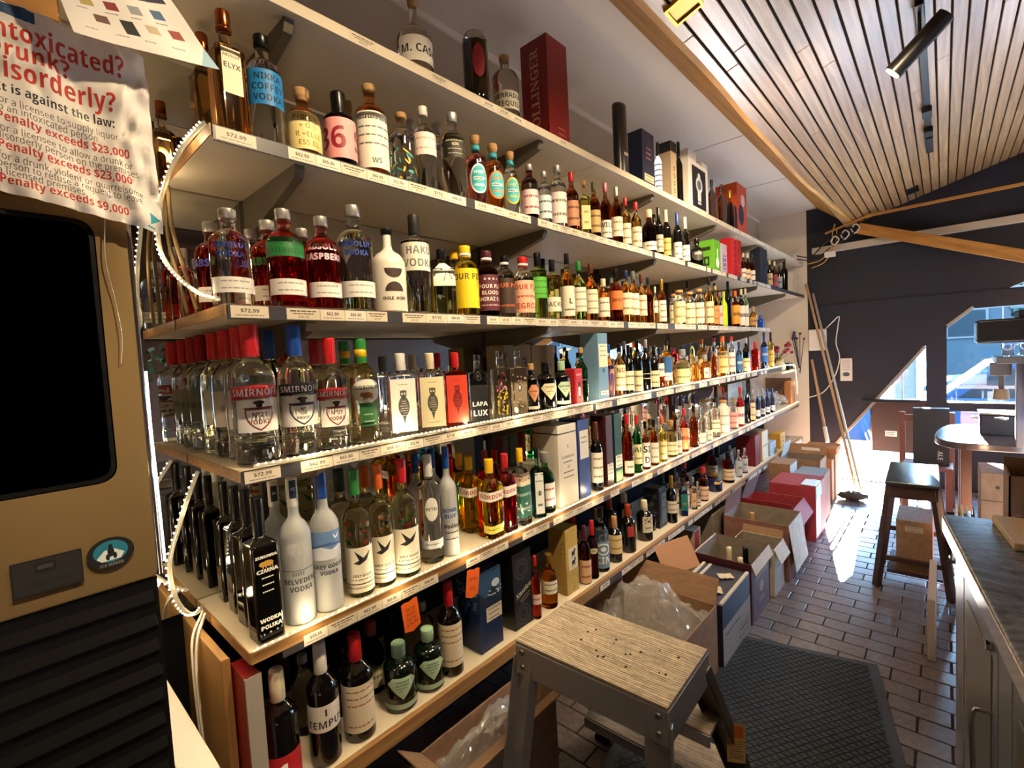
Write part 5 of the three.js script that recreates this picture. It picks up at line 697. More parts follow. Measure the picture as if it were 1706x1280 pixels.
// ---------- steel machine, poster, flyer ----------
{
  const t = thing('ice_machine', 'upright brushed steel machine with a dark rounded window and black louvres', 'machine', [-1.33, 0, 0.13]);
  const X = 0.27, zr = -0.317, zl = 0.45, yt = 1.836; // local front plane, right and left edges
  part(t, 'cabinet', bb(-0.30, X - 0.012, 0.02, yt - 0.01, zr + 0.006, zl, 0.01), M.steel);
  // front frame round the window, with a rounded opening
  const s = new THREE.Shape(); const P = (z, y) => [-(z), y]; const rnd2 = (S, x0, x1, y0, y1, r) => { S.moveTo(x0 + r, y0); S.lineTo(x1 - r, y0); S.quadraticCurveTo(x1, y0, x1, y0 + r); S.lineTo(x1, y1 - r); S.quadraticCurveTo(x1, y1, x1 - r, y1); S.lineTo(x0 + r, y1); S.quadraticCurveTo(x0, y1, x0, y1 - r); S.lineTo(x0, y0 + r); S.quadraticCurveTo(x0, y0, x0 + r, y0); };
  rnd2(s, -zl, -zr - 0.004, 1.192, yt, 0.012); const h = new THREE.Path(); rnd2(h, -0.40, -zr - 0.048, 1.375, 1.815, 0.03); s.holes.push(h);
  part(t, 'front_frame', new THREE.ExtrudeGeometry(s, { depth: 0.02, bevelEnabled: true, bevelSize: 0.004, bevelThickness: 0.004, bevelSegments: 3, curveSegments: 10 }).rotateY(Math.PI / 2).translate(X - 0.024, 0, 0), M.steel);
  part(t, 'window', bb(X - 0.022, X - 0.012, 1.36, 1.825, zr + 0.03, 0.42), M.blackGloss);
  const rim = new THREE.Shape(); rnd2(rim, -0.402, -zr - 0.046, 1.373, 1.817, 0.031); const rh = new THREE.Path(); rnd2(rh, -0.394, -zr - 0.054, 1.381, 1.809, 0.026); rim.holes.push(rh);
  part(t, 'window_seal', new THREE.ExtrudeGeometry(rim, { depth: 0.012, bevelEnabled: false, curveSegments: 10 }).rotateY(Math.PI / 2).translate(X - 0.012, 0, 0), M.black);
  part(t, 'corner_strip', at(cyl(0.0045, 0.0045, 0.64, 16), X - 0.004, 1.51, zr), M.chrome);
  part(t, 'louvre_backing', bb(X - 0.0118, X - 0.006, 0.03, 1.186, zr + 0.005, zl), M.black);
  const LOUVRE = phys({ color: '#0a0a0b', roughness: 0.8, specularIntensity: 0.3 });
  for (let i = 0; i < 24; i++) part(t, 'louvre_slat', box(0.018, 0.03, zl - zr - 0.02, 0.003), LOUVRE, [X - 0.012, 1.155 - i * 0.046, (zl + zr) / 2], [0, 0, 0.35]);
  let a = inked(220, 110, (c, w, hh) => { fillAll(c, w, hh, '#23211f'); c.strokeStyle = '#0f0e0e'; c.lineWidth = 5; c.strokeRect(3, 3, w - 6, hh - 6); c.fillStyle = '#0e0e0e'; c.fillRect(w * 0.32, hh * 0.14, w * 0.3, hh * 0.3); c.fillStyle = '#3c3833'; c.fillRect(w * 0.36, hh * 0.2, w * 0.22, hh * 0.12); c.fillStyle = '#141312'; fitText(c, 'MANITOWOC', w * 0.5, hh * 0.72, w * 0.8, hh * 0.22); });
  part(t, 'name_plate', sheet(a, 0.082, 0.056).rotateY(Math.PI / 2), a.page.m, [X + 0.0055, 1.246, -0.043 - 0.13]);
  a = inked(240, 200, (c, w, hh) => { c.fillStyle = '#151412'; ell(c, w / 2, hh / 2, w * 0.49, hh * 0.49); c.fillStyle = '#1e6f86'; ell(c, w / 2, hh * 0.45, w * 0.36, hh * 0.34); c.fillStyle = '#cfd6d2'; blob(c, [[w * 0.2, hh * 0.62], [w * 0.36, hh * 0.4], [w * 0.55, hh * 0.36], [w * 0.78, hh * 0.55], [w * 0.7, hh * 0.72], [w * 0.3, hh * 0.74]]); c.fillStyle = '#101318'; ell(c, w * 0.5, hh * 0.46, w * 0.07, hh * 0.16); ell(c, w * 0.5, hh * 0.28, w * 0.045, hh * 0.06); ell(c, w * 0.43, hh * 0.62, w * 0.04, hh * 0.1); ell(c, w * 0.58, hh * 0.6, w * 0.04, hh * 0.1); c.fillStyle = '#8a8576'; fitText(c, 'ICE MAKER', w * 0.5, hh * 0.86, w * 0.5, hh * 0.12); });
  part(t, 'oval_badge', sheet(a, 0.064, 0.054).rotateY(Math.PI / 2), a.page.m, [X + 0.006, 1.2535, -0.1205 - 0.13]);
  part(t, 'loose_wire', tube([[X + 0.006, 1.82, zr + 0.032], [X + 0.008, 1.75, zr + 0.036], [X + 0.006, 1.68, zr + 0.028], [X + 0.007, 1.62, zr + 0.024], [X + 0.006, 1.575, zr + 0.028]], 0.0009, 30, 6), M.cableWhite);
}
{ const t = thing('wooden_crate', 'brown wooden crate on top of the steel machine, behind the papers', 'crate', [-1.35, 1.838, 0.18]); part(t, 'crate_body', box(0.46, 0.42, 0.62, 0.004).translate(0, 0.21, 0), M.woodDark); for (let i = 0; i < 4; i++) part(t, 'plank', box(0.012, 0.092, 0.62, 0.003).translate(0.237, 0.055 + i * 0.103, 0), M.timberPlain); }
function hangingSheet(name, label, corners, draw, px, bulge, nx = 26, ny = 26) {   // TL, TR, BR, BL corners and a crumple
  const t = thing(name, label, 'paper notice'), tex = canvasTex(px, px, draw), g = new THREE.PlaneGeometry(1, 1, nx, ny), p = g.attributes.position;
  const [TL, TR, BR, BL] = corners.map((c) => V(...c)); const e = TR.clone().sub(TL), f = TL.clone().sub(BL), N = e.clone().cross(f).normalize(), q = V(0, 0, 0), q2 = V(0, 0, 0);
  for (let i = 0; i < p.count; i++) { const u = p.getX(i) + 0.5, v = p.getY(i) + 0.5; q.lerpVectors(BL, BR, u); q2.lerpVectors(TL, TR, u); q.lerp(q2, v); q.addScaledVector(N, bulge(u, v)); p.setXYZ(i, q.x, q.y, q.z); }
  g.computeVertexNormals(); part(t, 'sheet', g, new THREE.MeshPhysicalMaterial({ map: tex, roughness: 0.65, side: THREE.DoubleSide })); return t;
}
hangingSheet('paper_poster', 'crumpled white drinking law poster with red headings, hanging over the machine', [[-1.035, 2.118, -0.025], [-1.03, 2.108, -0.226], [-1.035, 1.803, -0.232], [-1.035, 1.842, -0.012]], (c, w, h) => {
  fillAll(c, w, h, '#ece7e0'); c.fillStyle = '#1d4468'; c.fillRect(0, h * 0.005, w * 0.33, h * 0.06); c.textAlign = 'left'; c.textBaseline = 'alphabetic';
  const L = (s, x, y, size, col, wt = 'bold', mw = 0.95) => { c.fillStyle = col; c.font = `${wt} ${size * h}px sans-serif`; const m = c.measureText(s).width; if (m > mw * w) c.font = `${wt} ${size * h * mw * w / m}px sans-serif`; c.fillText(s, x * w, y * h); };
  L('Intoxicated?', 0.05, 0.185, 0.132, '#c83a2c', 'bold', 0.94); L('Drunk?', 0.06, 0.285, 0.132, '#c83a2c'); L('Disorderly?', 0.05, 0.39, 0.132, '#c83a2c', 'bold', 0.9);
  L('It is against the law:', 0.11, 0.475, 0.066, '#26242a', 'bold', 0.72);
  [['• for a licensee to supply liquor', 0.54, 0], ['  to an intoxicated person', 0.58, 0], ['  Penalty exceeds $23,000', 0.63, 1], ['• for a licensee to allow a drunk or', 0.685, 0], ['  disorderly person on the premises', 0.725, 0], ['  Penalty exceeds $23,000', 0.775, 1], ['• for a drunk, violent or quarrelsome', 0.83, 0], ['  person to refuse a request to leave', 0.868, 0], ['  a licensed premises', 0.906, 0], ['  Penalty exceeds $9,000', 0.95, 1]].forEach(([s, y, red]) => L(s, 0.07, y, red ? 0.062 : 0.05, red ? '#c23428' : '#55504c', red ? 'bold' : '', 0.87));
  c.fillStyle = '#2f9ab0'; blob(c, [[w * 0.92, h * 0.9], [w * 0.99, h * 0.93], [w * 0.92, h * 0.965]]); dashes(c, w * 0.9, h * 0.975, w * 0.09, h * 0.01, 3);
}, 1024, (u, v) => 0.014 * noise.noise(u * 3.2, v * 2.6, 1.5) + 0.014 * Math.abs(noise.noise(u * 6, v * 5, 7)) + 0.006 * Math.abs(noise.noise(u * 13, v * 11, 2)) - 0.05 * Math.max(0, u - 0.86) ** 1.2 + (u > 0.8 ? 0.016 * noise.noise(u * 9, v * 7, 3) : 0), 40, 40);
hangingSheet('paper_flyer', 'white product flyer with small photographs, jutting out above the poster', [[-0.975, 2.165, -0.105], [-0.97, 2.215, -0.232], [-0.965, 2.092, -0.322], [-0.972, 2.075, -0.128]], (c, w, h) => {
  fillAll(c, w, h, '#f1eeea'); c.fillStyle = '#2c2a3a'; fitText(c, 'ANNOUNCEMENT', w * 0.6, h * 0.1, w * 0.6, h * 0.06, '', 'sans-serif'); c.fillStyle = '#34304e'; c.fillRect(w * 0.12, h * 0.28, w * 0.8, h * 0.05); c.fillStyle = '#777'; dashes(c, w * 0.2, h * 0.2, w * 0.6, h * 0.02, 9);
  const cols = ['#b8a860', '#8e2a2e', '#9aa0a4', '#4a6a94', '#6a4a3c', '#1c2420', '#c8b89a', '#a04a3a']; cols.forEach((k, i) => { c.fillStyle = k; c.fillRect(w * (0.14 + 0.19 * (i % 4) + (i > 3 ? 0.06 : 0)), h * (i > 3 ? 0.62 : 0.42), w * 0.1, h * (i === 5 ? 0.18 : 0.1)); c.fillStyle = '#888'; dashes(c, w * (0.1 + 0.2 * (i % 4)), h * (i > 3 ? 0.84 : 0.56), w * 0.13, h * 0.012, 4); });
  c.fillStyle = '#9cc4dc'; blob(c, [[w, h * 0.75], [w, h], [w * 0.86, h]]);
}, 512, (u, v) => 0.006 * noise.noise(u * 2, v * 2, 9) + 0.02 * Math.max(0, u - 0.75), 16, 16);

// ---------- step stool ----------
{
  const t = thing('step_stool', 'aluminium step stool with ribbed wooden treads and dark splayed legs', 'step stool', [-0.712, 0, -1.135], 0.03);
  const H = 0.72, hx = 0.23, hz = 0.137;
  part(t, 'top_tread', box(0.464, 0.012, 0.28, 0.003), (() => M.tread)(), [0, H - 0.006, 0]);
  part(t, 'apron', box(0.464, 0.088, 0.006, 0.002), M.alu, [0, H - 0.056, hz]); part(t, 'apron', box(0.464, 0.088, 0.006, 0.002), M.alu, [0, H - 0.056, -hz]);
  part(t, 'apron', box(0.006, 0.088, 0.272, 0.002), M.alu, [hx, H - 0.056, 0]); part(t, 'apron', box(0.006, 0.088, 0.272, 0.002), M.alu, [-hx, H - 0.056, 0]);
  const legs = [[-1, 1, -0.03, 0.10], [1, 1, 0.015, 0.08], [-1, -1, -0.05, -0.30], [1, -1, 0.05, -0.30]];
  for (const [sx, sz, dx, dz] of legs) {
    const a = [sx * (hx - 0.028), H - 0.05, sz * (hz - 0.012)], b = [sx * (hx - 0.028) + dx * 1.6, 0.012, sz * (hz - 0.012) + dz];
    const l = part(t, 'leg', join(beam([a[0], a[1], a[2]], b, 0.066, 0.006), beam([a[0] - sx * -0.032, a[1], a[2]], [b[0] + sx * 0.032, b[1], b[2]], 0.006, 0.03), beam([a[0] - sx * 0.032, a[1], a[2]], [b[0] - sx * 0.032, b[1], b[2]], 0.006, 0.03)), sz > 0 ? M.alu : M.aluDark);
    part(l, 'rubber_foot', box(0.076, 0.024, 0.04, 0.004), M.black, [b[0], 0.012, b[2]]);
  }
  for (const [y, z, w] of [[0.475, -0.20, 0.47], [0.235, -0.31, 0.5]]) { const s = part(t, 'lower_tread', box(w, 0.012, 0.15, 0.003), M.tread, [0, y, z]); part(s, 'tread_edge', box(w, 0.035, 0.006, 0.002), M.alu, [0, -0.016, 0.075]); part(s, 'tread_edge', box(w, 0.035, 0.006, 0.002), M.alu, [0, -0.016, -0.075]); }
  for (const x of [-0.208, 0.208]) for (const y of [H - 0.03, H - 0.075]) part(t, 'bolt', at(cyl(0.009, 0.007, 0.005, 12), x, y, hz + 0.005, Math.PI / 2), M.aluDark);
  part(t, 'brace', beam([-0.23, 0.30, hz + 0.05], [0.235, 0.30, hz + 0.045], 0.006, 0.03), M.alu);
  const a = inked(90, 200, (c, w, h) => { fillAll(c, w, h, '#c9a86a'); c.fillStyle = '#c8642a'; c.fillRect(w * 0.1, h * 0.08, w * 0.8, h * 0.3); c.fillStyle = '#5a4a34'; for (let i = 0; i < 8; i++) dashes(c, w * 0.12, h * (0.46 + i * 0.06), w * 0.76, h * 0.02); });
  part(t, 'safety_sticker', sheet(a, 0.05, 0.12).rotateY(0.5), a.page.m, [hx + 0.04, 0.40, -hz - 0.10]);
  const specks = []; for (let i = 0; i < 16; i++) specks.push(at(new THREE.IcosahedronGeometry(1, 1).scale(rr(0.002, 0.006), 0.0012, rr(0.002, 0.004)), rr(-0.12, 0.19), H + 0.0006, rr(-0.08, 0.10), 0, rr(0, 3))); const o = part(t, 'crumbs', join(specks), C('#2a2220', 0.9)); o.userData.kind = 'stuff';
}

// ---------- cartons on the floor ----------
// an open carton: four walls, a base and flaps; x0..x1, z0..z1 in metres
function openCarton(label, x0, x1, z0, z1, h, m, inner, prints = [], flaps = [], turn = 0) {
  const w = x1 - x0, d = Math.abs(z1 - z0), t = thing('cardboard_carton', label, 'carton', [(x0 + x1) / 2, 0.001, (z0 + z1) / 2], turn, 'cartons on the floor'), k = 0.005;
  part(t, 'base', box(w, k, d).translate(0, k / 2, 0), inner);
  for (const s of [-1, 1]) { part(t, 'side', box(k, h, d, 0.0015), m, [s * (w / 2 - k / 2), h / 2, 0]); part(t, 'side', box(w - 2 * k, h, k, 0.0015), m, [0, h / 2, s * (d / 2 - k / 2)]); }
  part(t, 'lining', join(bb(-w / 2 + k, -w / 2 + k + 0.001, 0.005, h - 0.002, -d / 2 + k, d / 2 - k), bb(-w / 2 + k, w / 2 - k, 0.005, h - 0.002, -d / 2 + k, -d / 2 + k + 0.001)), inner);
  for (const [side, len, ang, mm] of flaps) {   // side: x+, x-, z+, z-; angle out from upright
    const along = side[0] === 'x' ? d : w, g = box(side[0] === 'x' ? 0.004 : along - 0.01, len, side[0] === 'x' ? along - 0.01 : 0.004, 0.001).translate(0, len / 2, 0), s = side[1] === '+' ? 1 : -1;
    part(t, 'flap', g, mm || m, [side[0] === 'x' ? s * (w / 2 - 0.002) : 0, h - 0.001, side[0] === 'z' ? s * (d / 2 - 0.002) : 0], side[0] === 'x' ? [0, 0, -s * ang] : [s * ang, 0, 0]);
  }
  printOn(t, w, h, d, prints); return t;
}
function closedCarton(label, x0, x1, z0, z1, h, m, prints = [], y = 0.001, turn = 0) {
  const w = x1 - x0, d = Math.abs(z1 - z0), t = thing('cardboard_carton', label, 'carton', [(x0 + x1) / 2, y, (z0 + z1) / 2], turn, 'cartons on the floor');
  part(t, 'carton_body', box(w, h, d, 0.003).translate(0, h / 2, 0), m); printOn(t, w, h, d, prints); return t;
}
function film(name, label, x0, x1, z0, z1, y0, hump, sd, n = 44) {   // crumpled clear plastic
  const g = new THREE.PlaneGeometry(1, 1, n, n), p = g.attributes.position;
  for (let i = 0; i < p.count; i++) { const u = p.getX(i) + 0.5, v = p.getY(i) + 0.5, dome = Math.sin(Math.PI * u) * Math.sin(Math.PI * v), c = Math.abs(noise.noise(u * 4, v * 4, sd)) + 0.6 * Math.abs(noise.noise(u * 9, v * 8, sd + 3)) + 0.3 * Math.abs(noise.noise(u * 21, v * 19, sd + 5)); p.setXYZ(i, x0 + (x1 - x0) * u + 0.02 * noise.noise(u * 7, v * 7, sd + 9), y0 + dome * hump + c * 0.075, z0 + (z1 - z0) * v + 0.02 * noise.noise(u * 7, v * 7, sd + 11)); }
  const q = g.toNonIndexed(); q.computeVertexNormals(); const t = thing(name, label, 'plastic film'); part(t, 'sheet', q, M.film).material.side = THREE.DoubleSide; return t;
}
openCarton('brown carton under the bottom shelf stuffed with clear plastic, behind the step stool', -1.19, -1.03, -1.28, -0.80, 0.36, M.card, M.card, [], [['x+', 0.06, 1.1], ['z+', 0.1, 0.9]]);
film('plastic_film', 'clear crumpled plastic film spilling from the carton beneath the bottom shelf', -1.18, -1.035, -1.27, -0.82, 0.27, 0.07, 4);
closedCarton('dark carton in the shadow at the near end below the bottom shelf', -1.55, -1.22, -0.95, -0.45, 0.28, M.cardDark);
openCarton('brown carton filled with clear plastic film, right behind the step stool', -1.30, -0.80, -2.24, -1.80, 0.33, M.card, M.card, [], [['z-', 0.12, 0.5], ['x-', 0.12, -0.2]]);
film('plastic_film', 'clear crumpled plastic heaped in the carton behind the step stool', -1.29, -0.82, -2.22, -1.82, 0.26, 0.17, 12);
{ const t = closedCarton('navy and white wine carton with loose litter on its top', -1.03, -0.785, -2.70, -2.27, 0.315, M.navyCard, [['front', 0, 1, 0, 0.62, (c, w, h) => { fillAll(c, w, h, '#9a9694'); c.strokeStyle = '#4c4a4c'; c.lineWidth = 3; c.strokeRect(w * 0.56, h * 0.5, w * 0.36, h * 0.3); c.fillStyle = '#4c4a4c'; dashes(c, w * 0.6, h * 0.58, w * 0.28, h * 0.06); dashes(c, w * 0.1, h * 0.2, w * 0.5, h * 0.05); }, 0.0012], ['end', 0.05, 0.95, 0.05, 0.6, (c, w, h) => { fillAll(c, w, h, '#2a1c20'); c.fillStyle = '#7a2a24'; ell(c, w * 0.4, h * 0.5, w * 0.3, h * 0.4); }, 0.0012]]);
  part(t, 'edge_flap', bb(0.105, 0.122, 0.312, 0.324, -0.21, 0.21, 0.002), M.cardWhite); part(t, 'edge_flap', bb(-0.12, -0.105, 0.312, 0.326, -0.2, 0.21, 0.002), M.cardWhite); part(t, 'edge_flap', bb(-0.085, -0.07, 0.312, 0.323, -0.2, 0.2, 0.002), M.cardWhite); }
for (const [x, z, k, lab] of [[-0.87, -2.58, 'c', 'crumpled beige foil scrap lying on the navy carton'], [-0.93, -2.47, 'w', 'torn butterfly-shaped wrapper on the navy carton'], [-0.86, -2.40, 'g', 'small torn pale wrapper near the edge of the navy carton']]) { const t = thing('paper_scrap', lab, 'litter', [x, 0.3165, z], rr(0, 3)); const g = new THREE.PlaneGeometry(0.075, 0.06, 8, 8).rotateX(-Math.PI / 2), p = g.attributes.position; for (let i = 0; i < p.count; i++) p.setY(i, 0.004 + 0.012 * Math.abs(noise.noise(p.getX(i) * 40 + x * 9, p.getZ(i) * 40, z * 7))); g.computeVertexNormals(); part(t, 'scrap', g, new THREE.MeshStandardMaterial({ color: k === 'w' ? '#c8b498' : '#c9bba4', roughness: 0.6, side: THREE.DoubleSide })); }
openCarton('maroon printed vodka carton, open, with bottles inside', -1.09, -0.785, -3.10, -2.735, 0.345, M.maroon, M.cardIn, [['front', 0.12, 0.9, 0.06, 0.84, (c, w, h) => { fillAll(c, w, h, '#4c1a26'); c.strokeStyle = '#8f7f74'; c.lineWidth = 4; c.strokeRect(6, 6, w - 12, h - 12); c.fillStyle = '#9c8c80'; fitText(c, 'SMIRNOFF', w / 2, h * 0.2, w * 0.84, h * 0.16); ell(c, w / 2, h * 0.48, w * 0.14, h * 0.12); fitText(c, 'VODKA', w / 2, h * 0.75, w * 0.6, h * 0.12); }, 0.0011], ['end', 0.08, 0.92, 0.66, 0.92, words('#3c1424', '#776a70', ['SMIRNOFF']), 0.0011]], [['x+', 0.06, 2.75, M.cardWhite]]);
{ const a = inked(180, 60, words('#5c1830', '#b8a8a4', ['TRIPLE'])), t = thing('carton_flap', 'maroon lettered flap standing along the wall side of the vodka carton', 'carton flap', [-1.098, 0.27, -2.91]); part(t, 'flap_board', box(0.005, 0.16, 0.36, 0.001), M.cardWhite, [0, 0, 0]); part(t, 'print', sheet(a, 0.34, 0.14).rotateY(Math.PI / 2), a.page.m, [0.0035, 0, 0]); }
for (const [x, z, cp, lab] of [[-0.98, -2.98, 'cream', 'dark bottle with cream cap in the maroon carton, nearer the shelf'], [-0.88, -2.86, 'cream', 'dark bottle with cream cap in the maroon carton, nearer the aisle'], [-0.90, -3.03, 'blk', 'dark bottle with a black cap in the maroon carton']]) { const t = thing('bottle', lab, 'bottle', [x, 0.007, z], 0, 'bottles in the maroon carton'); part(t, 'glass_body', turned(pairs(STYLE.wine[0]), 0.038, 0.30, 0, 1, 24), BODY.blk); part(t, 'capsule', turned([[1, 0], [.97, .8], [.9, 1]], 0.0165, 0.09, 0, 1, 20).translate(0, 0.225, 0), CAP[cp]); }
openCarton('white and brown carton with torn flaps, past the maroon one', -1.02, -0.765, -3.36, -3.13, 0.30, M.cardWhite, M.cardIn, [['front', 0.1, 0.9, 0.1, 0.9, words('#b9b2ab', '#7c7470', [' ', '~', ' ', ' '])]], [['x+', 0.09, 2.7, M.cardWhite], ['z-', 0.05, 0.4, M.card]]);
openCarton('wide brown-pink carton standing open in the middle of the row', -1.15, -0.745, -3.76, -3.40, 0.37, M.cardPink, M.cardIn, [], [['x-', 0.13, -0.15], ['x+', 0.3, 3.0, M.cardWhite]]);
{ const t = thing('bottle', 'single bottle with a beige cap poking up in the wide carton', 'bottle', [-1.02, 0.007, -3.6]); part(t, 'glass_body', turned(pairs(STYLE.std[0]), 0.038, 0.34, 0, 1, 24), BODY.damb); part(t, 'cap', turned([[1, 0], [1, .94], [.9, 1]], 0.017, 0.06, 0, 1, 20).translate(0, 0.29, 0), CAP.cork); }
openCarton('red-lined carton with raised flaps behind the wide brown-pink one', -1.16, -0.80, -4.16, -3.80, 0.36, M.cardPink, M.cardRed, [], [['x-', 0.16, -0.3], ['z+', 0.04, 0.3, M.cardRed], ['x+', 0.12, 2.6, M.cardRed]]);
{ const t = closedCarton('pinkish red carton with blue-white torn paper over its corner', -1.06, -0.735, -4.62, -4.22, 0.43, M.cardRed, []);
  const g = new THREE.PlaneGeometry(0.17, 0.20, 10, 10).rotateX(-Math.PI / 2), p = g.attributes.position; for (let i = 0; i < p.count; i++) { const x = p.getX(i); p.setY(i, x > 0.02 ? -(x - 0.02) * 1.6 : 0.02 * noise.noise(x * 20, p.getZ(i) * 20, 2) ** 2); p.setX(i, x > 0.02 ? 0.02 + (x - 0.02) * 0.1 : x); } g.computeVertexNormals();
  part(t, 'torn_paper', g.translate(0.143, 0.436, 0.08), new THREE.MeshStandardMaterial({ color: '#cfe2ea', roughness: 0.7, side: THREE.DoubleSide })); part(t, 'side_label', bb(0.163, 0.165, 0.03, 0.42, 0.02, 0.19), M.paper); }
closedCarton('small brown carton with white end, set back by the shelf', -1.165, -1.0, -4.92, -4.66, 0.49, M.card, [['front', 0.0, 1, 0, 0.98, (c, w, h) => fillAll(c, w, h, '#cfc8c0'), 0.003]]);
openCarton('long pale brown carton with a torn cardboard flap near the far wall', -1.165, -0.84, -5.36, -5.06, 0.46, M.card, M.cardIn, [['front', 0.2, 0.5, 0.3, 0.7, words('#9a7458', '#5a4030', ['N'])]], [['x-', 0.14, -0.2, M.cardWhite], ['z-', 0.1, 0.5]]);
closedCarton('grey-topped carton in front of the tall brown bin', -0.98, -0.76, -5.02, -4.68, 0.41, M.cardPink, [['top', 0.02, 0.98, 0.02, 0.98, (c, w, h) => fillAll(c, w, h, '#7c8894'), 0.003]]);
closedCarton('flat brown carton lying against the tall bin', -1.12, -0.80, -5.51, -5.385, 0.40, M.orangeCard);
{ const t = thing('bin_carton', 'tall orange-brown carton bin with a rimmed top by the back wall', 'bin', [-0.925, 0, -5.68]); part(t, 'bin_body', box(0.26, 0.47, 0.28, 0.004).translate(0, 0.236, 0), M.orangeCard); part(t, 'rim', box(0.285, 0.055, 0.305, 0.004).translate(0, 0.47, 0), M.orangeCard); part(t, 'corner_post', bb(0.085, 0.133, 0, 0.45, 0.1, 0.143, 0.003), M.card); }
{ const t = thing('gift_carton', 'cream carton with a figure print under the bottom shelf', 'carton', [-1.28, 0.001, -3.12]); part(t, 'carton_body', box(0.1, 0.34, 0.12, 0.002).translate(0, 0.17, 0), C('#b8a48c', 0.6)); const a = inked(90, 260, (c, w, h) => { fillAll(c, w, h, '#baa68c'); c.strokeStyle = '#6a4a3a'; c.lineWidth = 4; c.beginPath(); c.moveTo(w * 0.3, h * 0.9); c.lineTo(w * 0.5, h * 0.4); c.lineTo(w * 0.7, h * 0.9); c.moveTo(w * 0.3, h * 0.5); c.lineTo(w * 0.7, h * 0.5); c.stroke(); }); part(t, 'print', sheet(a, 0.1, 0.3), a.page.m, [0, 0.17, 0.0615]); part(t, 'red_side', bb(0.0505, 0.052, 0, 0.33, -0.03, 0.05), M.cardRed); }
closedCarton('grey carton in the dark under the bottom shelf, beside the cream one', -1.36, -1.20, -3.62, -3.32, 0.38, M.cardIn);
{ const t = thing('paper_sheet', 'torn white paper strip hanging at the far end of the bottom shelf', 'paper', [-1.0, 0.12, -5.375]); const s = extrude([[-0.05, 0.40], [0.10, 0.40], [0.13, 0.32], [0.13, 0.27], [0.07, 0.27], [0.13, 0.02], [0, 0]], 0.002); part(t, 'sheet', s, M.paper); }
{ const t = thing('cardboard_sheet', 'plain pink-brown cardboard offcut leaning behind the plastic-filled carton', 'cardboard', [-1.06, 0.42, -2.40], 0.5); part(t, 'sheet', box(0.19, 0.16, 0.004, 0.001), C('#b58a72', 0.8), [0, 0.03, 0], [-0.4, 0, 0.35]); }
{ const t = thing('end_panel', 'tan board standing upright below the fifth shelf end', 'board', [-1.45, 0, -0.335]); part(t, 'board', bb(-0.17, 0.165, 0.0, 0.86, -0.009, 0.009, 0.002), C('#b8935c', 0.55)); part(t, 'edge', bb(0.163, 0.168, 0, 0.86, -0.0095, 0.0095), M.edge); }
{ const t = thing('plinth_box', 'narrow white box between the steel machine and the shelves', 'box', [-1.32, 0, -0.231]); part(t, 'box_body', box(0.48, 0.735, 0.056, 0.003).translate(0, 0.3675, 0), M.white); part(t, 'lid', box(0.486, 0.012, 0.06, 0.002).translate(0, 0.742, 0), M.white); }

// ---------- mat, counter, stool ----------
{ const t = thing('floor_mat', 'dark blue-grey ribbed rubber mat on the tiled floor', 'mat', [-0.236, 0.0015, -2.734], 0.215); const w = 0.98, d = 1.5; const g = new THREE.PlaneGeometry(w - 0.07, d - 0.07).rotateX(-Math.PI / 2); const u = g.attributes.uv; for (let i = 0; i < u.count; i++) u.setXY(i, u.getX(i) * w / 0.2, u.getY(i) * d / 0.2); part(t, 'ribbed_field', box(w - 0.06, 0.008, d - 0.06).translate(-w / 2, 0.004, d / 2), M.matEdge); part(t, 'ribbed_surface', g.translate(-w / 2, 0.0086, d / 2), M.mat);
  part(t, 'border', join(bb(-w, 0, 0, 0.006, 0, 0.035, 0.002), bb(-w, 0, 0, 0.006, d - 0.035, d, 0.002), bb(-0.035, 0, 0, 0.006, 0.03, d - 0.03, 0.002), bb(-w, -w + 0.035, 0, 0.006, 0.03, d - 0.03, 0.002)), M.matEdge);
  const rib = [], r0 = box(0.0045, 0.004, 0.024, 0.0018); for (let j = 0, z = 0.045; z < d - 0.05; z += 0.0185, j++) for (let i = 0, x = 0.05; x < w - 0.05; x += 0.0185, i++) rib.push([-x, z, (i + j) % 2]);
  const im = new THREE.InstancedMesh(r0, M.mat, rib.length), mm = new THREE.Matrix4(), q = new THREE.Quaternion(); rib.forEach(([x, z, k], i) => { q.setFromAxisAngle(V(0, 1, 0), k ? 0.9 : -0.9); mm.compose(V(x, 0.0095, z), q, V(1, 1, 1)); im.setMatrixAt(i, mm); }); im.name = 'ribs'; im.userData.kind = 'stuff'; im.castShadow = im.receiveShadow = true; t.add(im); }
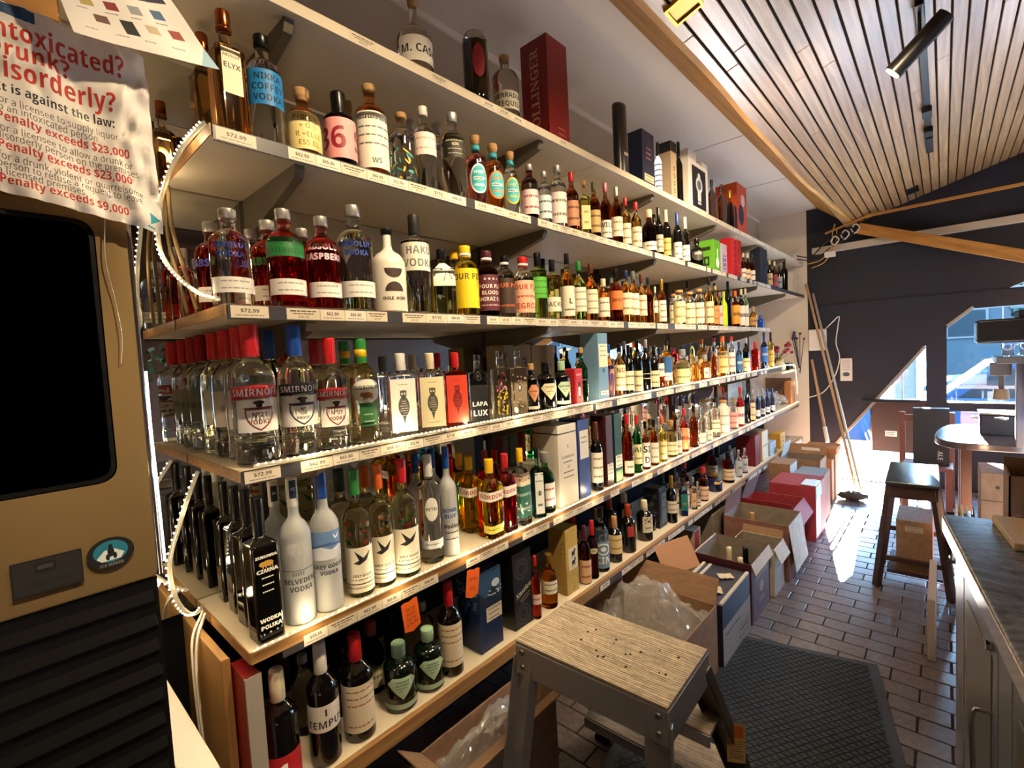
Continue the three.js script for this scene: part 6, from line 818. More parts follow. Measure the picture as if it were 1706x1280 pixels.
{ // bar counter: cabinet run and stone top, turned a little out of line
  const A = 0.115, t = thing('counter_cabinet', 'grey fronted bar cabinet with metal handles along the right', 'cabinet', [0.012, 0, -2.125], -A); t.rotation.y = A;
  const L = 2.6, D = 0.7, H = 0.91;
  part(t, 'carcass', bb(0.03, D, 0.06, H - 0.03, 0.02, L), M.door); part(t, 'plinth', bb(0.07, D - 0.02, 0, 0.06, 0.03, L), M.black);
  let z = 0.03; for (const [w, nm] of [[0.15, 'panel'], [0.42, 'door'], [0.12, 'panel'], [0.42, 'door'], [0.42, 'door'], [0.42, 'door'], [0.42, 'door']]) { const p = part(t, nm, box(0.02, H - 0.14, w - 0.008, 0.003), M.door, [0.022, H / 2 + 0.01, z + w / 2]);
    if (nm === 'door') { part(p, 'inset', join(bb(-0.0125, -0.010, -0.3, 0.3, -w / 2 + 0.05, w / 2 - 0.06, 0.001)), M.doorEdge); const hz = w / 2 - 0.05; part(p, 'handle', join(tube([[-0.012, 0.16, hz], [-0.04, 0.16, hz], [-0.045, 0.15, hz], [-0.045, 0.0, hz], [-0.045, -0.15, hz], [-0.04, -0.16, hz], [-0.012, -0.16, hz]], 0.0055, 40, 8)), M.chrome); part(p, 'lock', at(cyl(0.012, 0.012, 0.016, 16), -0.016, 0.33, hz, 0, 0, Math.PI / 2), M.chrome); } z += w; }
  const c = thing('countertop', 'grey mottled stone bar countertop with a bright front edge', 'countertop', [0.012, 0, -2.125]); c.rotation.y = A;
  const g = box(D + 0.03, 0.035, L + 0.02, 0.006), u = g.attributes.uv, p = g.attributes.position; for (let i = 0; i < u.count; i++) u.setXY(i, p.getX(i) * 1.6, p.getZ(i) * 1.6); part(c, 'slab', g.translate(D / 2, 0.932, L / 2), M.stone); part(c, 'front_edge', bb(-0.018, -0.013, 0.895, 0.944, 0.0, L, 0.002), M.chrome);
  const b = thing('cutting_board', 'thick pale wooden cutting board lying on the countertop', 'cutting board', [0.112, 0.9505, -2.115]); b.rotation.y = A; part(b, 'board', box(0.34, 0.022, 0.26, 0.004).translate(0.17, 0.011, 0.13), C('#dcc7a6', 0.5));
  const w = thing('pale_board', 'low pale beige board standing on the floor past the cabinet end', 'board', [-0.045, 0.001, -3.2]); part(w, 'board', box(0.03, 0.30, 0.55, 0.003).translate(0, 0.15, 0), C('#c7b5a3', 0.6));
}
{ // stool with a brown carton beneath
  const t = thing('bar_stool', 'dark tall stool with a glossy top and splayed legs', 'stool', [-0.145, 0, -3.86], 0.02), H = 0.70, hx = 0.115, hz = 0.29;
  part(t, 'seat', box(0.25, 0.02, 0.60, 0.006), phys({ color: '#33373d', roughness: 0.18, clearcoat: 0.7, clearcoatRoughness: 0.1 }), [0, H - 0.01, 0]); part(t, 'seat_rail', join(bb(-hx, hx, H - 0.10, H - 0.02, hz - 0.03, hz - 0.01), bb(-hx, hx, H - 0.10, H - 0.02, -hz + 0.01, -hz + 0.03), bb(-hx, -hx + 0.018, H - 0.10, H - 0.02, -hz + 0.02, hz - 0.02), bb(hx - 0.018, hx, H - 0.10, H - 0.02, -hz + 0.02, hz - 0.02)), M.woodDark);
  for (const sx of [-1, 1]) for (const sz of [-1, 1]) part(t, 'leg', beam([sx * (hx - 0.015), H - 0.03, sz * (hz - 0.03)], [sx * (hx + 0.06), 0.002, sz * (hz - 0.09)], 0.036, 0.036), M.woodDark);
  part(t, 'rung', beam([-hx - 0.04, 0.2, hz - 0.08], [hx + 0.04, 0.2, hz - 0.08], 0.02, 0.03), M.woodDark); part(t, 'rung', beam([-hx - 0.04, 0.26, -hz + 0.08], [hx + 0.04, 0.26, -hz + 0.08], 0.02, 0.03), M.woodDark);
  const c = thing('cardboard_carton', 'brown carton with a small white label standing under the stool', 'carton', [-0.135, 0.27, -3.85]); part(c, 'carton_body', box(0.17, 0.32, 0.34, 0.003).translate(0, 0.01, 0), M.card); const a = inked(80, 36, words('#b8aa98', '#6a5a4c', ['~', '~'])); part(c, 'label', sheet(a, 0.085, 0.035), a.page.m, [0, 0.12, 0.1715]); part(c, 'support_shelf', bb(-0.13, 0.13, -0.165, -0.151, -0.19, 0.19), M.woodDark);
}

// ---------- far right: bar table, boxes, machines ----------
{
  const t = thing('bar_table', 'dark bar table with a rounded pale-edged top near the back window', 'table', [0.2, 0, -4.35]); const s = new THREE.Shape(); s.moveTo(-0.24, 0.28); s.quadraticCurveTo(-0.22, 0.46, -0.10, 0.48); s.lineTo(1.2, 0.48); s.lineTo(1.2, -0.35); s.lineTo(-0.1, -0.35); s.quadraticCurveTo(-0.24, -0.3, -0.24, 0.28);
  part(t, 'table_top', new THREE.ExtrudeGeometry(s, { depth: 0.03, bevelEnabled: true, bevelSize: 0.005, bevelThickness: 0.005, bevelSegments: 2 }).rotateX(Math.PI / 2).translate(0, 0.9, 0), phys({ color: '#4a4448', roughness: 0.22, clearcoat: 0.6, clearcoatRoughness: 0.12 })); for (const [x, z] of [[-0.1, 0.38], [-0.1, -0.28], [1.1, 0.38], [1.1, -0.28]]) part(t, 'leg', box(0.05, 0.862, 0.05, 0.004), M.woodDark, [x, 0.432, z]);
  const b1 = thing('cardboard_carton', 'large plain brown carton below the bar table edge, with two punched holes', 'carton', [0.245, 0.42, -3.42]); part(b1, 'carton_body', box(0.22, 0.44, 0.26, 0.003).translate(0, 0.22, 0), M.card); part(b1, 'lid_fold', box(0.222, 0.004, 0.262).translate(0, 0.30, 0), M.cardDark); for (const x of [-0.05, 0.02]) part(b1, 'punched_hole', at(cyl(0.008, 0.008, 0.004, 14), x, 0.37, 0.131, Math.PI / 2), M.black);
  const st = thing('side_cabinet', 'low dark red wooden cabinet beyond the countertop', 'cabinet', [0.28, 0, -3.42]); part(st, 'carcass', box(0.42, 0.40, 0.46, 0.004).translate(0, 0.20, 0), M.woodRed); part(st, 'top', box(0.44, 0.018, 0.48, 0.004).translate(0, 0.41, 0), M.woodDark);
  const r = thing('file_rack', 'black rack holding upright white folders', 'rack', [0.062, 0.42, -3.25]); part(r, 'frame', join(bb(-0.05, 0.05, 0, 0.012, -0.11, 0.11), bb(-0.05, 0.05, 0, 0.2, -0.11, -0.104), bb(0.044, 0.05, 0, 0.24, -0.11, 0.11)), M.black); for (let i = 0; i < 3; i++) part(r, 'folder', box(0.008, 0.24, 0.19, 0.001).translate(-0.03 + i * 0.02, 0.13, 0.005), M.white, [0, 0, 0], [0, 0, -0.06]);
  const d = thing('dish_rack', 'white slatted drying tray beside the countertop end', 'tray', [0.17, 0.70, -2.62]); part(d, 'tray', box(0.17, 0.012, 0.26, 0.003), M.white); for (let i = 0; i < 9; i++) part(d, 'slat', box(0.07, 0.012, 0.008, 0.002), M.white, [0.03, 0.012, -0.10 + i * 0.025]); part(d, 'black_side', bb(-0.1, -0.088, -0.02, 0.10, -0.14, 0.14, 0.002), M.blackGloss); part(d, 'support_leg', bb(-0.08, 0.08, -0.70, -0.006, -0.12, 0.12), M.woodDark);
  const e = thing('dark_case', 'large dark boxed machine hanging before the back window', 'machine', [0.42, 1.56, -4.0]); part(e, 'case', box(0.56, 0.135, 0.36, 0.015), M.black); part(e, 'raised_top', box(0.34, 0.045, 0.26, 0.008), M.navy, [0.06, 0.089, 0]); part(e, 'red_band', box(0.30, 0.014, 0.2, 0.004), M.woodRed, [0.1, 0.118, 0.02]);
  const f = thing('equipment_stand', 'grey steel stand carrying the dark boxed machine', 'stand', [0.42, 0, -4.0]); part(f, 'shelf', bb(-0.2, 0.4, 1.375, 1.41, -0.18, 0.18, 0.004), M.aluDark); part(f, 'post', bb(-0.12, -0.05, 0.901, 1.375, 0.08, 0.15, 0.004), M.aluDark); part(f, 'post', bb(0.3, 0.37, 0.901, 1.375, 0.08, 0.15, 0.004), M.aluDark); part(f, 'bracket', bb(-0.22, -0.13, 1.30, 1.376, -0.02, 0.06, 0.004), M.aluDark); part(f, 'lamp_arm', at(cyl(0.012, 0.012, 0.16, 12), -0.17, 1.24, 0.02), M.aluDark); part(f, 'lamp_head', at(cyl(0.036, 0.03, 0.06, 20), -0.17, 1.19, 0.02), C('#8a7a68', 0.5)); part(f, 'base_foot', at(cyl(0.03, 0.03, 0.01, 16), -0.17, 1.045, 0.02), M.aluDark);
  for (let i = 0; i < 5; i++) { const g = thing('glass_tumbler', `small clear tumbler upside down on the grey stand, ${['first', 'second', 'third', 'fourth', 'fifth'][i]} from its left end`, 'glass', [0.27 + i * 0.075, 1.411, -3.9 - (i % 2) * 0.05], 0, 'tumblers on the grey stand'); part(g, 'glass_body', turned([[.8, 0], [.85, .05], [1, 1], [.94, 1], [.8, .1], [0.01, .1]], 0.028, 0.07, 0, 1, 20), BODY.clr); }
  const p = thing('dark_pot', 'dark square tub with a pale glass lid on the bar table', 'tub', [0.29, 0.901, -4.35]); part(p, 'tub', box(0.24, 0.13, 0.2, 0.01).translate(0, 0.065, 0), M.navy); part(p, 'lid', box(0.25, 0.012, 0.21, 0.004).translate(0, 0.137, 0), M.chrome); part(p, 'handle', tube([[-0.125, 0.10, -0.04], [-0.15, 0.10, -0.03], [-0.15, 0.10, 0.03], [-0.125, 0.10, 0.04]], 0.006), M.chrome);
  const dp = thing('blue_display', 'bright blue lit display panel at the right edge', 'display', [0.42, 1.17, -3.72]); part(dp, 'screen', box(0.16, 0.30, 0.012, 0.002), new THREE.MeshStandardMaterial({ color: '#0a2a70', emissive: rgb(0.02, 0.22, 0.95), emissiveIntensity: 0.8 })); part(dp, 'divider', box(0.162, 0.03, 0.016), M.white, [0, -0.07, 0]); part(dp, 'white_strip', box(0.162, 0.05, 0.015), M.white, [0, 0.02, 0.001]); part(dp, 'stand', bb(-0.02, 0.02, -0.27, -0.14, -0.02, 0.02), M.black);
  const cc = thing('cardboard_carton', 'tall open brown carton beyond the countertop end with a bottle in it', 'carton', [0.27, 0.001, -2.36]); part(cc, 'carton_body', join(bb(-0.11, -0.105, 0, 1.07, -0.1, 0.1), bb(0.105, 0.11, 0, 1.07, -0.1, 0.1), bb(-0.11, 0.11, 0, 1.07, 0.095, 0.1), bb(-0.11, 0.11, 0, 1.1, -0.1, -0.095), bb(-0.105, 0.105, 0.94, 0.945, -0.095, 0.095)), M.card);
  const cb = thing('bottle', 'clear glass bottle standing in the tall carton beyond the countertop', 'bottle', [0.26, 0.947, -2.36]); part(cb, 'glass_body', turned(pairs(STYLE.std[0]), 0.036, 0.27, 0, 1, 28), BODY.clr); part(cb, 'cap', turned([[1, 0], [1, .93], [.9, 1]], 0.014, 0.03, 0, 1, 16).translate(0, 0.25, 0), CAP.silver);
  // dark chair back with lettering, red post
  const ch = thing('black_bag', 'black bag with pale letters hung on a chair near the door', 'bag', [-0.085, 0.42, -5.55]); const g = new THREE.BoxGeometry(0.24, 0.50, 0.10, 8, 10, 3), q = g.attributes.position; for (let i = 0; i < q.count; i++) q.setZ(i, q.getZ(i) * (1 - 0.5 * Math.abs(q.getY(i))) + 0.01 * noise.noise(q.getX(i) * 18, q.getY(i) * 14, 1)); g.computeVertexNormals(); part(ch, 'bag_body', g.translate(0, 0.25, 0), C('#1b1f24', 0.7)); const a = inked(40, 90, (c, w, h) => { fillAll(c, w, h, '#1b1f24'); c.translate(w / 2, h / 2); c.rotate(Math.PI / 2); c.fillStyle = '#a8a8a4'; fitText(c, 'ALE', 0, 0, h * 0.9, w * 0.9); }); part(ch, 'lettering', sheet(a, 0.05, 0.11), a.page.m, [0.06, 0.09, 0.056]);
  const ck = thing('wooden_chair', 'dark red wooden chair beside the slanted window', 'chair', [-0.17, 0, -5.62]); part(ck, 'seat', box(0.34, 0.03, 0.34, 0.008), M.woodRed, [0.06, 0.405, 0.05]); for (const [x, z, h] of [[-0.12, -0.11, 0.86], [0.22, -0.11, 0.86], [-0.09, 0.19, 0.39], [0.2, 0.19, 0.39]]) part(ck, 'leg', box(0.045, h, 0.04, 0.006), M.woodRed, [x, h / 2 + 0.002, z]); part(ck, 'back_rail', box(0.30, 0.07, 0.024, 0.006), M.woodRed, [0.05, 0.80, -0.11]);
}

// ---------- back corner: poles, broom, socket, notice, decorations ----------
{
  const p1 = thing('pole', 'long pale wooden pole leaning in the back corner', 'pole'); part(p1, 'shaft', bar([-1.165, 2.22, -6.37], [-0.655, 0.12, -5.70], 0.013, 14), M.poleWood);
  const p2 = thing('mop', 'grey handled mop leaning beside the glass door, its head on the floor', 'mop'); part(p2, 'handle', bar([-1.10, 2.10, -6.37], [-0.60, 0.06, -5.66], 0.012, 14), M.pole); part(p2, 'frame', join(bar([-0.64, 0.20, -5.70], [-0.57, 0.03, -5.60], 0.006), bar([-0.64, 0.20, -5.70], [-0.74, 0.03, -5.58], 0.006), bar([-0.74, 0.03, -5.58], [-0.57, 0.03, -5.60], 0.008)), M.pole);
  const g = new THREE.SphereGeometry(0.1, 22, 14), q = g.attributes.position; for (let i = 0; i < q.count; i++) { const n = 1 + 0.35 * noise.noise(q.getX(i) * 40, q.getY(i) * 30, q.getZ(i) * 40); q.setXYZ(i, q.getX(i) * 1.25 * n, q.getY(i) * 0.42 * n, q.getZ(i) * 0.8 * n); } g.computeVertexNormals(); part(p2, 'mop_head', g.translate(-0.66, 0.046, -5.56), M.broom);
  const p3 = thing('broom_handle', 'shorter pale broom handle leaning behind the tall bin', 'pole'); part(p3, 'shaft', bar([-1.12, 1.35, -6.36], [-0.93, 0.52, -5.98], 0.014, 14), M.poleWood); part(p3, 'socket', bar([-0.955, 0.63, -6.03], [-0.92, 0.48, -5.96], 0.02, 14), M.white);
  const s = thing('junction_box', 'white plastic box with a cable high on the navy wall', 'junction box', [-1.06, 1.575, ZB + 0.05]); part(s, 'box_body', box(0.17, 0.24, 0.08, 0.015), M.white); part(s, 'cable', tube([[0.08, 0.12, 0], [0.16, 0.21, -0.02], [0.20, 0.25, -0.03], [0.19, 0.14, -0.03], [0.17, -0.05, -0.03], [0.20, -0.2, -0.03], [0.16, -0.40, -0.02], [0.04, -0.60, -0.01], [-0.1, -0.66, 0.0]], 0.006, 60), M.cableWhite);
  const n = thing('wall_notice', 'small framed paper notice on the navy wall', 'notice', [-0.80, 1.23, ZB + 0.012]); part(n, 'board', box(0.11, 0.25, 0.02, 0.003), M.cream); const a = inked(66, 150, (c, w, h) => { fillAll(c, w, h, '#d8cfc0'); c.fillStyle = '#7a8a94'; for (let i = 0; i < 6; i++) dashes(c, w * 0.15, h * (0.08 + i * 0.08), w * 0.7, h * 0.025); c.fillStyle = '#3a4c54'; ell(c, w * 0.5, h * 0.72, w * 0.32, h * 0.1); }); part(n, 'print', sheet(a, 0.1, 0.235), a.page.m, [0, 0, 0.0115]);
  const k = thing('socket_outlet', 'small white box at the far end of the top shelf', 'socket', [-1.25, SH.A + 0.05, -6.3]); part(k, 'outlet', box(0.05, 0.10, 0.05, 0.006), M.white);
  const cb = thing('cable_bundle', 'tangle of black and yellow cables in the ceiling corner', 'cables');
  const rnd3 = (pts, r, m) => part(cb, 'cable', tube(pts, r, 50, 6), m);
  rnd3([[-1.24, 2.54, -6.28], [-1.1, 2.50, -6.25], [-0.95, 2.62, -6.2], [-0.8, 2.70, -6.2], [-0.7, 2.76, -6.25]], 0.007, M.cable); rnd3([[-1.24, 2.50, -6.28], [-1.05, 2.46, -6.22], [-0.9, 2.56, -6.2], [-0.74, 2.62, -6.2]], 0.006, M.cable);
  rnd3([[-1.15, 2.43, -6.3], [-1.0, 2.45, -6.25], [-0.9, 2.55, -6.2], [-0.88, 2.72, -6.2], [-0.86, 2.8, -6.2]], 0.006, M.cableYellow); rnd3([[-1.1, 2.38, -6.3], [-0.97, 2.42, -6.25], [-0.86, 2.58, -6.2], [-0.84, 2.76, -6.2]], 0.005, M.cableYellow);
  for (let i = 0; i < 5; i++) { const cx = -0.86 + i * 0.045, cy = 2.62 + 0.022 * i; rnd3([[cx - 0.04, cy, -6.2], [cx, cy + 0.045, -6.17], [cx + 0.04, cy, -6.15], [cx, cy - 0.045, -6.17], [cx - 0.035, cy - 0.01, -6.2]], 0.007, i % 2 ? M.cable : M.cableWhite); } part(cb, 'adapter', bb(-0.96, -0.86, 2.46, 2.52, -6.24, -6.19, 0.008), M.cableWhite);
  // end of the shelves: flowers, jars, wrapping
  const fl = thing('dried_flowers', 'small bunch of red dried flowers at the far end of the fourth shelf level', 'flowers', [-1.33, 1.27, -5.75]); part(fl, 'vase', turned([[.7, 0], [1, .3], [.8, .8], [.5, 1]], 0.045, 0.13, 0, 1, 18), C('#20242c', 0.3)); const pet = [], stem = []; for (let i = 0; i < 20; i++) { const x = rr(-0.12, 0.12), y = rr(0.18, 0.30), z = rr(-0.08, 0.08); pet.push(at(new THREE.IcosahedronGeometry(rr(0.012, 0.024), 1), x, y, z)); stem.push(bar([0, 0.11, 0], [x, y, z], 0.0015, 5)); } part(fl, 'blossoms', join(pet), C('#8e2a34', 0.8)).userData.kind = 'stuff'; part(fl, 'stems', join(stem), C('#4a4630', 0.8)).userData.kind = 'stuff'; 
  const sb = thing('corner_bracket_shelf', 'small cream corner board at the far end of the fourth shelf', 'shelf', [-1.36, 1.255, -5.8]); part(sb, 'board', box(0.3, 0.026, 0.8, 0.002), M.board);
  const jr = thing('glass_jar', 'round pale jar beside the red dried flowers', 'jar', [-1.26, 1.269, -5.52]); part(jr, 'jar_body', turned([[.7, 0], [1, .25], [1, .6], [.6, .85], [.6, 1]], 0.055, 0.11, 0, 1, 20), C('#c9c29c', 0.4)); part(jr, 'lid', turned([[1, 0], [1, 1]], 0.036, 0.015, 0, 1, 18).translate(0, 0.11, 0), CAP.gold);
  const bl = thing('blue_light_box', 'small dark box with a glowing blue indicator beside the flowers', 'lamp', [-1.28, 1.269, -5.9]); part(bl, 'box_body', box(0.09, 0.07, 0.16, 0.006).translate(0, 0.035, 0), M.black); part(bl, 'indicator_light', new THREE.SphereGeometry(0.011, 12, 8).translate(0.045, 0.045, 0.03), new THREE.MeshStandardMaterial({ color: '#1060ff', emissive: rgb(0.05, 0.4, 1), emissiveIntensity: 3 }));
  const pf = thing('cardboard_carton', 'flat brown cardboard pieces at the far end of the fifth shelf', 'carton', [-1.38, SH.E + 0.001, -5.75]); part(pf, 'carton_body', box(0.26, 0.27, 0.02, 0.002).translate(0, 0.135, -0.22), M.card); part(pf, 'orange_side', box(0.06, 0.24, 0.2, 0.003).translate(0.13, 0.12, -0.13), M.orangeCard); 
  film('plastic_film', 'clear wrapping plastic bunched at the far end of the fifth shelf', -1.5, -1.22, -5.75, -5.2, SH.E + 0.02, 0.1, 31, 26);
  const pb = thing('purple_dried_plant', 'dark purple dried plant against the cream corner wall', 'plant', [-1.24, 1.5, -6.36]); const sg = [], lf = []; for (let i = 0; i < 7; i++) { const x = rr(-0.13, 0.05), y = rr(0.05, 0.18); sg.push(bar([0, -0.3, 0], [x, y, rr(-0.02, 0.03)], 0.003, 5)); lf.push(at(new THREE.IcosahedronGeometry(rr(0.012, 0.022), 1), x, y, 0)); } part(pb, 'stems', join(sg), C('#3a2f4a', 0.8)).userData.kind = 'stuff'; part(pb, 'buds', join(lf), C('#4a3c62', 0.8)).userData.kind = 'stuff';
}

// ---------- ceiling: track, spots, strut, rod ----------
{
  const yAt = (x) => 2.79 + 0.29 * (x + 0.731), xt = -0.075;
  const tr = thing('lighting_track', 'black lighting track screwed along the slatted ceiling', 'track'); part(tr, 'rail', bb(xt - 0.017, xt + 0.017, yAt(xt) - 0.022, yAt(xt) - 0.004, -4.95, 1.6, 0.003), M.black); part(tr, 'feed_box', bb(xt - 0.02, xt + 0.02, yAt(xt) - 0.036, yAt(xt) - 0.006, -4.95, -4.6, 0.003), M.black);
  const spots = [[-2.8, [-1.25, 1.75, -2.85], 'black track spotlight pointing at the shelves, the one in view', 1], [-2.08, [-1.25, 1.4, -4.6], 'black track spotlight beyond the top edge, aimed far down the shelves', 1.15], [-1.4, [-1.25, 1.5, -1.6], 'black track spotlight beyond the top edge, aimed straight across', 1], [-0.7, [-1.25, 1.5, -0.75], 'black track spotlight overhead, aimed at the near shelf end', 1], [-0.1, [-1.06, 0.95, -0.08], 'black track spotlight overhead, aimed at the steel machine', 0.9], [-1.78, [-1.25, 1.4, -3.3], 'black track spotlight just out of the top edge, aimed at the farther shelves', 1.1]];
  for (const z of [-4.06, -4.45]) part(tr, 'track_adapter', bb(xt - 0.024, xt + 0.024, yAt(xt) - 0.052, yAt(xt) - 0.018, z - 0.06, z + 0.06, 0.003), M.black);
  for (const [z, T, lab, k] of spots) {
    const t = thing('track_spotlight', lab, 'spotlight', [xt, yAt(xt) - 0.022, z], 0, 'track spotlights'); part(t, 'adapter', box(0.03, 0.02, 0.12, 0.003).translate(0, -0.01, 0), M.black); part(t, 'stem', at(cyl(0.007, 0.007, 0.13, 10), 0, -0.08, 0), M.black);
    const o = V(xt, yAt(xt) - 0.172, z), dir = V(...T).sub(o).normalize(), q = new THREE.Quaternion().setFromUnitVectors(V(0, -1, 0), dir), pos = [0, -0.15, 0];
    const b = part(t, 'lamp_barrel', join(cyl(0.036, 0.036, 0.23, 28), at(cyl(0.038, 0.038, 0.02, 28), 0, -0.112, 0)), M.black, pos); b.quaternion.copy(q);
    const lens = part(b, 'lamp_lens', cyl(0.032, 0.032, 0.004, 24), new THREE.MeshStandardMaterial({ color: '#fff0d8', emissive: rgb(1, 0.8, 0.55), emissiveIntensity: 2.2 }), [0, -0.1245, 0]);
    const l = new THREE.SpotLight(SPOT_WARM, SPOT_CD * k, 0, k < 0.95 ? 0.30 : 0.85, 0.9, 2); l.position.copy(o).addScaledVector(dir, 0.15); l.target.position.set(...T); l.castShadow = true; l.shadow.radius = 1.4; scene.add(l, l.target);
  }
  const cl = thing('ceiling_fitting', 'small square brass-coloured fitting in the slatted ceiling', 'light fitting', [-0.70, yAt(-0.70) - 0.004, -1.80]); cl.rotation.z = 0.282; part(cl, 'frame', join(bb(-0.055, 0.055, -0.012, 0, 0.045, 0.055), bb(-0.055, 0.055, -0.012, 0, -0.055, -0.045), bb(-0.055, -0.045, -0.012, 0, -0.05, 0.05), bb(0.045, 0.055, -0.012, 0, -0.05, 0.05)), mat('#c49a3a', 0.3, 0.8)); part(cl, 'lamp_inset', bb(-0.046, 0.046, -0.004, -0.001, -0.046, 0.046), mat('#8a6a2a', 0.3, 0.7));
  const dr = thing('vent_cover', 'small black vent at the end of the slatted ceiling', 'vent', [-0.22, yAt(-0.22) - 0.004, -6.0]); dr.rotation.z = 0.282; part(dr, 'cover', box(0.1, 0.012, 0.22, 0.003), M.black);
  const st = thing('timber_strut', 'flat tan timber strut running from the ceiling corner', 'beam'); part(st, 'timber', beam([-0.66, 2.715, -6.22], [1.9, 1.60, -6.0], 0.05, 0.105, 0.006), M.timberPlain);
  const rd = thing('yellow_rod', 'thin yellow wooden rod spanning from the ceiling corner', 'rod'); part(rd, 'rod', beam([-0.95, 2.715, -6.2], [-0.55, 2.815, -6.15], 0.016, 0.02, 0.003), M.timberPlain); part(rd, 'rod', beam([-0.6, 2.81, -6.15], [2.2, 2.80, -5.9], 0.02, 0.028, 0.003), M.timberPlain);
}

// ---------- opposite wall, seen in the mirror ----------
{
  const t = thing('bar_shelf', 'short dark shelf on the opposite wall, seen in the mirror', 'shelf', [2.12, 2.13, -1.1]); part(t, 'board', box(0.32, 0.03, 1.2, 0.004).translate(0, -0.015, 0), C('#8a8478', 0.6)); part(t, 'back_panel', bb(0.17, 0.56, -0.6, 0.7, -0.7, 0.7), M.woodDark);
  for (let i = 0; i < 8; i++) { const b = thing('bottle', `dark green bottle on the opposite wall shelf, ${['first', 'second', 'third', 'fourth', 'fifth', 'sixth', 'seventh', 'eighth'][i]} from the window`, 'bottle', [2.06 + (i % 2) * 0.03, 2.131, -1.62 + i * 0.135], 0, 'bottles on the opposite wall shelf'); part(b, 'glass_body', turned(pairs(STYLE[i % 3 ? 'squat' : 'std'][0]), 0.045, 0.27, 0, 1, 20), BODY[i % 3 === 1 ? 'damb' : 'dgrn']); part(b, 'cap', turned([[1, 0], [1, 1]], 0.018, 0.05, 0, 1, 14).translate(0, 0.235, 0), CAP.blk); const a = inked(40, 34, words('#cfc4a4', '#555', ['~', '~'])); part(b, 'label', wrapLabel(pairs(STYLE[i % 3 ? 'squat' : 'std'][0]), 0.045, 0.27, 0, 1, 0.1, 0.42, 150, Math.PI, 2, 0, a), a.page.m); }
  const pl = thing('trailing_plant', 'dark green trailing plant below the opposite wall shelf', 'plant', [2.1, 1.85, -1.25]); const lf = []; for (let i = 0; i < 260; i++) { const g = new THREE.PlaneGeometry(0.05, 0.035, 2, 1); g.attributes.position.setZ(1, 0.008); g.attributes.position.setZ(4, 0.008); lf.push(at(g, rr(-0.1, 0.1), rr(-0.35, 0.2), rr(-0.45, 0.45), rr(-1.4, 1.4), rr(0, 6), rr(-1, 1))); } part(pl, 'foliage', join(lf), new THREE.MeshStandardMaterial({ color: '#1f4a22', roughness: 0.6, side: THREE.DoubleSide })).userData.kind = 'stuff'; part(pl, 'planter', box(0.12, 0.1, 0.9, 0.01), M.woodDark, [0.04, 0.2, 0]);
}

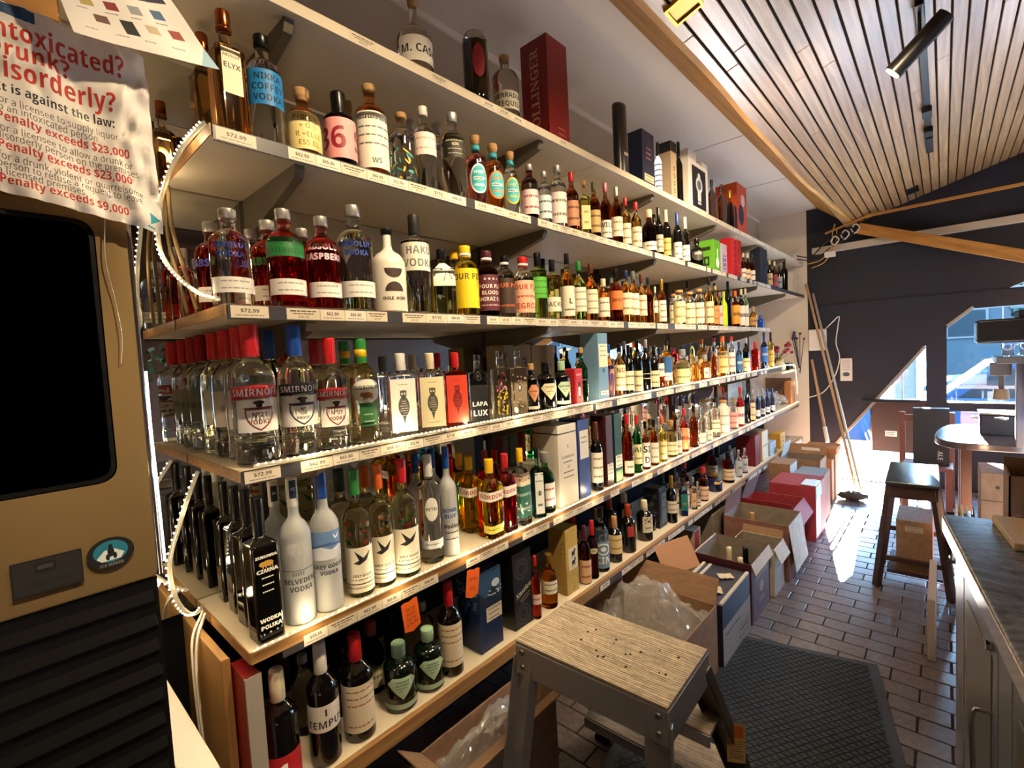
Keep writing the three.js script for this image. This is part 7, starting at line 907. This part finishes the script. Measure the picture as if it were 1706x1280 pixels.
// ---------- outside ----------
{
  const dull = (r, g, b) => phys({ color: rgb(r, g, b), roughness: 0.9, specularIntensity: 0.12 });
  const con = mat('#a5a29c', 0.8); struct('pavement', bb(-14, 14, -0.2, -0.03, -9.0, ZB - 0.15), con); struct('pavement', bb(XR + 0.15, 20, -0.2, -0.03, ZB - 0.15, 16), con); struct('pavement', bb(-14, XR + 0.15, -0.2, -0.03, ZF + 0.15, 16), con); struct('road', bb(-30, 30, -0.6, -0.36, -40, -9.0), dull(0.03, 0.032, 0.035)); struct('kerb', bb(-14, 14, -0.4, -0.03, -9.15, -9.0), mat('#c4c2bc', 0.8));
  function car(label, x, z, len, h, paint, turn) {
    const t = thing('car', label, 'car', [x, -0.36, z], turn); const w = 1.75, body = [[-len / 2, 0.32], [-len / 2 + 0.05, 0.72], [-len / 2 + 0.5, 0.85], [-len * 0.2, 0.92], [len * 0.42, 0.95], [len / 2 - 0.04, 0.8], [len / 2, 0.4], [len / 2 - 0.1, 0.25], [-len / 2 + 0.1, 0.25]], cab = [[-len * 0.24, 0.9], [-len * 0.1, h - 0.06], [0, h], [len * 0.28, h], [len * 0.36, h - 0.08], [len * 0.45, 0.94]];
    part(t, 'body', extrude(body, w - 0.1, 0.05).translate(0, 0, -w / 2 + 0.05), paint); part(t, 'cabin', extrude(cab, w - 0.34, 0.04).translate(0, 0, -w / 2 + 0.17), paint);
    for (const s of [-1, 1]) { const wi = [[-len * 0.19, 0.95], [-len * 0.085, h - 0.11], [len * 0.05, h - 0.09], [len * 0.05, 0.97]], wj = [[len * 0.075, 0.97], [len * 0.075, h - 0.09], [len * 0.27, h - 0.1], [len * 0.36, 0.97]]; for (const q of [wi, wj]) part(t, 'side_window', extrude(q, 0.012).translate(0, 0, s > 0 ? w / 2 - 0.128 : -w / 2 + 0.116), dull(0.004, 0.006, 0.008)); }
    for (const X of [-len * 0.32, len * 0.32]) for (const s of [-1, 1]) { const k = part(t, 'wheel', at(cyl(0.32, 0.32, 0.2, 24), X, 0.32, s * (w / 2 - 0.12), Math.PI / 2), M.black); part(k, 'hub', at(cyl(0.18, 0.18, 0.02, 16), X, 0.32, s * (w / 2 - 0.01), Math.PI / 2), M.aluDark); }
    return t;
  }
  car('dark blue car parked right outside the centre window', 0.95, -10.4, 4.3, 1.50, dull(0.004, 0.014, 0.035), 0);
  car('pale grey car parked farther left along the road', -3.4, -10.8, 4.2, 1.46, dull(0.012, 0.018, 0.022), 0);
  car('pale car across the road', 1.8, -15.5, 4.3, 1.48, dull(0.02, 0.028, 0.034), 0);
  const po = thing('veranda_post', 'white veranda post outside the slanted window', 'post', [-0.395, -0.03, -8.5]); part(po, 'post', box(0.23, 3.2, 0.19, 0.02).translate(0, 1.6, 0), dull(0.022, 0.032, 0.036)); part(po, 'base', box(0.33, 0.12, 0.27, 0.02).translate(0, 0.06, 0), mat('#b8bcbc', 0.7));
  const hb = thing('added_shade_basket', 'round hanging flower basket under the veranda outside', 'sun blocker', [-0.53, 1.04, -7.6]); part(hb, 'basket', new THREE.SphereGeometry(0.21, 20, 10, 0, 6.2832, 1.5708, 1.5708), M.woodDark, [0, 0.12, 0]); const bl2 = []; for (let i = 0; i < 90; i++) bl2.push(at(new THREE.IcosahedronGeometry(rr(0.02, 0.045), 0), rr(-0.2, 0.2), rr(0.1, 0.34), rr(-0.2, 0.2))); part(hb, 'foliage', join(bl2), mat('#35562c', 0.8)).userData.kind = 'stuff'; part(hb, 'chain', bar([0, 0.2, 0], [0, 1.57, 0], 0.004, 6), M.aluDark);  // unseen basket, added only to block sun that would spot the floor
  const vb = thing('added_basket_beam', 'white veranda beam outside carrying the hanging basket', 'beam', [-0.53, 0, -7.6]); part(vb, 'beam', bb(-2.6, 3.4, 2.6, 2.72, -0.05, 0.05), M.white); for (const x of [-2.5, 3.3]) part(vb, 'post', bb(x - 0.06, x + 0.06, -0.03, 2.6, -0.05, 0.05), M.white);  // beam and posts added out of view to hold the shading basket
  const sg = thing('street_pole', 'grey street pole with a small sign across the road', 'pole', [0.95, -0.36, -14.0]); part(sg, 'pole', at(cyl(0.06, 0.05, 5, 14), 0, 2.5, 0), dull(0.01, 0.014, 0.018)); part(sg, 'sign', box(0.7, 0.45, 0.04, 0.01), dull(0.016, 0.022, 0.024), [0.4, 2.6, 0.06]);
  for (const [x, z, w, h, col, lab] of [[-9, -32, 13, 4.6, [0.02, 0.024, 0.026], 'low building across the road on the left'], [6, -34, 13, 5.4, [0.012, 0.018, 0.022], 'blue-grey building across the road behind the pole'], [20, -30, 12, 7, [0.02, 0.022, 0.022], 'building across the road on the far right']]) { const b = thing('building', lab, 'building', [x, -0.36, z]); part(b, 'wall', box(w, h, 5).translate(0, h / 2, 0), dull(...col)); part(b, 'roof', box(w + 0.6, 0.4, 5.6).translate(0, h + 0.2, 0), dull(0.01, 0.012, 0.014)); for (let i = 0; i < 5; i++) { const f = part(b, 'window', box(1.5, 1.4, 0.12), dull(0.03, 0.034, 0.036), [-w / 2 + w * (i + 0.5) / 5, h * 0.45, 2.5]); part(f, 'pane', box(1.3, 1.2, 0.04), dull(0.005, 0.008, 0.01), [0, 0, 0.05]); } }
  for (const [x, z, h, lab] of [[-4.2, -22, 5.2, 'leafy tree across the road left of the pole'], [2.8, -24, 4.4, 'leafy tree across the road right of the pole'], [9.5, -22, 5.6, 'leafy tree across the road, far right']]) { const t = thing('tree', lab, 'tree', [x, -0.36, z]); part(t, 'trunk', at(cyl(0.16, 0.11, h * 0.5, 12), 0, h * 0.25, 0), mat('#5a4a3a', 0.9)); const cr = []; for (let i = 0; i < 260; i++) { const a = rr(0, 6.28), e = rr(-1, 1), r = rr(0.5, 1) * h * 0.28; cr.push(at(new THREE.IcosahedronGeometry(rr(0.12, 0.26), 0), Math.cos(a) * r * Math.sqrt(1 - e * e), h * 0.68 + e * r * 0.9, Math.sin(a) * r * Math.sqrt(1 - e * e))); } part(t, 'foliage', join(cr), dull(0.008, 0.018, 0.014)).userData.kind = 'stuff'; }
}
for (const p of pages) p.t.needsUpdate = true;
scene.traverse((o) => { if (o.isMesh) o.castShadow = o.receiveShadow = true; });
renderer.render(scene, camera);
